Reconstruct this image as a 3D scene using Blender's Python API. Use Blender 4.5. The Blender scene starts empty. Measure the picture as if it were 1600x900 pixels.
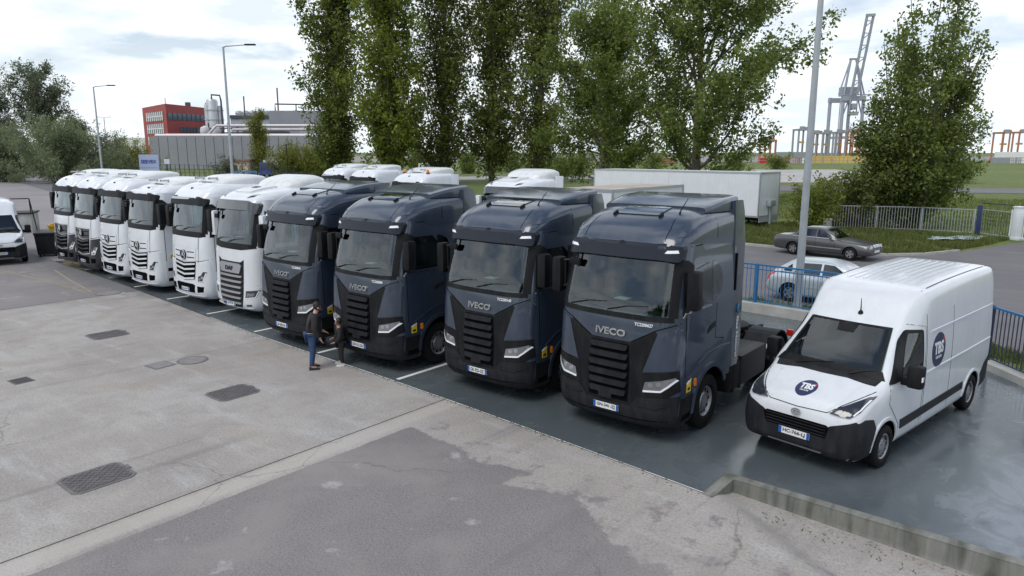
import bpy, bmesh, math, random
import numpy as np
from mathutils import Vector, Matrix
from mathutils.bvhtree import BVHTree
R = math.radians
SC = bpy.context.scene
COL = SC.collection

# ------------------------------------------------------------------ camera
HEAD = R(39.7)                      # compass heading of the view, left of the bays' long axis
cam_d = bpy.data.cameras.new('camera')
cam = bpy.data.objects.new('camera', cam_d); COL.objects.link(cam)
cam.location = (0, 0, 5.0)
cam.rotation_euler = (R(90 - 10.8136), 0, HEAD)
cam_d.sensor_width = 36.0
cam_d.lens = 36.0 * 1110 / 1600
cam_d.clip_end = 20000
SC.camera = cam

# ------------------------------------------------------------------ sky, sun, exposure
SUN_EL, SUN_AZ = 56.0, -178.0        # elevation; azimuth measured from +Y towards +X
world = bpy.data.worlds.new('World'); SC.world = world; world.use_nodes = True
wn = world.node_tree; wn.nodes.clear()
def wnode(t, **k):
    n = wn.nodes.new(t)
    for a, b in k.items(): setattr(n, a, b)
    return n
def wl(a, b): wn.links.new(a, b)
sky = wnode('ShaderNodeTexSky', sky_type='NISHITA', sun_disc=False)
sky.sun_elevation = R(SUN_EL); sky.sun_rotation = R(SUN_AZ); sky.air_density = 1.0; sky.dust_density = 0.6
tc = wnode('ShaderNodeTexCoord')
sep = wnode('ShaderNodeSeparateXYZ'); wl(tc.outputs['Generated'], sep.inputs[0])
mx = wnode('ShaderNodeMath', operation='MAXIMUM'); wl(sep.outputs['Z'], mx.inputs[0]); mx.inputs[1].default_value = 0.0
ad = wnode('ShaderNodeMath', operation='ADD'); wl(mx.outputs[0], ad.inputs[0]); ad.inputs[1].default_value = 0.16
dv = wnode('ShaderNodeVectorMath', operation='DIVIDE'); wl(tc.outputs['Generated'], dv.inputs[0])
cmb = wnode('ShaderNodeCombineXYZ')
for i in range(3): wl(ad.outputs[0], cmb.inputs[i])
wl(cmb.outputs[0], dv.inputs[1])
n1 = wnode('ShaderNodeTexNoise'); n1.inputs['Scale'].default_value = 1.55; n1.inputs['Detail'].default_value = 7; n1.inputs['Roughness'].default_value = .56
n1.inputs['Distortion'].default_value = .25
wl(dv.outputs[0], n1.inputs['Vector'])
hb = wnode('ShaderNodeMapRange'); wl(sep.outputs['Z'], hb.inputs[0]); hb.inputs[1].default_value = 0.0; hb.inputs[2].default_value = .6; hb.inputs[3].default_value = .13; hb.inputs[4].default_value = -.01
na = wnode('ShaderNodeMath', operation='ADD'); wl(n1.outputs['Fac'], na.inputs[0]); wl(hb.outputs[0], na.inputs[1])
cr = wnode('ShaderNodeValToRGB'); wl(na.outputs[0], cr.inputs[0])
cr.color_ramp.elements[0].position = .43; cr.color_ramp.elements[0].color = (.04, .04, .04, 1)
cr.color_ramp.elements[1].position = .56; cr.color_ramp.elements[1].color = (1, 1, 1, 1)
n2 = wnode('ShaderNodeTexNoise'); n2.inputs['Scale'].default_value = 2.3; n2.inputs['Detail'].default_value = 6; n2.inputs['Roughness'].default_value = .5
off = wnode('ShaderNodeVectorMath', operation='ADD'); off.inputs[1].default_value = (3.1, 7.7, 1.3); wl(dv.outputs[0], off.inputs[0])
wl(off.outputs[0], n2.inputs['Vector'])
cr2 = wnode('ShaderNodeValToRGB'); wl(n2.outputs['Fac'], cr2.inputs[0])
cr2.color_ramp.elements[0].position = .38; cr2.color_ramp.elements[0].color = (6.9, 7.8, 8.9, 1)
cr2.color_ramp.elements[1].position = .56; cr2.color_ramp.elements[1].color = (11.4, 11.8, 12.2, 1)
mixc = wnode('ShaderNodeMix', data_type='RGBA'); wl(cr.outputs[0], mixc.inputs[0])
wl(sky.outputs[0], mixc.inputs[6]); wl(cr2.outputs[0], mixc.inputs[7])
hz = wnode('ShaderNodeMapRange'); wl(sep.outputs['Z'], hz.inputs[0]); hz.inputs[1].default_value = 0.0; hz.inputs[2].default_value = .34; hz.inputs[3].default_value = .7; hz.inputs[4].default_value = 0.0
hz.interpolation_type = 'SMOOTHSTEP'
mixh = wnode('ShaderNodeMix', data_type='RGBA'); wl(hz.outputs[0], mixh.inputs[0]); wl(mixc.outputs[2], mixh.inputs[6]); mixh.inputs[7].default_value = (8.6, 9.3, 10.0, 1)
bg = wnode('ShaderNodeBackground'); bg.inputs['Strength'].default_value = 0.1
wl(mixh.outputs[2], bg.inputs[0])
wo = wnode('ShaderNodeOutputWorld'); wl(bg.outputs[0], wo.inputs[0])

sun_d = bpy.data.lights.new('sun', 'SUN'); sun_d.energy = 1.5; sun_d.angle = R(30); sun_d.color = (1, .95, .87)
sun = bpy.data.objects.new('sun', sun_d); COL.objects.link(sun)
sdir = Vector((math.sin(R(SUN_AZ)) * math.cos(R(SUN_EL)), math.cos(R(SUN_AZ)) * math.cos(R(SUN_EL)), math.sin(R(SUN_EL))))
sun.rotation_euler = (-sdir).to_track_quat('-Z', 'Y').to_euler()
vs = SC.view_settings; vs.view_transform = 'Standard'; vs.look = 'None'; vs.gamma = 1.0; vs.exposure = 0.18
vs.use_curve_mapping = False
SC.cycles.max_bounces = 8; SC.cycles.transparent_max_bounces = 12; SC.cycles.caustics_reflective = False; SC.cycles.caustics_refractive = False

# ------------------------------------------------------------------ materials
MATS = {}
def mat(name, col, rough=.6, metal=0.0, coat=0.0, var=0.0, vscale=4.0, bump=0.0, bscale=40.0, spec=.5, emit=None, dirt=0.0):
    if name in MATS: return MATS[name]
    m = bpy.data.materials.new(name); m.use_nodes = True; nt = m.node_tree; b = nt.nodes['Principled BSDF']
    b.inputs['Base Color'].default_value = (*col, 1); b.inputs['Roughness'].default_value = rough; b.inputs['Metallic'].default_value = metal
    b.inputs['Specular IOR Level'].default_value = spec
    if coat: b.inputs['Coat Weight'].default_value = coat; b.inputs['Coat Roughness'].default_value = .07
    if emit: b.inputs['Emission Color'].default_value = (*emit[0], 1); b.inputs['Emission Strength'].default_value = emit[1]
    if var or bump:
        tcn = nt.nodes.new('ShaderNodeTexCoord')
    if var:
        nz = nt.nodes.new('ShaderNodeTexNoise'); nz.inputs['Scale'].default_value = vscale; nz.inputs['Detail'].default_value = 6
        nt.links.new(tcn.outputs['Object'], nz.inputs['Vector'])
        rp = nt.nodes.new('ShaderNodeMapRange'); rp.inputs[1].default_value = .25; rp.inputs[2].default_value = .75
        rp.inputs[3].default_value = 1 - var; rp.inputs[4].default_value = 1 + var; nt.links.new(nz.outputs['Fac'], rp.inputs[0])
        ml = nt.nodes.new('ShaderNodeMix'); ml.data_type = 'RGBA'; ml.blend_type = 'MULTIPLY'; ml.inputs[0].default_value = 1
        ml.inputs[6].default_value = (*col, 1); nt.links.new(rp.outputs[0], ml.inputs[7]); nt.links.new(ml.outputs[2], b.inputs['Base Color'])
    if dirt:                       # road film and dust in streaks, duller where it sits
        mp = nt.nodes.new('ShaderNodeMapping'); mp.inputs['Scale'].default_value = (2.2, 1.6, .55); nt.links.new(tcn.outputs['Object'], mp.inputs[0])
        nd = nt.nodes.new('ShaderNodeTexNoise'); nd.inputs['Scale'].default_value = 2.4; nd.inputs['Detail'].default_value = 9; nd.inputs['Roughness'].default_value = .68; nt.links.new(mp.outputs[0], nd.inputs['Vector'])
        rd = nt.nodes.new('ShaderNodeMapRange'); rd.inputs[1].default_value = .44; rd.inputs[2].default_value = .74; rd.inputs[3].default_value = 0; rd.inputs[4].default_value = dirt; nt.links.new(nd.outputs['Fac'], rd.inputs[0])
        md_ = nt.nodes.new('ShaderNodeMix'); md_.data_type = 'RGBA'; nt.links.new(rd.outputs[0], md_.inputs[0]); nt.links.new(ml.outputs[2], md_.inputs[6]); md_.inputs[7].default_value = (.21, .19, .165, 1); nt.links.new(md_.outputs[2], b.inputs['Base Color'])
        rr_ = nt.nodes.new('ShaderNodeMath'); rr_.operation = 'MULTIPLY_ADD'; nt.links.new(rd.outputs[0], rr_.inputs[0]); rr_.inputs[1].default_value = .9; rr_.inputs[2].default_value = rough; nt.links.new(rr_.outputs[0], b.inputs['Roughness'])
        if coat:
            rc = nt.nodes.new('ShaderNodeMath'); rc.operation = 'MULTIPLY_ADD'; nt.links.new(rd.outputs[0], rc.inputs[0]); rc.inputs[1].default_value = .8; rc.inputs[2].default_value = .06; nt.links.new(rc.outputs[0], b.inputs['Coat Roughness'])
    if bump:
        nb = nt.nodes.new('ShaderNodeTexNoise'); nb.inputs['Scale'].default_value = bscale; nb.inputs['Detail'].default_value = 4
        nt.links.new(tcn.outputs['Object'], nb.inputs['Vector'])
        bp = nt.nodes.new('ShaderNodeBump'); bp.inputs['Strength'].default_value = bump; bp.inputs['Distance'].default_value = .02
        nt.links.new(nb.outputs['Fac'], bp.inputs['Height']); nt.links.new(bp.outputs[0], b.inputs['Normal'])
    MATS[name] = m; return m

def glass(name, tint, refl=.05, boost=1.6):
    m = bpy.data.materials.new(name); m.use_nodes = True; nt = m.node_tree; nt.nodes.clear()
    o = nt.nodes.new('ShaderNodeOutputMaterial'); mix = nt.nodes.new('ShaderNodeMixShader')
    tr = nt.nodes.new('ShaderNodeBsdfTransparent'); tr.inputs[0].default_value = (*tint, 1)
    gl = nt.nodes.new('ShaderNodeBsdfGlossy'); gl.inputs['Roughness'].default_value = .015; gl.inputs['Color'].default_value = (.93, .97, 1, 1)
    fr = nt.nodes.new('ShaderNodeFresnel'); fr.inputs[0].default_value = 1.52
    ma = nt.nodes.new('ShaderNodeMath'); ma.operation = 'MULTIPLY_ADD'; ma.inputs[1].default_value = boost; ma.inputs[2].default_value = refl; ma.use_clamp = True
    nt.links.new(fr.outputs[0], ma.inputs[0]); nt.links.new(ma.outputs[0], mix.inputs[0]); nt.links.new(tr.outputs[0], mix.inputs[1])
    nt.links.new(gl.outputs[0], mix.inputs[2]); nt.links.new(mix.outputs[0], o.inputs[0]); MATS[name] = m; return m

M = dict(
    navy=mat('slate blue paint', (.031, .048, .081), .34, .2, coat=.9, var=.06, vscale=1.5, dirt=.10),
    navy2=mat('navy visor', (.018, .022, .034), .35, .1, spec=.3),
    white=mat('white paint', (.72, .75, .79), .32, 0, coat=.8, var=.04, vscale=1.2, dirt=.11),
    white2=mat('white fairing', (.70, .72, .73), .42, 0, coat=.3, var=.06, vscale=1.5, dirt=.30),
    offwhite=mat('aged white paint', (.66, .67, .66), .5, 0, var=.10, vscale=1.0),
    plastic=mat('black plastic', (.009, .010, .012), .45, var=.15, vscale=6, spec=.16, dirt=.08),
    plastic2=mat('dark grey plastic', (.015, .017, .021), .5, var=.15, vscale=6, spec=.18, dirt=.10),
    anthr=mat('anthracite paint', (.028, .031, .038), .3, .2, coat=.5),
    gap=mat('panel gap', (.004, .004, .005), .9, spec=.05),
    rubber=mat('tyre rubber', (.013, .013, .014), .8, var=.2, vscale=9, bump=.3, bscale=30, spec=.15),
    rimgrey=mat('wheel steel', (.34, .35, .37), .42, .6, var=.15, vscale=8),
    alloy=mat('alloy rim', (.52, .53, .55), .28, .85),
    chrome=mat('bright chrome', (.62, .63, .65), .16, 1.0),
    silver=mat('silver trim', (.50, .52, .55), .3, .7),
    interior=mat('cab lining', (.045, .055, .06), .8, var=.2, vscale=2),
    dash=mat('dashboard', (.014, .016, .019), .75, spec=.2),
    seat=mat('seat cloth', (.035, .05, .075), .85, var=.2, vscale=5),
    curtain=mat('cab curtain', (.22, .27, .28), .85, var=.15, vscale=3),
    paper=mat('paper', (.8, .8, .78), .7),
    plate=mat('number plate', (.78, .79, .80), .35),
    plateb=mat('plate blue band', (.012, .10, .42), .35),
    ink=mat('black ink', (.012, .012, .014), .5),
    letter=mat('white lettering', (.78, .80, .82), .45),
    teal=mat('teal decal', (.02, .22, .42), .4),
    yellow=mat('yellow sticker', (.75, .52, .02), .45),
    red=mat('red sticker', (.55, .04, .03), .45),
    amber=mat('amber lamp', (.85, .25, .02), .25, coat=.6),
    tail=mat('red lamp', (.5, .02, .015), .25, coat=.6),
    lamp=mat('headlamp housing', (.30, .32, .35), .12, .75, coat=1.0),
    lampdark=mat('dark headlamp', (.035, .04, .05), .10, .3, coat=1.0),
    drl=mat('daytime lamp', (.9, .93, .97), .2, 0, coat=1.0),
    logo=mat('navy logo disc', (.022, .030, .095), .4),
    frame=mat('chassis steel', (.016, .016, .018), .6, .1, var=.3, vscale=8, spec=.2),
    tank=mat('dark tank', (.014, .015, .017), .45, 0, spec=.25),
    galv=mat('galvanised steel', (.40, .43, .46), .48, .35, var=.10, vscale=3),
    bluepaint=mat('blue railing paint', (.022, .15, .36), .45, var=.15, vscale=5),
    bluedark=mat('backlit bar and gate blue', (.022, .035, .075), .5),  # railing bars' backlit shade put into the colour; the gate's own dark blue
    concrete_wall=mat('pale concrete', (.40, .40, .38), .85, var=.22, vscale=2.2, bump=.3, bscale=25),
    jean=mat('blue denim', (.028, .062, .15), .85, var=.25, vscale=12),
    jacket=mat('black jacket', (.016, .015, .018), .75, var=.2, vscale=10),
    skin=mat('skin', (.50, .31, .23), .55),
    hair=mat('dark hair', (.015, .012, .010), .6),
    shoe=mat('dark shoe', (.02, .02, .024), .6),
    shoew=mat('white shoe', (.75, .75, .74), .6),
)
glass('windscreen', (.52, .74, .71), .02, 1.5)
glass('side glass', (.34, .40, .42), .03, 1.3)
glass('dark glass', (.10, .12, .13), .04, 1.5)
M['ws'] = MATS['windscreen']; M['sg'] = MATS['side glass']; M['dg'] = MATS['dark glass']

# ------------------------------------------------------------------ helpers
def W(r, d):                      # metres right of / ahead of the viewpoint along the view's heading
    return (r * math.cos(HEAD) - d * math.sin(HEAD), r * math.sin(HEAD) + d * math.cos(HEAD))
def tag(o, label=None, cat=None, group=None, kind=None):
    if label: o['label'] = label
    if cat: o['category'] = cat
    if group: o['group'] = group
    if kind: o['kind'] = kind
    return o
def thing(name, label, cat, loc=(0, 0, 0), rz=0.0, group=None):
    o = bpy.data.objects.new(name, None); COL.objects.link(o); o.empty_display_size = .2
    o.location = loc; o.rotation_euler = (0, 0, rz)
    return tag(o, label, cat, group)
def finish(me, ang=32):
    me.update()
    if len(me.polygons):
        me.polygons.foreach_set('use_smooth', [True] * len(me.polygons))
        me.set_sharp_from_angle(angle=R(ang))
def link(name, me, m, parent=None):
    o = bpy.data.objects.new(name, me); COL.objects.link(o)
    if m is not None and not me.materials:
        for q in (m if isinstance(m, (list, tuple)) else [m]): me.materials.append(M[q] if isinstance(q, str) else q)
    if parent is not None: o.parent = parent
    return o
def copy_tree(o, parent=None):
    c = o.copy(); COL.objects.link(c); c.parent = parent
    for ch in o.children: copy_tree(ch, c)
    return c

class MB:
    def __init__(s): s.v = []; s.f = []
    def add(s, vs, fs):
        k = len(s.v); s.v += [tuple(map(float, p)) for p in vs]; s.f += [tuple(k + i for i in f) for f in fs]; return s
    def box(s, a, b, ch=0.0):
        x0, y0, z0 = a; x1, y1, z1 = b
        if ch <= 0:
            return s.add([(x0, y0, z0), (x1, y0, z0), (x1, y1, z0), (x0, y1, z0), (x0, y0, z1), (x1, y0, z1), (x1, y1, z1), (x0, y1, z1)],
                         [(0, 3, 2, 1), (4, 5, 6, 7), (0, 1, 5, 4), (1, 2, 6, 5), (2, 3, 7, 6), (3, 0, 4, 7)])
        bm = bmesh.new(); bmesh.ops.create_cube(bm, size=1)
        for v in bm.verts: v.co = ((x0 + x1) / 2 + v.co.x * (x1 - x0), (y0 + y1) / 2 + v.co.y * (y1 - y0), (z0 + z1) / 2 + v.co.z * (z1 - z0))
        bmesh.ops.bevel(bm, geom=bm.edges[:], offset=ch, segments=2, profile=.6, affect='EDGES')
        bm.verts.index_update()
        s.add([v.co[:] for v in bm.verts], [[v.index for v in f.verts] for f in bm.faces]); bm.free(); return s
    def tube(s, pts, rad, n=8, cap=True):
        pts = [Vector(p) for p in pts]; rs = rad if isinstance(rad, (list, tuple)) else [rad] * len(pts)
        k = len(s.v); t0 = (pts[1] - pts[0]).normalized(); up = Vector((0, 0, 1)) if abs(t0.z) < .9 else Vector((1, 0, 0))
        u = t0.cross(up).normalized()
        for i, p in enumerate(pts):
            t = (pts[min(i + 1, len(pts) - 1)] - pts[max(i - 1, 0)]).normalized()
            u = (u - t * u.dot(t)).normalized(); w = t.cross(u)
            for j in range(n):
                a = 2 * math.pi * j / n; s.v.append(tuple(p + (u * math.cos(a) + w * math.sin(a)) * rs[i]))
        for i in range(len(pts) - 1):
            for j in range(n):
                s.f.append((k + i * n + j, k + i * n + (j + 1) % n, k + (i + 1) * n + (j + 1) % n, k + (i + 1) * n + j))
        if cap:
            s.f.append(tuple(k + j for j in range(n))[::-1]); e = k + (len(pts) - 1) * n; s.f.append(tuple(e + j for j in range(n)))
        return s
    def bar(s, a, b, w, h=None):           # square bar
        h = h or w; a = Vector(a); b = Vector(b); t = (b - a).normalized()
        up = Vector((0, 0, 1)) if abs(t.z) < .95 else Vector((0, 1, 0)); u = t.cross(up).normalized(); q = u.cross(t)
        vs = [p + u * (w / 2 * i) + q * (h / 2 * j) for p in (a, b) for i, j in ((-1, -1), (1, -1), (1, 1), (-1, 1))]
        return s.add(vs, [(3, 2, 1, 0), (4, 5, 6, 7), (0, 1, 5, 4), (1, 2, 6, 5), (2, 3, 7, 6), (3, 0, 4, 7)])
    def lathe(s, prof, axis='x', c=(0, 0, 0), n=32, a0=0):     # prof: (axial, radius)
        k = len(s.v); m_ = len(prof)
        for ax, r in prof:
            for j in range(n):
                a = a0 + 2 * math.pi * j / n; p = {'x': (ax, r * math.cos(a), r * math.sin(a)), 'y': (r * math.cos(a), ax, r * math.sin(a)), 'z': (r * math.cos(a), r * math.sin(a), ax)}[axis]
                s.v.append((c[0] + p[0], c[1] + p[1], c[2] + p[2]))
        for i in range(m_ - 1):
            for j in range(n): s.f.append((k + i * n + j, k + i * n + (j + 1) % n, k + (i + 1) * n + (j + 1) % n, k + (i + 1) * n + j))
        return s
    def drum(s, x0, x1, r, c, n=36):
        p = [(c[1] + r * math.cos(2 * math.pi * j / n), c[2] + r * math.sin(2 * math.pi * j / n)) for j in range(n)]
        return s.prism(p, 'x', min(x0, x1), max(x0, x1))
    def prism(s, poly, axis, lo, hi):      # poly in the two other axes
        n = len(poly); mk = {'x': lambda a, b, c: (c, a, b), 'y': lambda a, b, c: (a, c, b), 'z': lambda a, b, c: (a, b, c)}[axis]
        vs = [mk(a, b, lo) for a, b in poly] + [mk(a, b, hi) for a, b in poly]
        return s.add(vs, [tuple(range(n))[::-1], tuple(range(n, 2 * n))] + [(i, (i + 1) % n, n + (i + 1) % n, n + i) for i in range(n)])
    def mesh(s, name='m', ang=32, recalc=True):
        me = bpy.data.meshes.new(name); me.from_pydata(s.v, [], s.f)
        if recalc:
            bm = bmesh.new(); bm.from_mesh(me); bmesh.ops.recalc_face_normals(bm, faces=bm.faces[:]); bm.to_mesh(me); bm.free()
        finish(me, ang); return me
    def build(s, name, m, parent=None, ang=32, recalc=True): return link(name, s.mesh(name, ang, recalc), m, parent)

def pchip(xs, ys, xq):
    xs = np.array(xs, float); ys = np.array(ys, float); xq = np.array(xq, float)
    h = np.diff(xs); d = np.diff(ys) / h; m_ = np.zeros_like(xs)
    for i in range(1, len(xs) - 1):
        if d[i - 1] * d[i] > 0:
            w1 = 2 * h[i] + h[i - 1]; w2 = h[i] + 2 * h[i - 1]; m_[i] = (w1 + w2) / (w1 / d[i - 1] + w2 / d[i])
    m_[0] = d[0]; m_[-1] = d[-1]
    i = np.clip(np.searchsorted(xs, xq) - 1, 0, len(xs) - 2); t = (xq - xs[i]) / h[i]
    return (2 * t**3 - 3 * t**2 + 1) * ys[i] + (t**3 - 2 * t**2 + t) * h[i] * m_[i] + (-2 * t**3 + 3 * t**2) * ys[i + 1] + (t**3 - t**2) * h[i] * m_[i + 1]
def chaikin(p, k=1):
    for _ in range(k):
        q = [p[0]]
        for a, b in zip(p[:-1], p[1:]): q += [(a[0] * .75 + b[0] * .25, a[1] * .75 + b[1] * .25), (a[0] * .25 + b[0] * .75, a[1] * .25 + b[1] * .75)]
        q.append(p[-1]); p = q
    return p

FR = {'front': lambda a, b: (Vector((a, -4, b)), Vector((0, 1, 0))), 'rear': lambda a, b: (Vector((-a, 14, b)), Vector((0, -1, 0))),
      'right': lambda a, b: (Vector((4, a, b)), Vector((-1, 0, 0))), 'left': lambda a, b: (Vector((-4, a, b)), Vector((1, 0, 0))),
      'top': lambda a, b: (Vector((a, b, 9)), Vector((0, 0, -1)))}
def drop(bvh, frame, a, b, offv, flat=None):
    o, d = FR[frame](a, b); hit = bvh.ray_cast(o, d)
    p = hit[0]
    if p is None:
        best = None
        for k in range(0, 40):
            q = o + d * (2.0 + k * .1); nr = bvh.find_nearest(q)
            if best is None or nr[3] < best[0]: best = (nr[3], q)
        p = best[1]
    return p - d * offv
def flat_patch(poly, step):
    bm = bmesh.new(); f = bm.faces.new([bm.verts.new((a, b, 0)) for a, b in poly])
    f.normal_update(); bmesh.ops.triangulate(bm, faces=[f])
    if step:
        for ax in (0, 1):
            lo = min(p[ax] for p in poly); hi = max(p[ax] for p in poly); n = int((hi - lo) / step)
            for i in range(1, n + 1):
                c = lo + (hi - lo) * i / (n + 1); no = [0, 0, 0]; no[ax] = 1; co = [0, 0, 0]; co[ax] = c
                bmesh.ops.bisect_plane(bm, geom=bm.verts[:] + bm.edges[:] + bm.faces[:], plane_co=co, plane_no=no)
    return bm
def patch(name, parent, bvh, frame, poly, m, off=.006, thick=.012, step=.08, ang=40):
    bm = flat_patch(poly, step)
    bd = [e for e in bm.edges if len(e.link_faces) == 1]
    top = list(bm.verts)
    new = []
    if thick > 0: new = [g for g in bmesh.ops.extrude_edge_only(bm, edges=bd)['geom'] if isinstance(g, bmesh.types.BMVert)]
    ns = set(new)
    for v in bm.verts:
        v.co = drop(bvh, frame, v.co.x, v.co.y, off - thick if v in ns else off)
    bm.normal_update(); bmesh.ops.recalc_face_normals(bm, faces=bm.faces[:]); bm.normal_update()
    # open shell: make sure the face side looks against the ray
    o, d = FR[frame](0, 0); s_ = sum((f.normal.dot(d) * f.calc_area() for f in bm.faces))
    if s_ > 0: bmesh.ops.reverse_faces(bm, faces=bm.faces[:])
    me = bpy.data.meshes.new(name); bm.to_mesh(me); bm.free(); finish(me, ang)
    return link(name, me, m, parent)
def rounded(poly, r, n=3):
    out = []; k = len(poly)
    for i in range(k):
        p = Vector(poly[i]); a = Vector(poly[i - 1]) - p; b = Vector(poly[(i + 1) % k]) - p
        q = min(r, a.length * .45, b.length * .45); A = p + a.normalized() * q; B = p + b.normalized() * q
        for j in range(n + 1):
            t = j / n; out.append(tuple(A * (1 - t)**2 + p * 2 * t * (1 - t) + B * t**2))
    return out
def mir(poly): return [(-a, b) for a, b in poly][::-1]
def ring(poly, w):                       # an inner copy moved inwards by about w
    cx = sum(p[0] for p in poly) / len(poly); cy = sum(p[1] for p in poly) / len(poly)
    hx = max(abs(p[0] - cx) for p in poly); hy = max(abs(p[1] - cy) for p in poly)
    return [(cx + (a - cx) * (1 - w / hx), cy + (b - cy) * (1 - w / hy)) for a, b in poly]
def strip(pts, w):                       # thin polygon along a 2-D polyline
    L = []; Rr = []
    for i, p in enumerate(pts):
        a = Vector(pts[max(i - 1, 0)]); b = Vector(pts[min(i + 1, len(pts) - 1)]); t = (b - a).normalized(); n = Vector((-t.y, t.x)) * w / 2
        L.append(tuple(Vector(p) + n)); Rr.append(tuple(Vector(p) - n))
    return L + Rr[::-1]
TXT = {}
def text_data(s, bold):
    k = (s, bold)
    if k not in TXT:
        cu = bpy.data.curves.new('t', 'FONT'); cu.body = s; cu.align_x = 'CENTER'; cu.align_y = 'CENTER'; cu.size = 1; cu.offset = bold; cu.extrude = .5; cu.resolution_u = 3
        o = bpy.data.objects.new('t', cu); COL.objects.link(o)
        dg = bpy.context.evaluated_depsgraph_get(); dg.update(); me = bpy.data.meshes.new_from_object(o.evaluated_get(dg))
        TXT[k] = ([v.co[:] for v in me.vertices], [tuple(p.vertices) for p in me.polygons]); bpy.data.objects.remove(o); bpy.data.curves.remove(cu); bpy.data.meshes.remove(me)
    return TXT[k]
def lettering(name, parent, s, m, fn, width, height=None, bold=.02, off=.008, thick=.006, rot=0):
    """fn(a, b, off) maps the flat text plane onto the surface"""
    vs, fs = text_data(s, bold); xs = [v[0] for v in vs]; ys = [v[1] for v in vs]
    sx = width / (max(xs) - min(xs)); sy = (height / (max(ys) - min(ys))) if height else sx
    cx = (max(xs) + min(xs)) / 2; cy = (max(ys) + min(ys)) / 2; ca, sa = math.cos(rot), math.sin(rot); out = []
    for x, y, z in vs:
        a = (x - cx) * sx; b = (y - cy) * sy; out.append(tuple(fn(a * ca - b * sa, a * sa + b * ca, off + (z - .5) * thick)))
    me = bpy.data.meshes.new(name); me.from_pydata(out, [], fs); me.update()
    return link(name, me, m, parent)
def onto(bvh, frame, a0, b0, flip=1): return lambda a, b, o: drop(bvh, frame, a0 + flip * a, b0 + b, o)
def boolean(me, cutters):
    o = bpy.data.objects.new('tmp', me); COL.objects.link(o); cs = []
    for c, mi in cutters:
        cm = c.mesh('c'); cm.polygons.foreach_set('material_index', [mi] * len(cm.polygons)); cm.polygons.foreach_set('use_smooth', [False] * len(cm.polygons))
        for q in me.materials: cm.materials.append(q)
        co = bpy.data.objects.new('cut', cm); COL.objects.link(co); cs.append(co)
        md = o.modifiers.new('b', 'BOOLEAN'); md.operation = 'DIFFERENCE'; md.solver = 'EXACT'; md.object = co; md.material_mode = 'INDEX'
    dg = bpy.context.evaluated_depsgraph_get(); dg.update(); out = bpy.data.meshes.new_from_object(o.evaluated_get(dg))
    for c in cs: bpy.data.objects.remove(c)
    bpy.data.objects.remove(o); finish(out, 30); return out
def bvh_mesh(*mes):
    v = []; f = []
    for me in mes:
        k = len(v); v += [q.co[:] for q in me.vertices]; f += [tuple(k + i for i in p.vertices) for p in me.polygons]
    return BVHTree.FromPolygons(v, f)
def at_pt(b, f, x, z, off=0.0): return drop(b, f, x, z, off)
# ================================================================== GROUND
def nodes(name):
    m = bpy.data.materials.new(name); m.use_nodes = True; MATS[name] = m
    nt = m.node_tree; return m, nt, nt.nodes['Principled BSDF']
class NG:
    """tiny helper for procedural materials in world position"""
    def __init__(s, name):
        s.m, s.nt, s.b = nodes(name); g = s.nt.nodes.new('ShaderNodeNewGeometry'); s.pos = g.outputs['Position']
    def n(s, t, **k):
        x = s.nt.nodes.new(t)
        for a, b in k.items(): setattr(x, a, b)
        return x
    def l(s, a, b): s.nt.links.new(a, b)
    def scaled(s, v):
        x = s.n('ShaderNodeVectorMath', operation='MULTIPLY'); s.l(s.pos, x.inputs[0]); x.inputs[1].default_value = v; return x.outputs[0]
    def noise(s, scale, detail=6, rough=.55, vec=None, dist=0.0):
        x = s.n('ShaderNodeTexNoise'); x.inputs['Scale'].default_value = scale; x.inputs['Detail'].default_value = detail; x.inputs['Roughness'].default_value = rough
        x.inputs['Distortion'].default_value = dist; s.l(vec or s.pos, x.inputs['Vector']); return x.outputs['Fac']
    def ramp(s, f, *st):
        x = s.n('ShaderNodeValToRGB'); e = x.color_ramp.elements
        while len(e) < len(st): e.new(.5)
        for q, (p, c) in zip(e, st): q.position = p; q.color = (*((c,) * 3 if isinstance(c, (int, float)) else c), 1)
        s.l(f, x.inputs[0]); return x.outputs[0]
    def mix(s, f, a, b, mode='MIX'):
        x = s.n('ShaderNodeMix', data_type='RGBA', blend_type=mode)
        for i, q in ((0, f), (6, a), (7, b)):
            if isinstance(q, (int, float)): x.inputs[i].default_value = q if i == 0 else (q, q, q, 1)
            elif isinstance(q, tuple): x.inputs[i].default_value = (*q, 1)
            else: s.l(q, x.inputs[i])
        return x.outputs[2]
    def math(s, op, a, b=0.0, c=None, clamp=False):
        x = s.n('ShaderNodeMath', operation=op); x.use_clamp = clamp
        for i, q in enumerate((a, b, c)):
            if q is None: continue
            if isinstance(q, (int, float)): x.inputs[i].default_value = q
            else: s.l(q, x.inputs[i])
        return x.outputs[0]
    def attr(s, name):
        x = s.n('ShaderNodeAttribute', attribute_name=name); return x.outputs['Fac']
    def out(s, col, rough=.8, bump=None, bs=.3, bd=.02):
        s.l(col, s.b.inputs['Base Color'])
        if isinstance(rough, (int, float)): s.b.inputs['Roughness'].default_value = rough
        else: s.l(rough, s.b.inputs['Roughness'])
        if bump is not None:
            x = s.n('ShaderNodeBump'); x.inputs['Strength'].default_value = bs; x.inputs['Distance'].default_value = bd; s.l(bump, x.inputs['Height']); s.l(x.outputs[0], s.b.inputs['Normal'])
        return s.m

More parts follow.
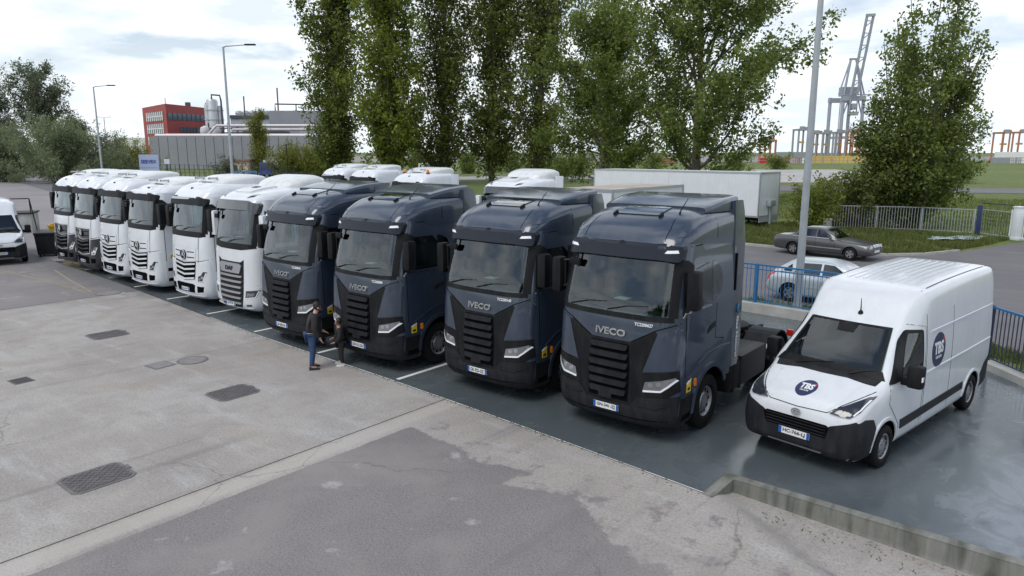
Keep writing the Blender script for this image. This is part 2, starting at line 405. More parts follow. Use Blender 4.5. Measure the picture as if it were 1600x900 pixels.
# yard: worn concrete with broken asphalt laid over part of it
g = NG('yard surface')
big = g.noise(.22, 5, .6); mid = g.noise(1.1, 7, .62, dist=.6); fine = g.noise(26, 4, .6); grit = g.noise(110, 2, .5)
streak = g.noise(1.0, 6, .6, vec=g.scaled((.5, 2.2, 1)))
con = g.ramp(big, (.30, (.28, .256, .238)), (.46, (.385, .354, .326)), (.58, (.43, .402, .376)), (.70, (.455, .44, .43)))
con = g.mix(g.ramp(mid, (.44, 0.0), (.62, .55)), con, (.30, .278, .262))
con = g.mix(g.ramp(streak, (.55, 0.0), (.70, .6)), con, (.50, .50, .51))
con = g.mix(g.ramp(g.noise(.55, 4, .5, vec=g.scaled((1, 1.3, 1)), dist=.8), (.60, 0.0), (.74, .45)), con, (.34, .27, .19))
con = g.mix(g.ramp(fine, (.38, .55), (.52, 0.0)), con, (.20, .19, .185)); con = g.mix(g.ramp(g.noise(20, 4, .7, vec=g.scaled((1.2, .8, 1))), (.54, 0.0), (.66, .5)), con, (.47, .455, .435))
asp = g.ramp(mid, (.3, (.180, .162, .160)), (.7, (.245, .222, .215)))
asp = g.mix(g.ramp(g.noise(34, 3, .7), (.50, 0.0), (.62, .55)), asp, (.34, .31, .315)); asp = g.mix(g.ramp(g.noise(29, 3, .7, vec=g.scaled((1.1, .9, 2))), (.36, .75), (.48, 0.0)), asp, (.085, .078, .082))
asp = g.mix(g.ramp(grit, (.44, 0.0), (.60, .6)), asp, (.30, .28, .285)); asp = g.mix(g.ramp(g.noise(75, 3, .6), (.36, .7), (.5, 0.0)), asp, (.10, .094, .098))
asp = g.mix(g.ramp(g.noise(.5, 6, .65, dist=.5), (.47, 0.0), (.68, .7)), asp, (.29, .265, .25))
asp = g.mix(g.ramp(g.noise(1.7, 5, .6), (.62, 0.0), (.70, .8)), asp, (.40, .385, .375))
am = g.math('ADD', g.attr('asph'), g.math('MULTIPLY', g.math('SUBTRACT', g.noise(2.4, 8, .7), .5), .9))
am = g.ramp(am, (.46, 0.0), (.54, 1.0))
con = g.mix(g.ramp(grit, (.34, .5), (.48, 0.0)), con, (.17, .16, .155)); con = g.mix(g.ramp(g.noise(85, 3, .6), (.55, 0.0), (.68, .5)), con, (.50, .485, .47))
con = g.mix(g.math('MULTIPLY', g.attr('strip'), .5), con, (.50, .465, .42))
col = g.mix(am, con, asp)
def vor(scale, vec, feature='DISTANCE_TO_EDGE'):
    x = g.n('ShaderNodeTexVoronoi', feature=feature); x.inputs['Scale'].default_value = scale; g.l(vec, x.inputs['Vector']); return x.outputs['Distance']
dn = g.n('ShaderNodeTexNoise'); dn.inputs['Scale'].default_value = 1.3; dn.inputs['Detail'].default_value = 6; g.l(g.pos, dn.inputs['Vector'])
dvv = g.n('ShaderNodeVectorMath', operation='MULTIPLY_ADD'); g.l(dn.outputs['Color'], dvv.inputs[0]); dvv.inputs[1].default_value = (1.1, 1.1, 0); g.l(g.pos, dvv.inputs[2])
crk = g.math('MULTIPLY', g.ramp(vor(.22, dvv.outputs[0]), (.0, 1.0), (.0045, 0.0)), g.ramp(g.noise(.3, 3, .5), (.48, 0.0), (.56, .5)))
col = g.mix(crk, col, (.085, .078, .07))
spot = g.math('MULTIPLY', g.ramp(vor(1.3, g.pos, 'F1'), (.030, 1.0), (.075, 0.0)), g.ramp(g.noise(.45, 2, .5), (.50, 0.0), (.58, .7)))
col = g.mix(spot, col, (.07, .066, .064))
tyre = g.n('ShaderNodeTexNoise'); tyre.inputs['Scale'].default_value = 1.0; tyre.inputs['Detail'].default_value = 3; rot = g.n('ShaderNodeMapping'); rot.inputs['Rotation'].default_value = (0, 0, .55); rot.inputs['Scale'].default_value = (2.6, .12, 1); g.l(g.pos, rot.inputs[0]); g.l(rot.outputs[0], tyre.inputs['Vector'])
col = g.mix(g.math('MULTIPLY', g.ramp(tyre.outputs['Fac'], (.56, 0.0), (.68, .42)), g.ramp(big, (.40, 1.0), (.56, 0.0))), col, (.16, .152, .15))
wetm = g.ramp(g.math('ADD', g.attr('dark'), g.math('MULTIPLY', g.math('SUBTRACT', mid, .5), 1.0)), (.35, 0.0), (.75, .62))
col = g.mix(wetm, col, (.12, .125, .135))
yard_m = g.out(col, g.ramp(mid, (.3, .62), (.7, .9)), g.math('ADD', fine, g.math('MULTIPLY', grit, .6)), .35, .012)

# parking deck: dark blue-grey sealed surface, wet in places
g = NG('parking deck')
a1 = g.noise(.35, 6, .6, dist=.7); a2 = g.noise(1.8, 7, .65, vec=g.scaled((1, .6, 1)), dist=1.0); a3 = g.noise(60, 3, .6); a4 = g.noise(5, 6, .7, vec=g.scaled((.4, 1.6, 1)), dist=1.5)
col = g.ramp(a1, (.30, (.070, .086, .096)), (.70, (.105, .124, .134)))
col = g.mix(g.ramp(a2, (.52, 0.0), (.76, .35)), col, (.135, .155, .166))
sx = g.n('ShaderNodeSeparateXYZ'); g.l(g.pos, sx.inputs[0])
sky_sheen = g.math('ADD', g.math('MULTIPLY', g.math('ADD', sx.outputs['X'], 1.9), .42), g.math('MULTIPLY', g.math('SUBTRACT', a1, .5), 2.2)); sky_sheen = g.math('ADD', sky_sheen, g.math('MULTIPLY', g.math('SUBTRACT', a2, .5), 1.6))
col = g.mix(g.ramp(sky_sheen, (.30, 0.0), (.75, .65)), col, (.24, .27, .31))  # paler base colour towards the right stands in for reflected sky
col = g.mix(g.ramp(a4, (.69, 0.0), (.72, .5)), col, (.28, .30, .32))
rg = g.ramp(g.mix(.5, a1, a2), (.38, .12), (.50, .22), (.64, .42))
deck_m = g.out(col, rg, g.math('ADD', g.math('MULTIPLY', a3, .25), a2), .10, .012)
g.b.inputs['Specular IOR Level'].default_value = .62

# plain asphalt of the road and lots
g = NG('road asphalt')
a1 = g.noise(.12, 5, .6); a2 = g.noise(1.2, 6, .6, vec=g.scaled((.35, 1, 1))); a3 = g.noise(70, 2, .5)
col = g.ramp(a1, (.3, (.130, .125, .135)), (.7, (.185, .178, .186)))
col = g.mix(g.ramp(a2, (.5, 0.0), (.7, .5)), col, (.23, .222, .225))
col = g.mix(g.ramp(a3, (.4, .3), (.6, 0.0)), col, (.09, .088, .094))
road_m = g.out(col, .85, a3, .3, .01)
g = NG('lot asphalt')
a1 = g.noise(.06, 5, .6); a2 = g.noise(.5, 6, .6, vec=g.scaled((1, .3, 1)))
col = g.ramp(a1, (.3, (.20, .185, .195)), (.7, (.29, .27, .275)))
col = g.mix(g.ramp(a2, (.5, 0.0), (.7, .5)), col, (.34, .32, .32))
lot_m = g.out(col, .9)
g = NG('far concrete slabs')
a1 = g.noise(.05, 5, .6); a2 = g.noise(.35, 6, .6, vec=g.scaled((.6, .9, 1)))
col = g.ramp(a1, (.3, (.36, .35, .34)), (.7, (.48, .47, .46)))
col = g.mix(g.ramp(a2, (.52, 0.0), (.64, .6)), col, (.20, .20, .16))
slab_m = g.out(col, .9)
g = NG('grass ground')
a1 = g.noise(.03, 6, .6); a2 = g.noise(.9, 7, .68); a3 = g.noise(14, 5, .7)
col = g.ramp(a2, (.32, (.070, .105, .024)), (.5, (.130, .175, .040)), (.66, (.195, .215, .062)))
col = g.mix(g.ramp(a1, (.42, 0.0), (.66, .55)), col, (.19, .225, .062))
col = g.mix(g.ramp(a3, (.36, .5), (.58, 0.0)), col, (.030, .045, .014))
col = g.mix(g.ramp(g.noise(.35, 6, .7), (.60, 0.0), (.72, .7)), col, (.20, .175, .115))
grass_m = g.out(col, .95, a3, .6, .08)

def sheet(name, pts, z, m, kind='structure'):
    b = MB().add([(x, y, z) for x, y in pts], [tuple(range(len(pts)))])
    o = b.build(name, m, recalc=False); me = o.data
    if me.polygons[0].normal.z < 0: me.flip_normals()
    return tag(o, kind=kind)

EX = [-60, -38.4, -29.6, -23.76, -17.65, -14.64, -12.16, -9.51, -6.54, -3.95]
EY = [12.4, 11.65, 11.2, 10.72, 10.22, 10.10, 10.0, 9.84, 9.62, 9.40]
def edge(x): return float(np.interp(x, EX, EY)) if x <= -3.95 else 10.12
ASPH = [(-9.56, -9), (-9.44, 8.40), (-8.5, 8.27), (-7.87, 8.2), (-7.22, 8.08), (-6.6, 8.3), (-6.55, 7.75), (-5.6, 8.1), (-4.76, 7.6), (-4.18, 7.3), (-3.48, 7.1), (-2.6, 6.6), (-1.0, 5.8), (4, 4), (6, -9)]
def sdist(px, py, poly):
    P = np.array(poly); Q = np.roll(P, -1, 0); d = np.full(px.shape, 1e9); ins = np.zeros(px.shape, bool)
    for (x0, y0), (x1, y1) in zip(P, Q):
        ex, ey = x1 - x0, y1 - y0; t = np.clip(((px - x0) * ex + (py - y0) * ey) / (ex * ex + ey * ey), 0, 1)
        d = np.minimum(d, np.hypot(px - x0 - t * ex, py - y0 - t * ey))
        c = ((y0 > py) != (y1 > py)) & (px < (x1 - x0) * (py - y0) / (y1 - y0 + 1e-12) + x0); ins ^= c
    return np.where(ins, d, -d)
def yard_z(x, y):
    t = np.clip((x + 3.95) / .02, 0, 1); s = np.clip((y - (9.38 - .62 * (x + 3.95))) / .75, 0, 1); s = s * s * (3 - 2 * s)
    return -t * s * np.clip(.20 + .035 * (x + 3.95), 0, .45)
def yard_sheet(name, x0, x1, y0, res=.14):
    nx = int((x1 - x0) / res); ny = int((12 - y0) / res); xs = np.linspace(x0, x1, nx + 1)
    if x0 < -3.95 < x1: xs = np.sort(np.concatenate([xs, [-3.951, -3.93]])); nx += 2
    T = np.linspace(0, 1, ny + 1); E_ = np.array([edge(x) for x in xs]) - .02
    X = np.repeat(xs[:, None], ny + 1, 1); Y = y0 + (E_[:, None] - y0) * T[None, :]; Z = yard_z(X, Y)
    v = np.stack([X, Y, Z], -1).reshape(-1, 3); me = bpy.data.meshes.new(name)
    idx = np.arange((nx + 1) * (ny + 1)).reshape(nx + 1, ny + 1)
    f = np.stack([idx[:-1, :-1], idx[1:, :-1], idx[1:, 1:], idx[:-1, 1:]], -1).reshape(-1, 4)
    me.from_pydata(v.tolist(), [], f.tolist()); me.update(); me.polygons.foreach_set('use_smooth', [True] * len(f))
    px, py = v[:, 0], v[:, 1]
    a = me.attributes.new('asph', 'FLOAT', 'POINT'); sd = sdist(px, py, ASPH)
    ed0 = np.repeat(E_[:, None], ny + 1, 1).reshape(-1) - py
    left = np.clip((-27.0 - px) / .3 + .5, 0, 1)
    sl = np.where(px < -8.9, 5.0, 1.3)
    av = np.maximum(np.clip(.5 + sd * sl, 0, 1), np.where(px < -26.9, .80, 0)); av = np.where((px > -9.4) & (py < 9.0) & (ed0 > .5), np.maximum(av, .43), av); av = np.where((px > -9.95) & (px < -9.45) & (sd < .1), 0, av)
    a.data.foreach_set('value', av.astype(np.float32))
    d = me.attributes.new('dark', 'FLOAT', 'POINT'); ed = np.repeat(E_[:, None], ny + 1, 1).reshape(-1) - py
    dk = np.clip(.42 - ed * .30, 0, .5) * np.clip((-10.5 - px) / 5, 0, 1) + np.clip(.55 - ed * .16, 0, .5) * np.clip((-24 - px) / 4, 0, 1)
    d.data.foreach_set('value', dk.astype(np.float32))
    st_ = me.attributes.new('strip', 'FLOAT', 'POINT'); st_.data.foreach_set('value', ((px > -9.95) & (px < -9.5)).astype(np.float32))
    o = link(name, me, yard_m); tag(o, kind='structure'); return o
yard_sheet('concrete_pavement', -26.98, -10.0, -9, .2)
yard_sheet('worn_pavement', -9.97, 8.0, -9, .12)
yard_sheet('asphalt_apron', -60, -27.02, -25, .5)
sheet('dirt_under_joints', [(-60, -25), (8, -25), (8, 10.0), (-3.9, 9.6), (-9.5, 10.0), (-23, 10.9), (-38, 11.9), (-60, 12.6)], -.5, mat('joint dirt', (.115, .10, .082), .95, var=.45, vscale=3))
FEN = [(-15.0, 22.15), (-8.2, 22.0), (-5.6, 21.75), (-3.4, 20.95), (-1.7, 19.72), (-.7, 18.55), (1.6, 15.6), (7, 8.4)]
deck_pts = [(-37.4, edge(-37.4) + .02)] + [(x, edge(x) + .02) for x in EX if x > -37] + [(-3.93, 10.12), (7, 10.12)] + [(x - .05, y - .12) for x, y in FEN[::-1][1:]] + [(-15, 34), (-44, 34), (-37.4, 18)]
sheet('side_lot', [(-60, 12.4), (-37.42, 11.62), (-37.42, 18), (-44.1, 34), (-60, 34)], 0.0, lot_m)
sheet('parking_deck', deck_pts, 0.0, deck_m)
# joint dirt showing along the deck's edge and the slab joints
b = MB()
for i in range(len(EX) - 1): b.add([(EX[i], EY[i] - .03, -.012), (EX[i + 1], EY[i + 1] - .03, -.012), (EX[i + 1], EY[i + 1] + .03, -.012), (EX[i], EY[i] + .03, -.012)], [(0, 1, 2, 3)])
b.add([(-10.02, -9, -.006), (-9.95, -9, -.006), (-9.95, 9.86, -.006), (-10.02, 9.86, -.006)], [(0, 1, 2, 3)])
b.add([(-27.03, -9, -.015), (-26.97, -9, -.015), (-26.97, 10.98, -.015), (-27.03, 10.98, -.015)], [(0, 1, 2, 3)])
tag(b.build('pavement_joints', MATS['joint dirt'], recalc=False), kind='structure')
# concrete edge wall where the yard drops away
b = MB(); n = 40; xs = np.linspace(-3.93, 8, n)
for i in range(n - 1):
    x0, x1 = xs[i], xs[i + 1]
    b.add([(x0, 10.125, -.9), (x1, 10.125, -.9), (x1, 10.125, .004), (x0, 10.125, .004), (x0, 10.30, .004), (x1, 10.30, .004)], [(0, 1, 2, 3), (3, 2, 5, 4)])
b.add([(-3.925, 9.36, -.9), (-3.925, 10.125, -.9), (-3.925, 10.125, .005), (-3.925, 9.36, .005), (-4.10, 9.36, .005), (-4.10, 10.3, .005), (-3.925, 10.3, .005)], [(0, 1, 2, 3), (3, 2, 6, 5, 4)])
g = NG('stained wall concrete')
a2 = g.noise(1.3, 6, .6, vec=g.scaled((3.5, 1, .5)), dist=.4); a3 = g.noise(30, 4, .6)
col = g.ramp(a2, (.36, (.095, .097, .08)), (.5, (.18, .183, .162)), (.68, (.25, .25, .23)))
ed_m = g.out(col, .9, a3, .4, .01)
tag(b.build('edge_wall', ed_m, recalc=False), 'low stained concrete wall at the deck edge below the white van', 'low wall')

# painted bay lines
pl = mat('line paint', (.72, .72, .70), .6, var=.15, vscale=3)
for x in (-11.72, -14.9, -18.12, -21.32, -24.6, -27.85, -30.65, -33.6):
    y0 = edge(x) + .12
    o = MB().add([(x - .055, y0, .004), (x + .055, y0, .004), (x + .055, 17.2, .004), (x - .055, 17.2, .004)], [(0, 1, 2, 3)]).build('parking_line', pl, recalc=False); tag(o, kind='structure')
yl = mat('worn yellow paint', (.30, .265, .19), .7, var=.2, vscale=3)
for pts in ([(-40, 9.1), (-35.8, 9.25), (-31.6, 9.5), (-28.0, 9.62)], [(-34.6, 10.7), (-31.5, 10.2), (-28.0, 9.75)]):
    q = strip(pts, .09); o = MB().add([(a, c, .004) for a, c in q], [tuple(range(len(q)))]).build('yellow_marking', yl, recalc=False); tag(o, kind='structure')

# wide ground, road, lots
g0 = (-60.5, -25.5, 8.5, 10.6); b = MB(); q = 7000
for a, c, d, e in ((-q, -q, q, g0[1]), (-q, g0[3], q, q), (-q, g0[1], g0[0], g0[3]), (g0[2], g0[1], q, g0[3])): b.add([(a, c, -.05), (d, c, -.05), (d, e, -.05), (a, e, -.05)], [(0, 1, 2, 3)])
tag(b.build('ground', grass_m, recalc=False), kind='structure')
sheet('verge', [(-15, 21.9), (-8.2, 21.75), (-5.6, 21.5), (-3.4, 20.7), (-1.7, 19.5), (-.7, 18.3), (1.6, 15.3), (7, 8), (30, 8), (30, 60), (-15.5, 60)], -.02, grass_m)
sheet('road', [(-60, 24.2), (-15, 24.2), (-9, 24.0), (-5, 23.2), (-2.6, 22.3), (-.4, 20.8), (2.5, 17.6), (8, 10.5), (30, 10), (30, 47), (4, 49.6), (-3.2, 49.4), (-4.2, 46.6), (-5.4, 42.4), (-6.5, 39.9), (-7.9, 38.4), (-13.0, 37.8), (-20, 38.6), (-60, 46), (-140, 64), (-140, 40)], -.012, road_m)
sheet('back_lot', [(-60, -30), (-60, 34), (-38, 34), (-38, 30.0), (-60, 44), (-150, 58), (-175, 45), (-190, 20), (-200, -40)], -.03, lot_m)
sheet('factory_drive', [W(-115, 150), W(-60, 136), W(-30, 142), W(-30, 152), W(-60, 150), W(-110, 170)], -.02, lot_m)
sheet('far_slabs', [W(18, 122), W(78, 122), W(96, 214), W(30, 214)], -.02, slab_m)
sheet('far_path', [W(-14, 132), W(20, 140), W(20, 160), W(-14, 150)], -.024, slab_m)
sheet('far_road', [W(26, 96), W(90, 84), W(96, 92), W(60, 104), W(26, 116)], -.016, road_m)
sheet('harbour_ground', [W(-250, 380), W(600, 380), W(900, 900), W(-400, 900)], -.02, lot_m)
# kerb under the railing
b = MB()
for (x0, y0), (x1, y1) in zip(FEN[:-1], FEN[1:]):
    t = Vector((x1 - x0, y1 - y0)).normalized(); nx, ny = -t.y, t.x
    h = .30 if x1 < -5 else .16
    q = [(x0 - nx * .20, y0 - ny * .20), (x1 - nx * .20, y1 - ny * .20), (x1 + nx * .10, y1 + ny * .10), (x0 + nx * .10, y0 + ny * .10)]
    b.add([(a, c, -.1) for a, c in q] + [(a, c, h) for a, c in q], [(4, 5, 6, 7), (0, 1, 5, 4), (1, 2, 6, 5), (2, 3, 7, 6), (3, 0, 4, 7)])
tag(b.build('kerb', 'concrete_wall'), kind='structure')
b = MB()
for (x0, y0), (x1, y1) in zip([(-30, 39.6), (-20, 38.65), (-13, 37.85), (-7.9, 38.45), (-6.5, 39.95)], [(-20, 38.65), (-13, 37.85), (-7.9, 38.45), (-6.5, 39.95), (-5.4, 42.45)]):
    t = Vector((x1 - x0, y1 - y0)).normalized(); nx, ny = -t.y, t.x
    q = [(x0, y0), (x1, y1), (x1 + nx * .15, y1 + ny * .15), (x0 + nx * .15, y0 + ny * .15)]
    b.add([(a, c, -.1) for a, c in q] + [(a, c, .10) for a, c in q], [(4, 5, 6, 7), (0, 1, 5, 4), (2, 3, 7, 6)])
tag(b.build('road_kerb', 'concrete_wall'), kind='structure')

# covers and drains let into the yard
iron = mat('worn iron', (.115, .105, .110), .62, .15, var=.25, vscale=7); iron2 = mat('worn iron frame', (.165, .155, .158), .7, .1, var=.2, vscale=6)
def tread_cover(label, cx, cy, hx, hy, wear, seed):
    t = thing('access_cover', label, 'access cover', (cx, cy, 0), 0, 'treaded access covers in the yard')
    ch = .10; o8 = lambda x, y, c: [(-x + c, -y), (x - c, -y), (x, -y + c), (x, y - c), (x - c, y), (-x + c, y), (-x, y - c), (-x, -y + c)]
    MB().prism(o8(hx, hy, ch), 'z', .001, .012).build('frame', iron2, t); MB().prism(o8(hx - .05, hy - .05, ch * .8), 'z', .004, .0155).build('plate', iron, t)
    rr = random.Random(seed); b = MB(); nx, ny = 11, 13
    for i in range(nx):
        for j in range(ny):
            x = -hx + .10 + (2 * hx - .2) * i / (nx - 1); y = -hy + .10 + (2 * hy - .2) * j / (ny - 1)
            if rr.random() < wear: continue
            d = .026 if (i + j) % 2 else -.026
            b.bar((x - .026, y - d, .019), (x + .026, y + d, .019), .016, .010)
    tag(b.build('tread_pattern', iron2, t), kind='stuff')
    b = MB(); b.box((hx * -.3, hy - .035, .0156), (hx * .1, hy + .03, .022)); b.build('lifting_lug', iron2, t)
tread_cover('large treaded iron access cover in the nearest corner of the concrete yard', -11.60, 3.82, .40, .47, .03, 1)
tread_cover('treaded iron access cover between the two people and the yard joint', -13.72, 7.27, .40, .46, .05, 2)
tread_cover('dirty treaded access cover in the yard in front of the silver-grilled truck', -20.96, 7.58, .42, .47, .35, 3)
t = thing('drain_grate', 'small slotted drain grate flush with the pale concrete', 'drain', (-18.10, 4.68, 0), R(4))
MB().box((-.24, -.20, .001), (.24, .20, .008)).build('frame', iron2, t)
MB().box((-.21, -.17, .002), (.21, .17, .0085)).build('pit', 'gap', t)
for i in range(8): MB().box((-.21, -.163 + i * .043, .003), (.21, -.142 + i * .043, .016)).build('grate_bar', iron, t)
for k, (lab, x, y, r, nm) in enumerate([('round iron manhole cover beside a square cover in the concrete', -16.71, 7.89, .36, 'manhole_cover'), ('round manhole cover at the seam before the far white trucks', -27.3, 10.05, .44, 'manhole_cover')]):
    t = thing(nm, lab, 'manhole cover', (x, y, 0)); b = MB(); b.lathe([(.001, r), (.009, r), (.010, r - .05)], 'z', n=32); b.f.append(tuple(range(64, 96))); b.build('rim', iron2, t)
    b = MB(); b.lathe([(.004, r - .055), (.012, r - .06)], 'z', n=32); b.f.append(tuple(range(32, 64))); b.build('lid', mat('dusty iron', (.235, .222, .220), .8, var=.2, vscale=6), t)
t = thing('square_cover', 'small square cover flush in the concrete beside a round one', 'access cover', (-16.9, 7.2, 0), R(6))
MB().box((-.26, -.26, .001), (.26, .26, .008)).build('frame', iron2, t); MB().box((-.22, -.22, .002), (.22, .22, .011)).build('lid', MATS['dusty iron'], t)
# grit, leaf litter and weeds along the edge joints
rr = random.Random(5); b = MB(); bw = MB()
for i in range(520):
    if rr.random() < .75: x = rr.uniform(-20, -3.9); y = edge(x) + rr.gauss(-.03, .06); z = 0
    else: x = rr.uniform(-3.5, 2); y = 9.95 + rr.gauss(0, .06); z = float(yard_z(np.array(x), np.array(y)))
    s = rr.uniform(.003, .011); b.box((x - s, y - s * rr.uniform(.5, 1.5), z - .005), (x + s, y + s * rr.uniform(.5, 1.5), z + s * .8))
for i in range(200):
    x = rr.uniform(-3.4, .6) if i < 90 else rr.uniform(-12, -6); y = (9.72 + rr.gauss(0, .05) - .02 * (x + 3)) if i < 90 else edge(x) + rr.gauss(-.02, .03)
    z = float(yard_z(np.array(x), np.array(y))); h = rr.uniform(.01, .05); a = rr.uniform(0, 6.3); dx, dy = math.cos(a) * .012, math.sin(a) * .012; lx, ly = rr.gauss(0, .03), rr.gauss(0, .03)
    bw.add([(x - dx, y - dy, z), (x + dx, y + dy, z), (x + lx, y + ly, z + h)], [(0, 1, 2)])
tag(b.build('gravel_litter', mat('grit', (.17, .15, .12), .95, var=.4, vscale=20), recalc=False), 'grit and crumbs along the pavement joints', 'gravel', kind='stuff')
tag(bw.build('joint_weeds', mat('weed', (.10, .13, .035), .9), recalc=False), 'thin weeds sprouting from the pavement joints', 'weeds', kind='stuff')
# ================================================================== TRUCKS  (local: front at y=0 facing -Y, x lateral, z up)
def cab_lower(levels, rear, nz=34):
    z = [l[0] for l in levels]; zq = np.linspace(z[0], z[-1], nz); C = [pchip(z, [l[k] for l in levels], zq) for k in range(1, 5)]
    rings = []
    for i in range(nz):
        yf, w, r, bow = (float(c[i]) for c in C); h = []
        for k in range(10): x = (w - r) * k / 9; h.append((x, yf + bow * (x / w)**2))
        yc = h[-1][1] + r
        for k in range(1, 11): t = math.pi / 2 * k / 10; h.append((w - r + r * math.sin(t), yc - r * math.cos(t)))
        for k in range(1, 13): h.append((w, yc + (rear - yc) * k / 12))
        rings.append([(x, y, float(zq[i])) for x, y in h] + [(-x, y, float(zq[i])) for x, y in h[:0:-1]])
    return loft_rings(rings)
def loft_rings(rings):
    n = len(rings[0]); v = [p for r in rings for p in r]; f = []
    for i in range(len(rings) - 1):
        for j in range(n): f.append((i * n + j, i * n + (j + 1) % n, (i + 1) * n + (j + 1) % n, (i + 1) * n + j))
    f.append(tuple(range(n))[::-1]); e = (len(rings) - 1) * n; f.append(tuple(e + j for j in range(n)))
    return MB().add(v, f)
def roof_loft(st, zb, ny=36, nt=36):
    """st: (y, half width, top z, superellipse exponent)"""
    y = [s[0] for s in st]; d = np.linspace(0, 1, ny); yq = y[0] + (y[-1] - y[0]) * d**1.5; C = [pchip(y, [s[k] for s in st], yq) for k in (1, 2, 3)]
    rings = []
    for i in range(ny):
        w, h, n = (float(c[i]) for c in C); q = []
        for k in range(nt + 1):
            t = math.pi * k / nt; c, s = math.cos(t), math.sin(t)
            q.append((w * math.copysign(abs(c)**(2 / n), c), float(yq[i]), zb + (h - zb) * abs(s)**(2 / n)))
        rings.append(q)
    return loft_rings(rings)
# ---- shared wheel meshes
def tyre_mesh(r, w, rim):
    b = MB(); h = w / 2
    b.lathe([(-h * .8, rim), (-h, rim + .03), (-h, r - .05), (-h * .86, r - .012), (-h * .6, r), (h * .6, r), (h * .86, r - .012), (h, r - .05), (h, rim + .03), (h * .8, rim)], n=40)
    return b.mesh('tyre')
def rim_mesh(r, w, holes, dish, steel=True):
    b = MB(); h = w / 2
    b.lathe([(-h * .8, r), (h * .78, r), (h * .84, r - .012), (h * .7, r - .03), (h * dish, r * .86), (h * (dish - .05), r * .60), (h * (dish + .22), r * .50), (h * (dish + .28), r * .2), (h * (dish + .28), .001)], n=40)
    return b.mesh('rim')
def spots_mesh(r, k, s, x):
    b = MB()
    for i in range(k):
        a = 2 * math.pi * i / k; c = (x, r * math.cos(a), r * math.sin(a)); n0 = len(b.v)
        for j in range(8): q = 2 * math.pi * j / 8; b.v.append((x, c[1] + s * math.cos(q), c[2] + s * math.sin(q)))
        b.f.append(tuple(range(n0, n0 + 8)))
    return b.mesh('spots')
TW = dict(tyre=tyre_mesh(.51, .31, .285), rim=rim_mesh(.285, .31, 10, .45), holes=spots_mesh(.215, 10, .030, .155 * .47 + .016), nuts=spots_mesh(.125, 10, .013, .155 * .75))
VW = dict(tyre=tyre_mesh(.355, .225, .215), rim=rim_mesh(.215, .225, 12, .5), holes=spots_mesh(.166, 12, .021, .1125 * .5 + .016), nuts=spots_mesh(.08, 5, .013, .1125 * .82))
for S in (TW, VW):
    for k, m in (('tyre', 'rubber'), ('rim', 'rimgrey'), ('holes', 'gap'), ('nuts', 'frame')): S[k].materials.append(M[m])
TWr = dict(TW); rb = MB(); rb.lathe([(.12, .285), (.10, .26), (-.04, .24), (-.06, .15), (.10, .13), (.13, .11), (.13, .001)], n=36); TWr['rim'] = rb.mesh('rim'); TWr['rim'].materials.append(M['rimgrey'])
def wheel(parent, S, x, y, z, side):
    w = link('wheel', S['tyre'], None, parent); w.location = (x, y, z); w.rotation_euler = (0, 0, 0 if side > 0 else math.pi)
    for k, nm in (('rim', 'rim'), ('holes', 'rim_openings'), ('nuts', 'wheel_nuts')):
        q = link(nm, S[k], None, w)
        if k in ('holes', 'nuts'): q['kind'] = 'stuff'
    return w
def sym(parent, name, bvh, poly, m, **k):       # a patch and its mirror on the front
    for q in (poly, mir(poly)): patch(name, parent, bvh, 'front', q, m, **k)
def both(parent, name, bvh, poly, m, **k):      # on both flanks
    for fr in ('right', 'left'): patch(name, parent, bvh, fr, poly, m, **k)
def blob_box(a, b, ch): return MB().box(a, b, ch)
def mirror_arm(t, s, x, y, z0, z1, m='plastic', body='plastic', w=.24, d=.30):
    b = MB().box((min(s * x, s * (x + w)), y - d * .5, z0), (max(s * x, s * (x + w)), y + d * .5, z1), .055); o = b.build('mirror', body, t)
    MB().box((min(s * (x + .02), s * (x + w - .02)), y + d * .5 - .005, z0 + .06), (max(s * (x + .02), s * (x + w - .02)), y + d * .5 + .004, z1 - .06)).build('mirror_glass', 'chrome', o)
    b = MB()
    b.tube([(s * (x - .02), y + .02, z0 + .1), (s * (x - .02), y + .02, z1 - .05)], .024, 6)
    for zz in (z0 + .10, z1 - .08): b.tube([(s * 1.14, y + .12, zz + .02), (s * (x - .02), y + .02, zz + .02), (s * (x + w * .5), y, zz)], .028, 6)
    b.build('mirror_arm', m, o)
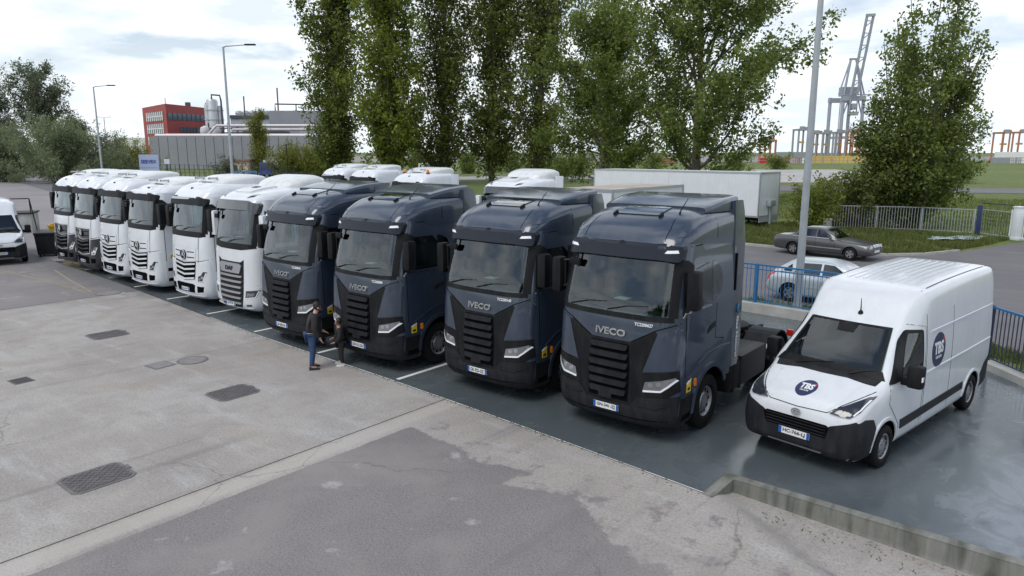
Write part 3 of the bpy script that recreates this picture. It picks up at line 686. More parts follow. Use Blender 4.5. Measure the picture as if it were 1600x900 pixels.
def chassis(t, axle_f, axle_r, rear, tankside=True):
    b = MB()
    for s in (-1, 1): b.box((s * .46 - .04, 1.2, .70), (s * .46 + .04, rear, .98))
    for y in (2.6, 3.6, axle_r - .3, axle_r + .3, rear - .06): b.box((-.42, y - .04, .76), (.42, y + .04, .94))
    b.tube([(-.9, axle_f, .5), (.9, axle_f, .5)], .07, 8); b.tube([(-.9, axle_r, .5), (.9, axle_r, .5)], .09, 8)
    b.lathe([(-.25, .1), (-.2, .24), (.2, .24), (.25, .1)], 'x', (0, axle_r, .5), 12)
    b.box((-.95, 2.34, 1.02), (.95, 2.62, 1.12)); b.box((-.85, 2.30, 1.12), (-.6, 2.42, 2.1)); b.box((.6, 2.30, 1.12), (.85, 2.42, 2.1))
    b.build('chassis_frame', 'frame', t)
    for s in (-1, 1):
        o = MB().box((s * 1.22 if s < 0 else .62, 2.42, .38), (-.62 if s < 0 else 1.22, axle_r - .70, 1.02), .09).build('fuel_tank', 'tank', t)
        b = MB()
        for y in (2.62, 2.95): b.box((s * 1.228 if s < 0 else .60, y, .375), (-.60 if s < 0 else 1.228, y + .07, 1.028), .0)
        b.build('tank_strap', 'frame', o)
        for k, x in enumerate((1.08, .76)): wheel(t, TWr if k == 0 else TW, s * x, axle_r, .51, s)
        b = MB(); n = 12; y0 = axle_r
        for i in range(n):
            a0, a1 = math.pi * (.05 + .9 * i / n), math.pi * (.05 + .9 * (i + 1) / n)
            p = [(s * xx, y0 + rr_ * math.cos(a), .52 + rr_ * math.sin(a)) for a in (a0, a1) for xx, rr_ in ((.6, .60), (1.24, .60), (1.24, .63), (.6, .63))]
            b.add(p, [(0, 1, 5, 4), (3, 2, 6, 7), (1, 2, 6, 5), (0, 3, 7, 4)])
        b.build('mudguard', 'plastic2', t)
        MB().box((s * 1.05 if s > 0 else -1.2, rear - .02, .8), (1.2 if s > 0 else s * 1.05 + 0.0, rear + .05, .95), .01).build('tail_light', 'tail', t)
    b = MB(); b.lathe([(0, .52), (.08, .52), (.10, .46), (.10, .10), (.02, .08)], 'z', (0, axle_r - .05, 1.06), 24); b.build('fifth_wheel', 'frame', t)
    b = MB()
    for k in range(3): b.tube([(-.3 + .3 * k, 2.45, 1.9), (-.32 + .3 * k, 2.8, 1.35), (-.3 + .28 * k, 3.2, 1.4), (-.25 + .25 * k, 2.9, 1.0)], .022, 6)
    b.build('air_hoses', 'plastic', t)
    b = MB(); b.tube([(-.5, 2.75, .98), (.5, 2.75, .98)], .16, 12); b.tube([(-.5, 3.1, .98), (.5, 3.1, .98)], .12, 12); b.build('air_tanks', 'silver', t)
def cab_interior(t, zfloor, ztop, ydash, lhd=1, curtain=True):
    MB().box((-1.06, ydash, zfloor - .02), (1.06, ydash + .38, zfloor + .07), .05).build('dashboard', 'dash', t)
    for s in (-1, 1):
        o = MB().box((s * .58 - .24, 1.05, zfloor - .03), (s * .58 + .24, 1.45, zfloor + .10), .06).build('seat', 'seat', t)
        MB().box((s * .58 - .25, 1.40, zfloor), (s * .58 + .25, 1.56, zfloor + .52), .07).build('seat_back', 'seat', o)
        MB().box((s * .58 - .14, 1.42, zfloor + .54), (s * .58 + .14, 1.53, zfloor + .74), .05).build('headrest', 'seat', o)
    b = MB(); c = Vector((lhd * .58, ydash + .50, zfloor + .15)); pts = [c + Vector((.21 * math.cos(a), .10 * math.sin(a), .19 * math.sin(a))) for a in np.linspace(0, 2 * math.pi, 17)]
    b.tube(pts, .017, 6, False); b.bar(c + Vector((-.2, 0, 0)), c + Vector((.2, 0, 0)), .05, .03); b.tube([c, c + Vector((0, -.16, -.14))], .03, 6); b.build('steering_wheel', 'dash', t)
    if curtain:
        b = MB(); n = 60
        for s in (-1, 1):
            k = len(b.v)
            for i in range(n // 2 + 1):
                x = s * (.62 + .44 * i / (n // 2)); y = 1.76 + .025 * math.sin(i * 1.7)
                b.v += [(x, y, zfloor), (x, y, ztop - .04)]
            for i in range(n // 2): b.f.append((k + 2 * i, k + 2 * i + 2, k + 2 * i + 3, k + 2 * i + 1))
        b.build('curtain', 'curtain', t, recalc=False)
    MB().box((-.16, ydash + .02, zfloor + .075), (.10, ydash + .2, zfloor + .085)).build('dashboard_paper', 'paper', t)
def wipers(t, bvh, z, xs, L):
    for x, s in xs:
        p0 = at_pt(bvh, 'front', x, z, .03); pm = at_pt(bvh, 'front', x + s * L * .5, z + .10, .025); p1 = at_pt(bvh, 'front', x + s * L, z + .13, .018)
        MB().tube([p0, pm, p1], [.014, .010, .007], 5).build('wiper', 'plastic', t)
def plate(t, bvh, x, z, s, w=.52, h=.11, off=.03):
    """flat licence plate with a blue band at each end"""
    c = at_pt(bvh, 'front', x, z, off); y = c.y
    o = MB().box((x - w / 2, y - .006, z - h / 2), (x + w / 2, y + .012, z + h / 2), .0).build('licence_plate', 'plate', t)
    for a, b_ in ((-w / 2, -w / 2 + .05), (w / 2 - .045, w / 2)): MB().box((x + a, y - .009, z - h / 2), (x + b_, y - .003, z + h / 2)).build('blue_band', 'plateb', o)
    lettering('lettering', o, s, 'ink', lambda a, b_, q: Vector((x + a, y - .0062 - q * .5, z + b_)), w * .72, h * .68, .028, off=.004, thick=.003)
    return o
def sticker(t, bvh, y, z, frame='right', w=.16):
    patch('warning_sticker', t, bvh, frame, [(y, z), (y + w, z), (y + w, z + w * 1.2), (y, z + w)], 'yellow', off=.006, thick=.008, step=0)
    patch('warning_sticker', t, bvh, frame, strip([(y, z + w * .95), (y + w, z + w * 1.35)], w * .2), 'paper', off=.008, thick=.01, step=0)
    patch('warning_sticker', t, bvh, frame, [(y + w * .7, z + w * 1.45), (y + w, z + w * 1.5), (y + w, z + w * 1.75), (y + w * .7, z + w * 1.7)], 'red', off=.007, thick=.009, step=0)
    patch('warning_sticker', t, bvh, frame, [(y + w * .22, z + w * .2), (y + w * .78, z + w * .2), (y + w * .78, z + w * .55), (y + w * .22, z + w * .5)], 'ink', off=.0075, thick=.009, step=0)

# ------------------------------------------------------------------ dark blue tractor
def make_navy():
    t = thing('truck', 'x', 'truck')
    lev = [(.30, .13, 1.14, .36, .13), (.42, .04, 1.21, .38, .13), (.62, .0, 1.24, .38, .13), (1.1, .0, 1.25, .38, .13), (1.7, .025, 1.25, .38, .12), (2.28, .09, 1.245, .36, .11), (2.8, .22, 1.22, .34, .10), (3.25, .345, 1.19, .34, .09), (3.48, .40, 1.17, .34, .08)]
    lo = cab_lower(lev, 2.34); me0 = lo.mesh('cab'); bv = bvh_mesh(me0)
    for m in ('navy', 'interior', 'gap'): me0.materials.append(M[m])
    cut = [(MB().prism([(-1.02, 2.30), (1.02, 2.30), (.98, 3.2), (-.98, 3.2)], 'y', -.5, 1.85), 1),
           (MB().prism([(.52, 2.40), (1.42, 2.40), (1.42, 2.98), (1.28, 3.10), (.70, 3.10)], 'x', -2, 2), 1)]
    for s in (-1, 1):
        cut.append((MB().drum(s * .60, s * 1.6, .64, (0, 1.46, .53)), 2))
    cut.append((MB().box((-2, 1.46, .1), (2, 2.6, .86)), 2))
    cab = link('cab_body', boolean(me0, cut), None, t)
    rf = roof_loft([(.34, .96, 3.50, 3.0), (.42, 1.04, 3.62, 3.4), (.62, 1.12, 3.78, 4), (.95, 1.17, 3.93, 4.5), (1.45, 1.19, 4.02, 5), (2.34, 1.19, 4.06, 6)], 3.34)
    rme = rf.mesh('roof', 50); link('roof_fairing', rme, 'navy', t); rb_ = bvh_mesh(rme)
    sp = roof_loft([(1.42, 1.02, 4.05, 8), (1.6, 1.06, 4.09, 9), (2.2, 1.12, 4.19, 10), (2.62, 1.12, 4.22, 10)], 3.95); spm = sp.mesh('spoiler', 40); link('roof_spoiler', spm, 'navy', t)
    for s in (-1, 1):
        b = MB(); sec = []
        for z, y1 in ((.95, 2.74), (1.4, 2.84), (3.3, 2.84), (3.9, 2.80), (4.12, 2.72)):
            wx = 1.225 if z < 3 else 1.225 - (z - 3) * .045
            sec.append([(s * (wx - .05), 2.30, z), (s * (wx + .005), 2.36, z), (s * (wx + .02), y1 - .05, z), (s * wx, y1, z), (s * (wx - .04), y1, z)])
        k = len(b.v)
        for q in sec: b.v += q
        for i in range(len(sec) - 1):
            for j in range(4): b.f.append((i * 5 + j, i * 5 + j + 1, (i + 1) * 5 + j + 1, (i + 1) * 5 + j))
            b.f.append((i * 5 + 4, i * 5, (i + 1) * 5, (i + 1) * 5 + 4))
        o = b.build('side_deflector', 'navy', t)
        MB().box((min(s * 1.205, s * 1.243), 2.40, 2.45), (max(s * 1.205, s * 1.243), 2.46, 3.15)).build('air_slot', 'gap', o)
    # visor
    patch('sun_visor', t, bv, 'front', rounded([(-1.12, 3.20), (-.75, 3.225), (.75, 3.225), (1.12, 3.20), (1.13, 3.44), (.8, 3.50), (-.8, 3.50), (-1.13, 3.44)], .05), 'navy2', off=.135, thick=.16, step=.06)
    for s in (-1, 1): patch('visor_lamp', t, bv, 'front', [(s * .86, 3.34), (s * 1.08, 3.35), (s * 1.06, 3.40), (s * .90, 3.39)], 'drl', off=.139, thick=.01, step=.05)
    # glazing
    patch('windscreen_surround', t, bv, 'front', strip([(-1.12, 2.245), (-.7, 2.225), (.7, 2.225), (1.12, 2.245)], .09), 'plastic', off=.01, thick=.02, step=.06)
    sym(t, 'windscreen_pillar', bv, [(1.03, 2.27), (1.16, 2.27), (1.12, 3.22), (.985, 3.22)], 'plastic', off=.006, thick=.02, step=.06)
    patch('windscreen', t, bv, 'front', [(-1.06, 2.26), (1.06, 2.26), (1.01, 3.23), (-1.01, 3.23)], 'ws', off=.002, thick=.0, step=.09)
    both(t, 'window_frame', bv, strip([(.36, 2.27), (.40, 2.34), (1.40, 2.34), (1.40, 2.34)], .03), 'chrome', off=.008, thick=.02, step=.1)
    both(t, 'pillar_trim', bv, [(.34, 2.3), (.53, 2.37), (.71, 3.12), (.56, 3.22), (.48, 3.22)], 'plastic', off=.006, thick=.02, step=.08)
    both(t, 'side_window', bv, [(.50, 2.38), (1.42, 2.38), (1.42, 2.99), (1.28, 3.12), (.68, 3.12)], 'sg', off=.002, thick=0, step=0)
    both(t, 'quarter_window', bv, rounded([(1.43, 2.38), (1.80, 2.52), (1.86, 2.8), (1.74, 3.02), (1.52, 3.12), (1.43, 3.12)], .05), 'dg', off=.005, thick=.012, step=0)
    both(t, 'door_seam', bv, strip([(.42, 2.28), (.44, 1.2)], .014), 'gap', off=.002, thick=.004, step=.1)
    both(t, 'door_seam', bv, strip([(1.62, 2.34), (1.60, 1.70), (1.98, 1.62)], .014), 'gap', off=.002, thick=.004, step=.1)
    both(t, 'door_handle', bv, rounded([(1.24, 1.84), (1.56, 1.92), (1.56, 2.02), (1.34, 1.96)], .02), 'plastic', off=.012, thick=.02, step=0)
    both(t, 'wheel_arch_trim', bv, strip([(1.46 + .69 * math.cos(a), .53 + .69 * math.sin(a)) for a in np.linspace(math.pi * 1.02, math.pi * .12, 16)], .09), 'navy', off=.030, thick=.04, step=.1)
    both(t, 'side_step', bv, [(.34, .32), (.80, .32), (.84, .62), (.78, .86), (.34, .86)], 'plastic', off=.012, thick=.02, step=.1)
    both(t, 'step_recess', bv, [(.42, .42), (.74, .42), (.76, .54), (.42, .54)], 'gap', off=.014, thick=.02, step=.1)
    both(t, 'body_crease', bv, strip([(.60, 1.16), (.95, 1.34), (1.35, 1.46), (1.9, 1.48), (2.3, 1.44)], .035), 'navy', off=.016, thick=.02, step=.12)
    both(t, 'marker_light', bv, rounded([(.80, .98), (.87, .98), (.87, 1.12), (.80, 1.12)], .02), 'amber', off=.02, thick=.03, step=0)
    for fr in ('right', 'left'):
        patch('roof_crease', t, rb_, fr, strip([(.50, 3.62), (.9, 3.70), (1.5, 3.79), (2.3, 3.85)], .05), 'navy', off=.020, thick=.03, step=.1)
        patch('roof_seam', t, rb_, fr, strip([(1.52, 4.0), (1.62, 3.85), (1.62, 3.5)], .016), 'gap', off=.002, thick=.004, step=.08)
        patch('roof_seam', t, bv, fr, strip([(.52, 3.445), (1.4, 3.445), (2.3, 3.445)], .014), 'gap', off=.003, thick=.005, step=.15)
    for s in (-1, 1): patch('roof_seam', t, rb_, 'front', strip([(s * .80, 3.53), (s * .80, 3.72), (s * .74, 3.90)], .012), 'gap', off=.003, thick=.006, step=.05)
    # nose
    sym(t, 'hood_seam', bv, strip([(.40, 1.79), (.86, 2.05), (1.20, 2.18)], .016), 'gap', off=.003, thick=.006, step=.06)
    sym(t, 'corner_panel', bv, [(.665, 1.31), (1.215, 1.40), (1.225, 2.06), (1.16, 2.13), (.90, 2.02)], 'navy', off=.022, thick=.03, step=.06)
    patch('grille_surround', t, bv, 'front', [(-.42, 1.79), (.42, 1.79), (.84, 2.03), (.885, 1.98), (.65, 1.30), (.60, .84), (.44, .66), (-.44, .66), (-.60, .84), (-.65, 1.30), (-.885, 1.98), (-.84, 2.03)], 'plastic', off=.012, thick=.03, step=.07)
    patch('grille_recess', t, bv, 'front', [(-.38, 1.74), (.38, 1.74), (.42, 1.3), (.40, .72), (-.40, .72), (-.42, 1.3)], 'gap', off=.016, thick=.02, step=.1)
    for i in range(6):
        z = 1.69 - i * .163; w = .37 + .03 * math.sin(math.pi * (i + .5) / 6)
        patch('grille_slat', t, bv, 'front', rounded([(-w, z + .035), (w, z + .035), (w - .03, z - .06), (-w + .03, z - .06)], .03), 'plastic2', off=.062, thick=.05, step=.12)
    patch('grille_sensor', t, bv, 'front', [(-.16, .73), (.10, .73), (.10, .82), (-.16, .82)], 'plastic2', off=.07, thick=.05, step=0)
    sym(t, 'headlight_housing', bv, [(.62, 1.28), (1.22, 1.375), (1.236, 1.0), (1.10, .90), (.60, .86)], 'plastic', off=.018, thick=.03, step=.06)
    for poly, lens in (([(.68, .98), (1.02, 1.03), (1.20, 1.20), (1.19, 1.26), (.98, 1.20), (.72, 1.14)], None),):
        for q in (poly, mir(poly)):
            h = patch('headlight', t, bv, 'front', q, 'lamp', off=.026, thick=.03, step=.05)
        for sg in (1, -1):
            q = strip([(sg * .69, .975), (sg * 1.0, 1.015), (sg * 1.10, 1.10), (sg * 1.21, 1.215)], .032); patch('daytime_light', t, bv, 'front', q if sg > 0 else q, 'drl', off=.034, thick=.03, step=.05)
            for cx in (.82, .96):
                q = [(sg * cx + .045 * math.cos(a), 1.10 + (cx - .82) * .25 + .04 * math.sin(a)) for a in np.linspace(0, 2 * math.pi, 10, endpoint=False)]; patch('lamp_lens', t, bv, 'front', q, 'chrome', off=.031, thick=.02, step=0)
    patch('front_bumper', t, bv, 'front', [(-1.13, .31), (1.13, .31), (1.20, .42), (1.235, .92), (1.10, .90), (.60, .855), (.44, .665), (-.44, .665), (-.60, .855), (-1.10, .90), (-1.235, .92), (-1.20, .42)], 'plastic2', off=.030, thick=.04, step=.06)
    patch('bumper_groove', t, bv, 'front', strip([(-1.1, .47), (-.6, .43), (.6, .43), (1.1, .47)], .02), 'gap', off=.032, thick=.01, step=.08)
    sym(t, 'bumper_crease', bv, strip([(.55, .72), (.9, .70), (1.16, .80)], .03), 'plastic2', off=.048, thick=.03, step=.06)
    lettering('badge_lettering', t, 'IVECO', 'chrome', onto(bv, 'front', 0, 1.925), .60, .125, .035, off=.028, thick=.02)
    # hatch, aerials, front mirror
    patch('roof_hatch', t, rb_, 'top', rounded([(-.42, .86), (.42, .86), (.42, 1.36), (-.42, 1.36)], .04), 'dg', off=.018, thick=.04, step=.1)
    for s in (-1, 1): patch('hatch_hinge', t, rb_, 'top', [(s * .46 - .02, .80), (s * .46 + .02, .80), (s * .46 + .02, .92), (s * .46 - .02, .92)], 'plastic', off=.05, thick=.06, step=0)
    p = drop(rb_, 'top', .72, 1.05, 0); MB().tube([p, p + Vector((0, .02, .05)), p + Vector((0, .30, .26))], [.022, .012, .005], 6).build('antenna', 'plastic', t)
    p = at_pt(bv, 'front', -.86, 3.16, .10); b = MB().box((-1.02, p.y - .06, 2.98), (-.80, p.y + .0, 3.12), .03); b.tube([(-.9, p.y + .02, 3.10), (-.9, p.y + .05, 3.22)], .02, 6); b.build('front_mirror', 'plastic', t)
    for s in (-1, 1): mirror_arm(t, s, 1.28, .40, 2.42, 3.08, w=.20, d=.24)
    wipers(t, bv, 2.30, ((-.9, 1), (-.1, 1)), .75)
    cab_interior(t, 2.36, 3.2, .36, curtain=False)
    for s in (-1, 1): wheel(t, TW, s * 1.06, 1.46, .51, s)
    chassis(t, 1.46, 5.1, 6.1)
    return t, bv
def number(t, bv, s, x=.62, z=2.115): lettering('fleet_number', t, s, 'letter', onto(bv, 'front', x, z), .34, .055, .02, off=.012, thick=.006)

# ------------------------------------------------------------------ white tractors with star emblem
def star_emblem(t, bv, z):
    c = at_pt(bv, 'front', 0, z, .05); r = .15
    o = MB().lathe([(0, .001), (-.01, r * .8), (-.01, r), (.03, r)], 'y', (0, c.y, z), 28).build('emblem_disc', 'plastic', t)
    b = MB(); pts = [Vector((r * math.cos(a), 0, r * math.sin(a))) for a in np.linspace(0, 2 * math.pi, 29)]
    b.tube([p + Vector((0, c.y - .02, z)) for p in pts], .014, 6, False)
    for k in range(3):
        a = math.pi / 2 + k * 2 * math.pi / 3; d = Vector((math.cos(a), 0, math.sin(a))); q = Vector((-d.z, 0, d.x)); o0 = Vector((0, c.y - .02, z))
        b.add([o0 + q * .032, o0 - q * .032, o0 + d * r, o0 + Vector((0, -.02, 0))], [(0, 2, 3), (1, 3, 2), (0, 3, 1)])
    b.build('star_emblem', 'chrome', t, recalc=False)
def make_star(dark=False, low=False, visor2=False, beacons=False, label='x'):
    t = thing('truck', label, 'truck'); lower = 'anthr' if dark else 'white'
    zt = 3.86 if low else 4.02
    lev = [(.26, .16, 1.10, .36, .14), (.40, .03, 1.20, .40, .14), (.65, .0, 1.235, .40, .14), (1.2, .02, 1.245, .40, .13), (1.75, .045, 1.245, .40, .12), (2.36, .10, 1.24, .38, .11), (2.9, .18, 1.225, .36, .10), (3.35, .255, 1.205, .36, .09), (3.6, .30, 1.19, .36, .08)]
    me0 = cab_lower(lev, 2.30).mesh('cab'); bv = bvh_mesh(me0)
    for m in ('white', 'interior', 'gap'): me0.materials.append(M[m])
    cut = [(MB().prism([(-1.00, 2.46), (1.00, 2.46), (.97, 3.30), (-.97, 3.30)], 'y', -.5, 1.85), 1), (MB().prism([(.55, 2.50), (1.45, 2.50), (1.45, 3.2), (.66, 3.2)], 'x', -2, 2), 1)]
    for s in (-1, 1): cut.append((MB().drum(s * .60, s * 1.6, .64, (0, 1.46, .53)), 2))
    cut.append((MB().box((-2, 1.46, .1), (2, 2.6, .86)), 2))
    link('cab_body', boolean(me0, cut), None, t)
    rme = roof_loft([(.26, .98, 3.56, 3.0), (.34, 1.05, 3.68, 3.3), (.55, 1.13, zt - .14, 3.8), (.9, 1.17, zt - .02, 4.3), (1.5, 1.185, zt + .02, 5), (2.30, 1.185, zt + .02, 6)], 3.42).mesh('roof', 50)
    link('roof_fairing', rme, 'white', t); rb_ = bvh_mesh(rme)
    sp = roof_loft([(1.0, .78, zt + .03, 5), (1.25, .95, zt + .12, 5), (1.7, 1.05, zt + .22, 6), (2.25, 1.08, zt + .24, 7), (2.55, 1.06, zt + .20, 7)], zt - .1).mesh('spoiler', 50); link('roof_spoiler', sp, 'white2', t)
    for s in (-1, 1): MB().box((min(s * 1.17, s * 1.225), 2.28, .95), (max(s * 1.17, s * 1.225), 2.75, zt - .1), .02).build('side_deflector', 'white', t)
    patch('sun_visor', t, bv, 'front', rounded([(-1.13, 3.30), (-.7, 3.33), (.7, 3.33), (1.13, 3.30), (1.14, 3.52), (.8, 3.60), (-.8, 3.60), (-1.14, 3.52)], .05), 'plastic2', off=.13, thick=.15, step=.06)
    if visor2: patch('visor_reflector', t, bv, 'front', [(-.95, 3.49), (.35, 3.51), (.45, 3.57), (-.85, 3.58)], 'silver', off=.136, thick=.01, step=.06)
    patch('windscreen_surround', t, bv, 'front', [(-1.12, 2.33), (-.9, 2.29), (.9, 2.29), (1.12, 2.33), (1.10, 2.47), (-1.10, 2.47)], 'plastic', off=.008, thick=.02, step=.06)
    sym(t, 'windscreen_pillar', bv, [(1.00, 2.45), (1.16, 2.40), (1.13, 3.34), (.97, 3.34)], 'plastic', off=.006, thick=.02, step=.06)
    patch('windscreen', t, bv, 'front', [(-1.03, 2.44), (1.03, 2.44), (1.0, 3.33), (-1.0, 3.33)], 'ws', off=.002, thick=0, step=.09)
    both(t, 'pillar_trim', bv, [(.34, 2.30), (.46, 2.30), (.56, 2.48), (.67, 3.22), (.52, 3.36), (.42, 3.36)], 'plastic', off=.006, thick=.02, step=.08)
    both(t, 'side_window', bv, [(.53, 2.48), (1.45, 2.48), (1.45, 3.22), (.64, 3.22)], 'sg', off=.002, thick=0, step=0)
    both(t, 'window_frame', bv, strip([(.45, 2.46), (1.48, 2.46), (1.48, 3.24)], .03), 'plastic', off=.006, thick=.015, step=0)
    both(t, 'door_seam', bv, strip([(.46, 2.3), (.46, 1.0)], .018), 'gap', off=.002, thick=.004, step=.1)
    both(t, 'door_seam', bv, strip([(1.56, 3.3), (1.56, 1.25)], .014), 'gap', off=.002, thick=.004, step=.1)
    both(t, 'wheel_arch_trim', bv, strip([(1.46 + .67 * math.cos(a), .53 + .67 * math.sin(a)) for a in np.linspace(math.pi * 1.02, math.pi * .12, 14)], .07), lower, off=.02, thick=.03, step=.1)
    both(t, 'side_step', bv, [(.42, .30), (.80, .30), (.84, .6), (.80, 1.18), (.42, 1.18)], 'plastic' if dark else 'white', off=.012, thick=.02, step=.1)
    for zz in (.45, .82): both(t, 'step_recess', bv, [(.48, zz), (.76, zz), (.76, zz + .12), (.48, zz + .12)], 'gap', off=.014, thick=.02, step=0)
    both(t, 'marker_light', bv, [(.86, 1.0), (.93, 1.0), (.93, 1.1), (.86, 1.1)], 'amber', off=.02, thick=.03, step=0)
    # nose panels
    patch('hood_panel', t, bv, 'front', rounded([(-.80, 1.93), (.80, 1.93), (.84, 2.27), (-.84, 2.27)], .03), 'white', off=.014, thick=.02, step=.07)
    gm = 'anthr' if dark else 'white'
    patch('grille_top', t, bv, 'front', [(-.66, 1.52), (0, 1.46), (.66, 1.52), (.72, 1.90), (-.72, 1.90)], gm, off=.018, thick=.03, step=.07)
    for zz in (1.80, 1.62):
        for s in (-1, 1): patch('grille_slot', t, bv, 'front', [(s * .20, zz - .022), (s * .62, zz - .008), (s * .63, zz + .022), (s * .20, zz + .012)], 'gap', off=.0205, thick=.01, step=.1)
    patch('grille_recess', t, bv, 'front', [(-.60, .92), (0, .84), (.60, .92), (.68, 1.50), (0, 1.43), (-.68, 1.50)], 'gap', off=.012, thick=.02, step=.08)
    for i in range(4):
        z = 1.405 - i * .158; w = .66 - i * .022
        patch('grille_slat', t, bv, 'front', [(-w, z + .055), (0, z - .015), (w, z + .055), (w - .01, z + .0), (0, z - .072), (-w + .01, z + .0)], gm, off=.035, thick=.02, step=.12)
    star_emblem(t, bv, 1.70)
    sym(t, 'corner_seam', bv, strip([(.86, 2.28), (.82, 1.55), (.74, .9)], .016), 'gap', off=.003, thick=.006, step=.06)
    sym(t, 'bumper_seam', bv, strip([(.70, 1.52), (1.0, 1.54), (1.22, 1.60)], .018), 'gap', off=.003, thick=.006, step=.06)
    low_z = [(-1.10, .27), (1.10, .27), (1.19, .40), (1.23, .80), (1.20, 1.52), (1.0, 1.50), (.78, 1.46), (.66, .88), (0, .80), (-.66, .88), (-.78, 1.46), (-1.0, 1.50), (-1.20, 1.52), (-1.23, .80), (-1.19, .40)]
    patch('front_bumper', t, bv, 'front', low_z, lower, off=.022, thick=.035, step=.06)
    if dark: sym(t, 'lower_corner', bv, [(.80, 1.47), (1.20, 1.53), (1.23, 1.0), (.74, .95)], 'anthr', off=.026, thick=.03, step=.06)
    hl = [(.78, .84), (1.02, .86), (1.14, 1.18), (1.04, 1.20), (.94, 1.06), (.82, 1.04)]
    sym(t, 'headlight', bv, hl, 'lamp' if dark else 'lampdark', off=.030, thick=.03, step=.05)
    for s in (-1, 1):
        for cx, cz in ((.88, .94), (1.0, 1.0)):
            patch('lamp_lens', t, bv, 'front', [(s * cx + .05 * math.cos(a), cz + .045 * math.sin(a)) for a in np.linspace(0, 2 * math.pi, 10, endpoint=False)], 'drl' if dark else 'chrome', off=.036, thick=.02, step=0)
        patch('daytime_light', t, bv, 'front', strip([(s * .80, .85), (s * 1.02, .88), (s * 1.12, 1.16)], .022), 'drl', off=.034, thick=.02, step=.05)
    patch('bumper_opening', t, bv, 'front', [(-.55, .46), (.55, .46), (.62, .72), (.50, .76), (-.50, .76), (-.62, .72)], 'gap', off=.025, thick=.02, step=.08)
    sym(t, 'fog_lamp_opening', bv, [(.70, .48), (1.0, .52), (1.04, .70), (.72, .70)], 'gap', off=.025, thick=.02, step=.08)
    patch('bumper_lip', t, bv, 'front', strip([(-1.05, .36), (-.6, .33), (.6, .33), (1.05, .36)], .05), lower, off=.045, thick=.04, step=.08)
    p = drop(rb_, 'front', .0, 3.84 - (.1 if low else 0), .01); MB().box((-.04, p.y - .02, p.z - .03), (.04, p.y + .06, p.z + .03), .01).build('roof_camera', 'plastic', t)
    for s in (-1, 1):
        q = drop(rb_, 'top', s * .45, 1.15, 0); b = MB(); b.tube([q, q + Vector((0, -.02, .11))], .02, 6); b.lathe([(-.28, .035), (-.02, .03), (.02, .05)], 'y', q + Vector((0, -.02, .13)), 10); b.build('air_horn', 'silver', t)
    patch('roof_hatch', t, rb_, 'top', rounded([(-.38, 1.0), (.38, 1.0), (.38, 1.5), (-.38, 1.5)], .04), 'plastic2', off=.03, thick=.05, step=.12)
    if beacons:
        for s in (-1, 1):
            q = drop(rb_, 'top', s * .85, .95, 0); MB().lathe([(0, .09), (.05, .09)], 'z', q, 14).build('beacon_base', 'plastic', t); MB().lathe([(.05, .075), (.17, .07), (.20, .03), (.20, .001)], 'z', q, 14).build('beacon', 'amber', t)
    p = at_pt(bv, 'front', -.86, 3.2, .10); b = MB().box((-1.0, p.y - .06, 3.04), (-.80, p.y, 3.20), .03); b.tube([(-.9, p.y + .02, 3.18), (-.9, p.y + .05, 3.34)], .02, 6); b.build('front_mirror', 'plastic', t)
    for s in (-1, 1): mirror_arm(t, s, 1.29, .38, 2.50, 3.24, body='plastic')
    wipers(t, bv, 2.50, ((-.9, 1), (-.1, 1)), .75)
    cab_interior(t, 2.52, 3.3, .30)
    for s in (-1, 1): wheel(t, TW, s * 1.06, 1.46, .51, s)
    chassis(t, 1.46, 5.1, 6.1)
    return t, bv

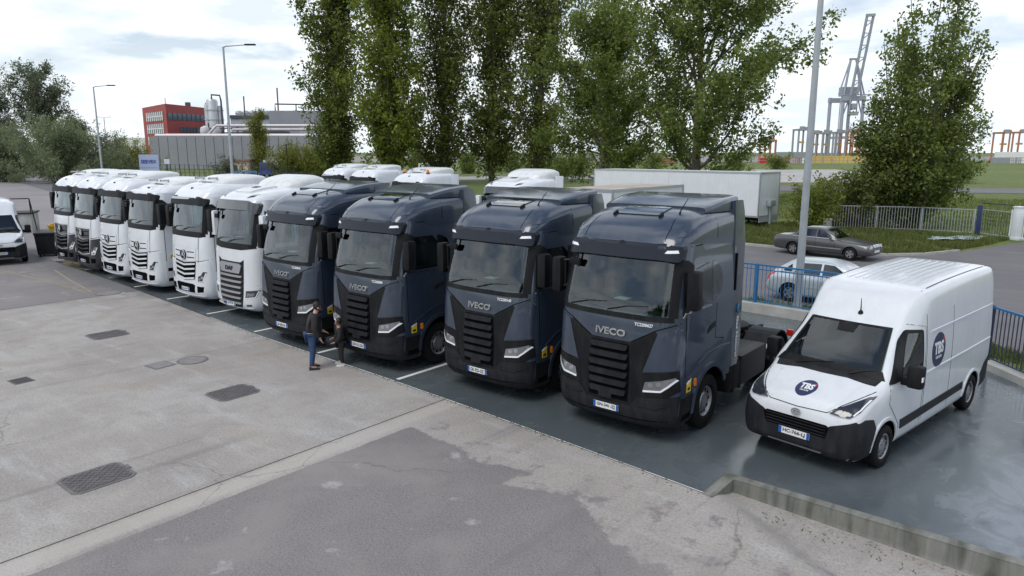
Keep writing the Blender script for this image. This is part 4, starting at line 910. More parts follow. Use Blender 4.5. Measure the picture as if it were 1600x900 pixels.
# ------------------------------------------------------------------ white tractor with tall silver grille
def make_silver(label='x', hood=True):
    t = thing('truck', label, 'truck')
    lev = [(.28, .16, 1.10, .40, .16), (.42, .02, 1.20, .44, .16), (.7, .0, 1.24, .46, .16), (1.3, .03, 1.25, .46, .15), (1.9, .06, 1.25, .46, .14), (2.28, .09, 1.245, .44, .13), (2.9, .22, 1.22, .42, .12), (3.45, .34, 1.19, .40, .10), (3.62, .38, 1.18, .40, .10)]
    me0 = cab_lower(lev, 2.45).mesh('cab'); bv = bvh_mesh(me0)
    for m in ('white', 'interior', 'gap'): me0.materials.append(M[m])
    cut = [(MB().prism([(-1.02, 2.30), (1.02, 2.30), (.98, 3.36), (-.98, 3.36)], 'y', -.5, 1.95), 1), (MB().prism([(.60, 2.36), (1.45, 2.36), (1.45, 3.2), (.72, 3.2)], 'x', -2, 2), 1)]
    for s in (-1, 1): cut.append((MB().drum(s * .60, s * 1.6, .64, (0, 1.52, .53)), 2))
    cut.append((MB().box((-2, 1.52, .1), (2, 2.7, .86)), 2))
    link('cab_body', boolean(me0, cut), None, t)
    rme = roof_loft([(.32, 1.0, 3.60, 3.0), (.45, 1.08, 3.72, 3.5), (.8, 1.15, 3.84, 4), (1.4, 1.18, 3.93, 4.5), (2.45, 1.18, 3.99, 5)], 3.46).mesh('roof', 50); link('roof_fairing', rme, 'white', t); rb_ = bvh_mesh(rme)
    sp = roof_loft([(1.5, .60, 3.97, 3), (1.75, .92, 4.14, 4), (2.1, 1.06, 4.24, 5), (2.6, 1.10, 4.30, 6), (2.85, 1.08, 4.24, 6)], 3.86).mesh('spoiler', 50); link('roof_spoiler', sp, 'white2', t)
    for s in (-1, 1): MB().box((min(s * 1.165, s * 1.225), 2.43, .95), (max(s * 1.165, s * 1.225), 2.95, 4.0), .02).build('side_deflector', 'white', t)
    patch('sun_visor', t, bv, 'front', rounded([(-1.14, 3.20), (-.8, 3.32), (.8, 3.32), (1.14, 3.20), (1.15, 3.50), (.8, 3.60), (-.8, 3.60), (-1.15, 3.50)], .05), mat('smoked visor', (.055, .06, .07), .15, 0, coat=.8), off=.15, thick=.14, step=.06)
    sym(t, 'roof_lamp', rb_, [(.62, 3.66), (.86, 3.70), (.90, 3.78), (.70, 3.76)], 'lampdark', off=.012, thick=.02, step=.06)
    patch('windscreen_surround', t, bv, 'front', [(-1.14, 2.20), (-.6, 2.13), (.6, 2.13), (1.14, 2.20), (1.12, 2.32), (-1.12, 2.32)], 'plastic', off=.008, thick=.02, step=.06)
    sym(t, 'windscreen_pillar', bv, [(1.02, 2.29), (1.15, 2.26), (1.11, 3.40), (.98, 3.40)], 'plastic', off=.006, thick=.02, step=.06)
    patch('windscreen', t, bv, 'front', [(-1.05, 2.28), (1.05, 2.28), (1.0, 3.39), (-1.0, 3.39)], 'ws', off=.002, thick=0, step=.09)
    both(t, 'pillar_trim', bv, [(.50, 2.30), (.62, 2.34), (.73, 3.22), (.60, 3.30)], 'plastic', off=.006, thick=.02, step=.08)
    both(t, 'side_window', bv, [(.58, 2.34), (1.47, 2.34), (1.47, 3.22), (.70, 3.22)], 'sg', off=.002, thick=0, step=0)
    both(t, 'window_frame', bv, strip([(.50, 2.32), (1.50, 2.32), (1.50, 3.24)], .03), 'plastic', off=.006, thick=.015, step=0)
    both(t, 'door_seam', bv, strip([(.54, 2.3), (.52, 1.0)], .018), 'gap', off=.002, thick=.004, step=.1)
    both(t, 'door_seam', bv, strip([(1.62, 3.3), (1.62, 1.25)], .014), 'gap', off=.002, thick=.004, step=.1)
    both(t, 'wheel_arch_trim', bv, strip([(1.52 + .67 * math.cos(a), .53 + .67 * math.sin(a)) for a in np.linspace(math.pi * 1.02, math.pi * .12, 14)], .07), 'plastic', off=.02, thick=.03, step=.1)
    patch('grille_recess', t, bv, 'front', [(-.55, .36), (.55, .36), (.66, .8), (.70, 1.84), (.55, 1.76), (-.55, 1.76), (-.70, 1.84), (-.66, .8)], 'plastic', off=.014, thick=.03, step=.07)
    patch('grille_brow', t, bv, 'front', [(-.52, 1.42), (.52, 1.42), (.62, 1.66), (.50, 1.72), (-.50, 1.72), (-.62, 1.66)], 'silver', off=.045, thick=.04, step=.08)
    for i in range(6):
        z = 1.30 - i * .165; w = .63 - i * .015
        patch('grille_slat', t, bv, 'front', rounded([(-w, z + .06), (w, z + .06), (w - .02, z), (-w + .02, z)], .02), 'silver', off=.05, thick=.05, step=.12)
    lettering('badge_lettering', t, 'DAF', 'ink', onto(bv, 'front', 0, 1.56), .42, .13, .03, off=.058, thick=.02)
    sym(t, 'corner_panel', bv, [(.74, 1.0), (1.21, 1.10), (1.23, 2.1), (.76, 2.0)], 'white', off=.012, thick=.02, step=.06)
    patch('front_bumper', t, bv, 'front', [(-1.08, .29), (1.08, .29), (1.18, .42), (1.23, .80), (1.21, 1.05), (.72, .96), (.66, .60), (.55, .37), (-.55, .37), (-.66, .60), (-.72, .96), (-1.21, 1.05), (-1.23, .80), (-1.18, .42)], 'white', off=.024, thick=.04, step=.06)
    sym(t, 'headlight', bv, [(.76, .68), (1.12, .74), (1.20, .96), (.80, .92)], 'lampdark', off=.03, thick=.03, step=.05)
    sym(t, 'lamp_lens', bv, [(.82, .74), (1.06, .78), (1.10, .87), (.86, .86)], 'lamp', off=.036, thick=.02, step=.05)
    sym(t, 'daytime_light', bv, strip([(.77, .69), (1.11, .75), (1.18, .94)], .024), 'drl', off=.035, thick=.02, step=.05)
    patch('bumper_lip', t, bv, 'front', strip([(-1.02, .36), (-.6, .33), (.6, .33), (1.02, .36)], .05), 'white', off=.05, thick=.05, step=.08)
    sym(t, 'fog_lamp', bv, [(.78, .44), (.98, .46), (.98, .52), (.78, .50)], 'lampdark', off=.03, thick=.02, step=.06)
    patch('roof_hatch', t, rb_, 'top', rounded([(-.48, .62), (.48, .62), (.52, 1.5), (-.52, 1.5)], .08), 'white2', off=.05, thick=.07, step=.1)
    patch('hatch_vent', t, rb_, 'top', rounded([(-.16, 1.0), (.16, 1.0), (.16, 1.18), (-.16, 1.18)], .04), 'plastic', off=.06, thick=.07, step=.1)
    p = at_pt(bv, 'front', -.86, 3.2, .10); b = MB().box((-1.0, p.y - .06, 3.0), (-.80, p.y, 3.14), .03); b.tube([(-.9, p.y + .02, 3.12), (-.9, p.y + .05, 3.34)], .02, 6); b.build('front_mirror', 'plastic', t)
    for s in (-1, 1): mirror_arm(t, s, 1.29, .46, 2.42, 3.20, body='white')
    wipers(t, bv, 2.34, ((-.9, 1), (-.1, 1)), .75)
    cab_interior(t, 2.38, 3.36, .38)
    for s in (-1, 1): wheel(t, TW, s * 1.06, 1.52, .51, s)
    chassis(t, 1.52, 5.2, 6.2)
    return t, bv

G1 = 'trucks parked nose-out in the front row'
def place(t, x, y, label, rz=0.0, group=G1):
    t.location = (x, y, 0); t.rotation_euler = (0, 0, rz); tag(t, label, 'truck', group); return t
navy, nbv = make_navy()
specs = [(-6.40, 10.38, 'dark blue tractor truck parked right next to the white van', 'TC2200627', 'GN-341-ZJ', 0),
         (-9.58, 10.46, 'dark blue tractor truck, second from the white van in the front row', 'TC2200140', 'GK-922-GZ', 0),
         (-13.08, 10.14, 'dark blue tractor truck standing right behind the child, third from the van', 'TC2200084', 'GW-512-GH', 0),
         (-16.22, 10.12, 'dark blue tractor truck between the white silver-grilled truck and the two people', 'TC2200096', 'GP-628-DA', 0)]
navs = [navy] + [copy_tree(navy) for _ in range(3)]
for tt, (x, y, lab, num, pl_, rz) in zip(navs, specs):
    place(tt, x, y, lab, rz); number(tt, nbv, num); plate(tt, nbv, -.02, .56, pl_, off=.034)
    sticker(tt, nbv, .52, .93)
q = navs[0]
lettering('gas_lettering', q, 'Gas Natural', 'letter', lambda a, b_, o: Vector((1.247 + o, 2.60 + a, 1.52 + b_)), .80, .085, .02, off=.004, thick=.003, rot=-math.pi / 2)
MB().tube([(1.249, 2.62 + .035 * math.cos(a), 2.07 + .075 * math.sin(a)) for a in np.linspace(.5, 2 * math.pi - .5, 12)], .013, 5).build('gas_emblem', 'teal', q)
daf, dbv = make_silver()
place(daf, -20.25, 10.92, 'white tractor truck with a tall silver-barred grille, beside a dark blue one'); plate(daf, dbv, 0, .46, 'GJ-247-SK', off=.05); sticker(daf, dbv, .56, 1.28)
st1, sbv = make_star(); st2, _ = make_star(low=True); st3, _ = make_star(visor2=True); dk, kbv = make_star(dark=True)
dk2 = copy_tree(dk)
place(st3, -23.20, 10.95, 'white star-badged truck with grey strip on its visor, beside the silver-grilled one'); sticker(st3, sbv, .60, 1.26)
place(st2, -26.70, 10.95, 'lower-roofed white star-badged truck, middle of the three all-white ones'); sticker(st2, sbv, .60, 1.26)
place(st1, -29.75, 11.12, 'white star-badged truck next to the two with dark bumpers')
place(dk, -32.62, 11.2, 'white truck with dark grille and bumper, nearer of the two', 0)
place(dk2, -35.30, 11.3, 'white truck with dark grille and bumper at the far end of the row')
for tt, s in ((st1, 'FX-408-BT'), (st2, 'FX-417-BT'), (st3, 'GA-133-VC'), (dk, 'EZ-902-NM'), (dk2, 'EZ-915-NM')): plate(tt, sbv, 0, .56, s, off=.03)
G2 = 'white trucks in the second row'
sb, _ = make_star(beacons=True); place(sb, -26.6, 23.6, 'white truck behind with two amber beacons on its roof', 0, G2)
for x, y, src, lab in ((-19.3, 22.3, daf, 'white truck roof behind the gap between two dark blue trucks'), (-34.4, 27.0, st1, 'white truck in the second row with a dark roof hatch'), (-39.2, 28.4, st3, 'farthest white truck of the second row')):
    place(copy_tree(src), x, y, lab, 0, G2)
# ================================================================== VANS AND CARS
def loft_body(stations, ny, chk=2):
    """stations: (y, [half section from bottom centre to top centre])"""
    ys = [s[0] for s in stations]; K = len(stations[0][1]); yq = np.concatenate([np.linspace(a, b, max(2, int(ny * (b - a) / (ys[-1] - ys[0])) + 2))[:-1] for a, b in zip(ys[:-1], ys[1:])] + [[ys[-1]]])
    xs = [pchip(ys, [s[1][k][0] for s in stations], yq) for k in range(K)]; zs = [pchip(ys, [s[1][k][1] for s in stations], yq) for k in range(K)]
    rings = []
    for i in range(len(yq)):
        h = chaikin([(float(xs[k][i]), float(zs[k][i])) for k in range(K)], chk); h = [h[0]] + h[1:-1] + [h[-1]]
        rings.append([(x, float(yq[i]), z) for x, z in h] + [(-x, float(yq[i]), z) for x, z in h[-2:0:-1]])
    return loft_rings(rings)
def make_van(name, label, logos, platetext):
    t = thing(name, label, 'van')
    def sec(zb, W_, zm, zs, Ws, Wt, zt, cr): return [(0, zb), (W_ - .10, zb), (W_ - .02, zb + .10), (W_, zb + .35), (W_, zm), (W_ - .25 * (W_ - Ws), zm + .45 * (zs - zm)), (Ws, zs), (Wt, zt), (Wt * .5, zt + cr * .7), (0, zt + cr)]
    st = [(0.0, sec(.38, .74, .58, .80, .70, .54, .90, .02)), (.05, sec(.29, .90, .62, .92, .84, .66, 1.03, .03)), (.16, sec(.26, .965, .68, 1.05, .91, .72, 1.13, .03)), (.36, sec(.25, .995, .75, 1.15, .94, .74, 1.21, .03)), (.70, sec(.24, 1.0, .95, 1.26, .94, .75, 1.32, .03)), (.95, sec(.24, 1.015, 1.1, 1.36, .95, .78, 1.41, .035)),
          (1.10, sec(.24, 1.02, 1.25, 1.50, .93, .78, 1.56, .04)), (1.78, sec(.24, 1.025, 1.35, 2.10, .82, .70, 2.17, .045)), (1.95, sec(.24, 1.025, 1.35, 2.26, .82, .69, 2.33, .045)), (2.25, sec(.24, 1.025, 1.35, 2.49, .87, .73, 2.59, .03)), (2.6, sec(.24, 1.025, 1.35, 2.61, .93, .82, 2.70, .015)),
          (5.6, sec(.26, 1.025, 1.35, 2.69, .945, .85, 2.78, .012)), (5.9, sec(.30, 1.015, 1.35, 2.66, .93, .83, 2.76, .012)), (5.97, sec(.34, .99, 1.35, 2.61, .90, .79, 2.72, .012))]
    me0 = loft_body(st, 90).mesh('van'); bv = bvh_mesh(me0)
    for m in ('white', 'dash', 'gap'): me0.materials.append(M[m])
    wsp = [(-.80, 1.50), (.80, 1.50), (.66, 2.10), (-.66, 2.10)]
    cut = [(MB().prism(wsp, 'y', .6, 2.5), 1), (MB().prism([(1.42, 1.46), (2.22, 1.46), (2.22, 2.02), (1.86, 2.05)], 'x', -2, 2), 1)]
    for y in (.96, 4.995):
        for s in (-1, 1): cut.append((MB().drum(s * .62, s * 1.5, .42, (0, y, .37)), 2))
    link('van_body', boolean(me0, cut), None, t)
    # glazing
    patch('windscreen_surround', t, bv, 'front', [(-.92, 1.41), (-.5, 1.44), (.5, 1.44), (.92, 1.41), (.84, 1.53), (-.84, 1.53)], 'plastic', off=.006, thick=.01, step=.06)
    patch('windscreen', t, bv, 'front', [(-.84, 1.50), (.84, 1.50), (.69, 2.13), (-.69, 2.13)], 'ws', off=.004, thick=0, step=.06)
    sym(t, 'windscreen_edge', bv, strip([(.80, 1.50), (.665, 2.12)], .045), 'plastic', off=.014, thick=.01, step=.06)
    patch('windscreen_edge', t, bv, 'front', strip([(-.67, 2.115), (.67, 2.115)], .03), 'plastic', off=.008, thick=.01, step=.06)
    patch('sensor_patch', t, bv, 'front', [(-.14, 1.98), (.14, 1.98), (.17, 2.12), (-.17, 2.12)], 'plastic', off=.007, thick=.01, step=.06)
    patch('cowl_vent', t, bv, 'front', [(-.84, 1.345), (-.4, 1.385), (.4, 1.385), (.84, 1.345), (.88, 1.42), (.5, 1.445), (-.5, 1.445), (-.88, 1.42)], 'plastic2', off=.004, thick=.01, step=.06)
    both(t, 'side_window_surround', bv, rounded([(1.02, 1.36), (2.28, 1.40), (2.30, 2.06), (1.84, 2.11), (1.62, 1.96)], .05), 'plastic', off=.014, thick=.02, step=.05)
    both(t, 'side_window', bv, rounded([(1.42, 1.45), (2.22, 1.46), (2.22, 2.02), (1.86, 2.05)], .04), 'sg', off=.019, thick=0, step=.05)
    # door seams, groove, mouldings
    for pts in ([(1.05, 1.36), (1.02, 1.05), (1.44, .62), (1.46, .34), (2.36, .34), (2.40, 2.10), (1.92, 2.19)], [(2.44, 2.30), (2.44, .36)], [(3.66, 2.30), (3.66, .42)]): both(t, 'door_seam', bv, strip(pts, .011), 'gap', off=.002, thick=.004, step=.12)
    both(t, 'body_groove', bv, strip([(2.5, 1.28), (4.2, 1.30), (5.85, 1.33)], .03), 'white', off=.014, thick=.02, step=.2)
    both(t, 'body_groove', bv, strip([(2.6, 1.98), (4.2, 2.0), (5.85, 2.02)], .03), 'white', off=.012, thick=.02, step=.2)
    both(t, 'rub_strip', bv, [(1.52, .52), (4.45, .56), (4.43, .70), (1.50, .68)], 'plastic2', off=.016, thick=.03, step=.2)
    both(t, 'rear_bumper_corner', bv, [(5.42, .36), (5.96, .38), (5.95, .98), (5.62, .84), (5.44, .6)], 'plastic2', off=.014, thick=.03, step=.1)
    both(t, 'door_handle', bv, rounded([(2.16, 1.16), (2.34, 1.16), (2.34, 1.22), (2.16, 1.22)], .02), 'plastic2', off=.03, thick=.04, step=0)
    for y in (.96, 4.995): both(t, 'wheel_arch_trim', bv, strip([(y + .45 * math.cos(a), .37 + .45 * math.sin(a)) for a in np.linspace(math.pi * 1.0, 0, 16)], .05), 'white', off=.018, thick=.03, step=.1)
    # nose
    patch('lower_bumper', t, bv, 'front', [(-.80, .30), (.80, .30), (.965, .46), (.972, .88), (.90, .95), (.80, .905), (.58, .825), (.50, .775), (-.50, .775), (-.58, .825), (-.80, .905), (-.90, .95), (-.972, .88), (-.965, .46)], 'plastic2', off=.022, thick=.04, step=.03)
    both(t, 'bumper_side', bv, [(.06, .28), (.535, .28), (.545, .62), (.60, .76), (.50, .92), (.28, .96), (.06, .90)], 'plastic2', off=.016, thick=.03, step=.04)
    patch('grille_recess', t, bv, 'front', [(-.50, .60), (.50, .60), (.55, .77), (.50, .81), (-.50, .81), (-.55, .77)], 'gap', off=.024, thick=.03, step=.06)
    for z in (.63, .68, .73, .78): patch('grille_slat', t, bv, 'front', strip([(-.50, z), (.50, z)], .014), 'plastic2', off=.034, thick=.02, step=.1)
    patch('bumper_opening', t, bv, 'front', [(-.5, .36), (.5, .36), (.52, .43), (-.52, .43)], 'gap', off=.02, thick=.02, step=.06)
    patch('skid_strip', t, bv, 'front', strip([(-.45, .335), (.45, .335)], .022), 'silver', off=.034, thick=.03, step=.06)
    sym(t, 'bumper_seam', bv, strip([(.60, .50), (.80, .54), (.94, .60)], .012), 'gap', off=.018, thick=.01, step=.05)
    hl = [(.52, 1.015), (.82, 1.0), (.91, 1.08), (.94, 1.24), (.87, 1.24), (.62, 1.11)]
    sym(t, 'headlight', bv, hl, 'lampdark', off=.030, thick=.04, step=.03)
    sym(t, 'lamp_lens', bv, [(.58, 1.035), (.68, 1.025), (.72, 1.10), (.64, 1.08)], 'lampdark', off=.034, thick=.02, step=.03)
    sym(t, 'lamp_lens', bv, [(.72, 1.025), (.82, 1.03), (.86, 1.12), (.76, 1.11)], 'lampdark', off=.034, thick=.02, step=.03)
    sym(t, 'daytime_light', bv, strip([(.855, 1.04), (.90, 1.11), (.918, 1.21)], .02), 'drl', off=.036, thick=.02, step=.03)
    patch('hood_seam', t, bv, 'front', strip([(-.90, 1.29), (-.64, 1.13), (-.48, 1.005), (0, .985), (.48, 1.005), (.64, 1.13), (.90, 1.29)], .012), 'gap', off=.003, thick=.006, step=.05)
    sym(t, 'hood_crease', bv, strip([(.46, 1.05), (.60, 1.18), (.66, 1.33)], .03), 'white', off=.012, thick=.02, step=.05)
    c = at_pt(bv, 'front', 0, .905, .02); b = MB()
    for rx, rz_, dz in ((.075, .052, 0), (.030, .050, 0), (.055, .022, .024)): b.tube([(rx * math.cos(a), c.y - .004, .905 + dz + rz_ * math.sin(a)) for a in np.linspace(0, 2 * math.pi, 21)], .0075, 5, False)
    b.build('oval_emblem', 'chrome', t)
    plate(t, bv, 0, .545, platetext, off=.03)
    if logos:
        for fr, a0, b0, r, fl in (('top', -.02, .33, .165, 1), ('right', 2.98, 1.60, .31, 1), ('left', 2.98, 1.60, .31, -1)):
            rz_ = r * (1.25 if fr == 'top' else 1)
            o = patch('logo_disc', t, bv, fr, [(a0 + r * math.cos(a), b0 + rz_ * math.sin(a)) for a in np.linspace(0, 2 * math.pi, 40, endpoint=False)], 'logo', off=.004, thick=.008, step=.06)
            lettering('logo_lettering', o, 'TBS', 'letter', onto(bv, fr, a0, b0 + rz_ * .12, fl), r * 1.35, rz_ * .72, .04, off=.008, thick=.003)
            lettering('logo_subtitle', o, 'GROUPE', 'letter', onto(bv, fr, a0, b0 - rz_ * .42, fl), r * .85, rz_ * .16, .01, off=.008, thick=.003)
            patch('logo_spot', o, bv, fr, [(a0 + fl * r * .66 + r * .11 * math.cos(a), b0 + rz_ * .52 + rz_ * .14 * math.sin(a)) for a in np.linspace(0, 2 * math.pi, 10, endpoint=False)], 'red', off=.007, thick=.008, step=0)
    # roof ribs, aerial, mirrors
    for x in np.linspace(-.56, .56, 9): patch('roof_rib', t, bv, 'top', rounded([(x - .028, 2.75), (x + .028, 2.75), (x + .028, 5.55), (x - .028, 5.55)], .02), 'white', off=.016, thick=.02, step=.12)
    for s in (-1, 1): patch('roof_channel', t, bv, 'top', strip([(s * .80, 2.5), (s * .80, 5.8)], .02), 'plastic2', off=.004, thick=.01, step=.3)
    p = at_pt(bv, 'front', .10, 2.27, 0); b = MB(); b.lathe([(-.01, .045), (.02, .04), (.045, .02)], 'z', p, 10); b.tube([p + Vector((0, 0, .02)), p + Vector((.0, -.02, .26))], [.012, .005], 6); b.build('antenna', 'plastic', t)
    for s in (-1, 1):
        o = MB().box((min(s * 1.10, s * 1.34), 1.34, 1.28), (max(s * 1.10, s * 1.34), 1.54, 1.66), .06).build('mirror', 'plastic', t)
        b = MB(); b.box((min(s * .98, s * 1.13), 1.38, 1.30), (max(s * .98, s * 1.13), 1.50, 1.44), .03); b.build('mirror_arm', 'plastic', o)
        MB().box((min(s * 1.325, s * 1.343), 1.36, 1.42), (max(s * 1.325, s * 1.343), 1.42, 1.50)).build('mirror_indicator', 'drl', o)
        MB().box((min(s * 1.12, s * 1.32), 1.538, 1.32), (max(s * 1.12, s * 1.32), 1.545, 1.62)).build('mirror_glass', 'chrome', o)
        for y in (.96, 4.995): wheel(t, VW, s * .915, y, .355, s)
    for x, s, L in ((-.55, 1, .62), (.35, 1, .42)):
        p0 = at_pt(bv, 'front', x, 1.43, .025); pm = at_pt(bv, 'front', x + s * L * .5, 1.50, .02); p1 = at_pt(bv, 'front', x + s * L, 1.545, .014); MB().tube([p0, pm, p1], [.013, .009, .006], 5).build('wiper', 'plastic', t)
    MB().box((-.76, 1.22, 1.49), (.76, 1.56, 1.58), .03).build('dashboard_top', 'dash', t)
    MB().prism([(-.79, 1.09), (.79, 1.09), (.79, 2.35), (-.79, 2.35)], 'z', 1.44, 1.512).build('dashboard', 'dash', t)
    for x in (-.45, .45):
        o = MB().box((x - .25, 2.10, 1.30), (x + .25, 2.26, 1.86), .06).build('seat', 'seat', t); MB().box((x - .14, 2.12, 1.86), (x + .14, 2.22, 2.04), .04).build('headrest', 'seat', o)
    b = MB(); b.box((-.7, .7, .22), (.7, 5.6, .34)); b.tube([(-.8, .96, .36), (.8, .96, .36)], .05, 6); b.tube([(-.8, 4.995, .36), (.8, 4.995, .36)], .06, 6); b.build('underbody', 'frame', t)
    for s in (-1, 1): patch('tail_light', t, bv, 'rear', [(s * .86, 1.0), (s * .96, 1.0), (s * .94, 1.45), (s * .86, 1.45)], 'tail', off=.012, thick=.02, step=0)
    patch('rear_bumper', t, bv, 'rear', [(-.9, .36), (.9, .36), (.93, .62), (-.93, .62)], 'plastic2', off=.05, thick=.06, step=.1)
    return t
v = make_van('van', 'long white van with round navy logos on hood and side, beside the trucks', True, 'HC-766-LJ'); v.location = (-3.42, 11.29, 0); v.rotation_euler = (0, 0, R(-9.4)); v['group'] = 'white vans'
v2 = make_van('van', 'white van without logos at the far end of the yard, by a black bin', False, 'GH-520-RW'); v2.location = (-37.7, 9.65, 0); v2.rotation_euler = (0, 0, R(79)); v2['group'] = 'white vans'

def make_car(name, label, L, Wd, paint, hatch, st, side_win, ws, wheels, extras, rim='alloy'):
    t = thing(name, label, 'car'); me0 = loft_body(st, 70).mesh('car'); bv = bvh_mesh(me0)
    for m in (paint, 'gap', 'gap'): me0.materials.append(M[m])
    cut = []
    for y in wheels:
        for s in (-1, 1): cut.append((MB().drum(s * (Wd - .30), s * 1.5, .36, (0, y, .31)), 2))
    link('car_body', boolean(me0, cut), None, t)
    for q in side_win: both(t, 'side_window', bv, rounded(q, .03), 'cg', off=.004, thick=.008, step=.08)
    both(t, 'window_trim', bv, strip(extras['belt'], .02), 'silver' if extras.get('chrome') else 'plastic', off=.008, thick=.01, step=.1)
    patch('windscreen', t, bv, 'front', rounded(ws[0], .03), 'cg', off=.004, thick=.008, step=.05); patch('rear_window', t, bv, 'rear', rounded(ws[1], .03), 'cg', off=.004, thick=.008, step=.05)
    both(t, 'side_moulding', bv, strip(extras['mould'], .045), extras['mm'], off=.012, thick=.02, step=.2)
    both(t, 'lower_cladding', bv, extras['clad'], extras['cm'], off=.008, thick=.015, step=.12)
    for q in extras['seams']: both(t, 'door_seam', bv, strip(q, .012), 'gap', off=.002, thick=.004, step=.1)
    patch('front_bumper', t, bv, 'front', extras['fb'], extras['cm'], off=.035, thick=.05, step=.06); patch('rear_bumper', t, bv, 'rear', extras['fb'], extras['cm'], off=.03, thick=.05, step=.06)
    sym(t, 'headlight', bv, extras['hl'], 'lamp', off=.01, thick=.02, step=.05)
    patch('grille', t, bv, 'front', extras['gr'], extras['gm'], off=.02, thick=.03, step=.06)
    for z in extras['slats']: patch('grille_slat', t, bv, 'front', strip([(extras['gr'][0][0] + .03, z), (extras['gr'][1][0] - .03, z)], .012), 'gap', off=.024, thick=.01, step=.1)
    for s in (-1, 1):
        patch('tail_light', t, bv, 'rear', [(s * a, b_) for a, b_ in extras['tl']], 'tail', off=.01, thick=.02, step=.05)
        p = extras['mir']; MB().box((min(s * p[0], s * (p[0] + .16)), p[1], p[2]), (max(s * p[0], s * (p[0] + .16)), p[1] + .10, p[2] + .11), .03).build('mirror', extras['mirm'], t)
        for y in wheels:
            w = wheel(t, CWH, s * (Wd - .10), y, .31, s)
    c = at_pt(bv, 'front', 0, extras['pz'], .045); MB().box((-.26, c.y - .006, extras['pz'] - .055), (.26, c.y + .01, extras['pz'] + .055)).build('licence_plate', 'plate', t)
    return t
glass('car glass', (.10, .13, .14), .02, 1.4); M['cg'] = MATS['car glass']
b = MB(); b.lathe([(-.08, .205), (.085, .205), (.09, .19), (.07, .175), (.045, .16), (.035, .001)], n=36); cr_ = b.mesh('rim'); cr_.materials.append(M['plastic'])
b = MB()
for k in range(5):
    a = 2 * math.pi * k / 5; d = Vector((0, math.cos(a), math.sin(a))); q = Vector((0, -d.z, d.y))
    b.add([d * .03 + q * .045 + Vector((.075, 0, 0)), d * .03 - q * .045 + Vector((.075, 0, 0)), d * .185 - q * .042 + Vector((.072, 0, 0)), d * .185 + q * .042 + Vector((.072, 0, 0))], [(0, 1, 2, 3)])
b.lathe([(.072, .20), (.085, .195), (.085, .172), (.07, .168)], n=30); b.lathe([(.08, .055), (.082, .001)], n=12)
sp5 = b.mesh('spokes', recalc=False); sp5.materials.append(M['alloy'])
CWH = dict(tyre=tyre_mesh(.31, .20, .205), rim=cr_, holes=sp5, nuts=spots_mesh(.04, 5, .008, .084))
CWH['tyre'].materials.append(M['rubber']); CWH['nuts'].materials.append(M['frame'])
def csec(zb, W_, zs, Ws, zt, Wt): return [(0, zb), (W_ - .08, zb), (W_, zb + .16), (W_, zs - .18), (Ws, zs), (Wt + .25 * (Ws - Wt), zs + .75 * (zt - zs)), (Wt, zt), (0, zt + .02)]
grey = mat('grey-brown metallic paint', (.10, .099, .103), .32, .5, coat=.6); M['greyp'] = grey; M['silverp'] = mat('pale silver paint', (.50, .56, .60), .35, .35, coat=.5)
st = [(0, csec(.34, .74, .56, .70, .64, .6)), (.06, csec(.26, .80, .66, .74, .76, .62)), (.2, csec(.22, .84, .72, .76, .80, .62)), (1.45, csec(.20, .87, .86, .80, .92, .68)), (1.62, csec(.20, .87, .88, .80, 1.0, .68)), (2.25, csec(.20, .87, .90, .80, 1.38, .58)), (2.55, csec(.20, .87, .91, .80, 1.42, .58)), (3.15, csec(.20, .87, .91, .80, 1.40, .56)), (3.80, csec(.20, .87, .91, .80, 1.02, .64)), (3.95, csec(.20, .87, .91, .79, .96, .66)), (4.62, csec(.24, .85, .88, .76, .92, .64)), (4.72, csec(.30, .80, .80, .72, .86, .6)), (4.76, csec(.36, .76, .66, .70, .74, .58))]
ex = dict(belt=[(1.55, .93), (2.4, .95), (3.75, .955)], chrome=True, mould=[(1.27, .50), (2.3, .50), (3.25, .51)], mm='silver', clad=[(1.3, .22), (3.35, .22), (3.35, .47), (1.3, .47)], cm='greyp', seams=[[(1.62, .92), (1.55, .3)], [(2.55, .94), (2.52, .26)], [(3.42, .94), (3.3, .5)]],
          fb=[(-.80, .34), (.80, .34), (.82, .54), (-.82, .54)], hl=[(.42, .60), (.76, .60), (.76, .74), (.42, .74)], gr=[(-.30, .56), (.30, .56), (.33, .76), (-.33, .76)], gm='chrome', slats=(.60, .64, .68, .72), tl=[(.48, .56), (.78, .56), (.78, .76), (.48, .76)], mir=(.86, 1.72, .93), mirm='greyp', pz=.45)
car = make_car('car', 'grey saloon car with alloy wheels parked along the far kerb', 4.76, .87, 'greyp', False, st, [[(1.72, .96), (2.52, .97), (2.52, 1.33), (2.24, 1.31)], [(2.58, .97), (3.42, .97), (3.12, 1.31), (2.58, 1.33)], [(3.46, .97), (3.66, .97), (3.24, 1.28)]],
               ([(-.70, .96), (.70, .96), (.56, 1.36), (-.56, 1.36)], [(-.62, 1.0), (.62, 1.0), (.52, 1.34), (-.52, 1.34)]), (.85, 3.66), ex)
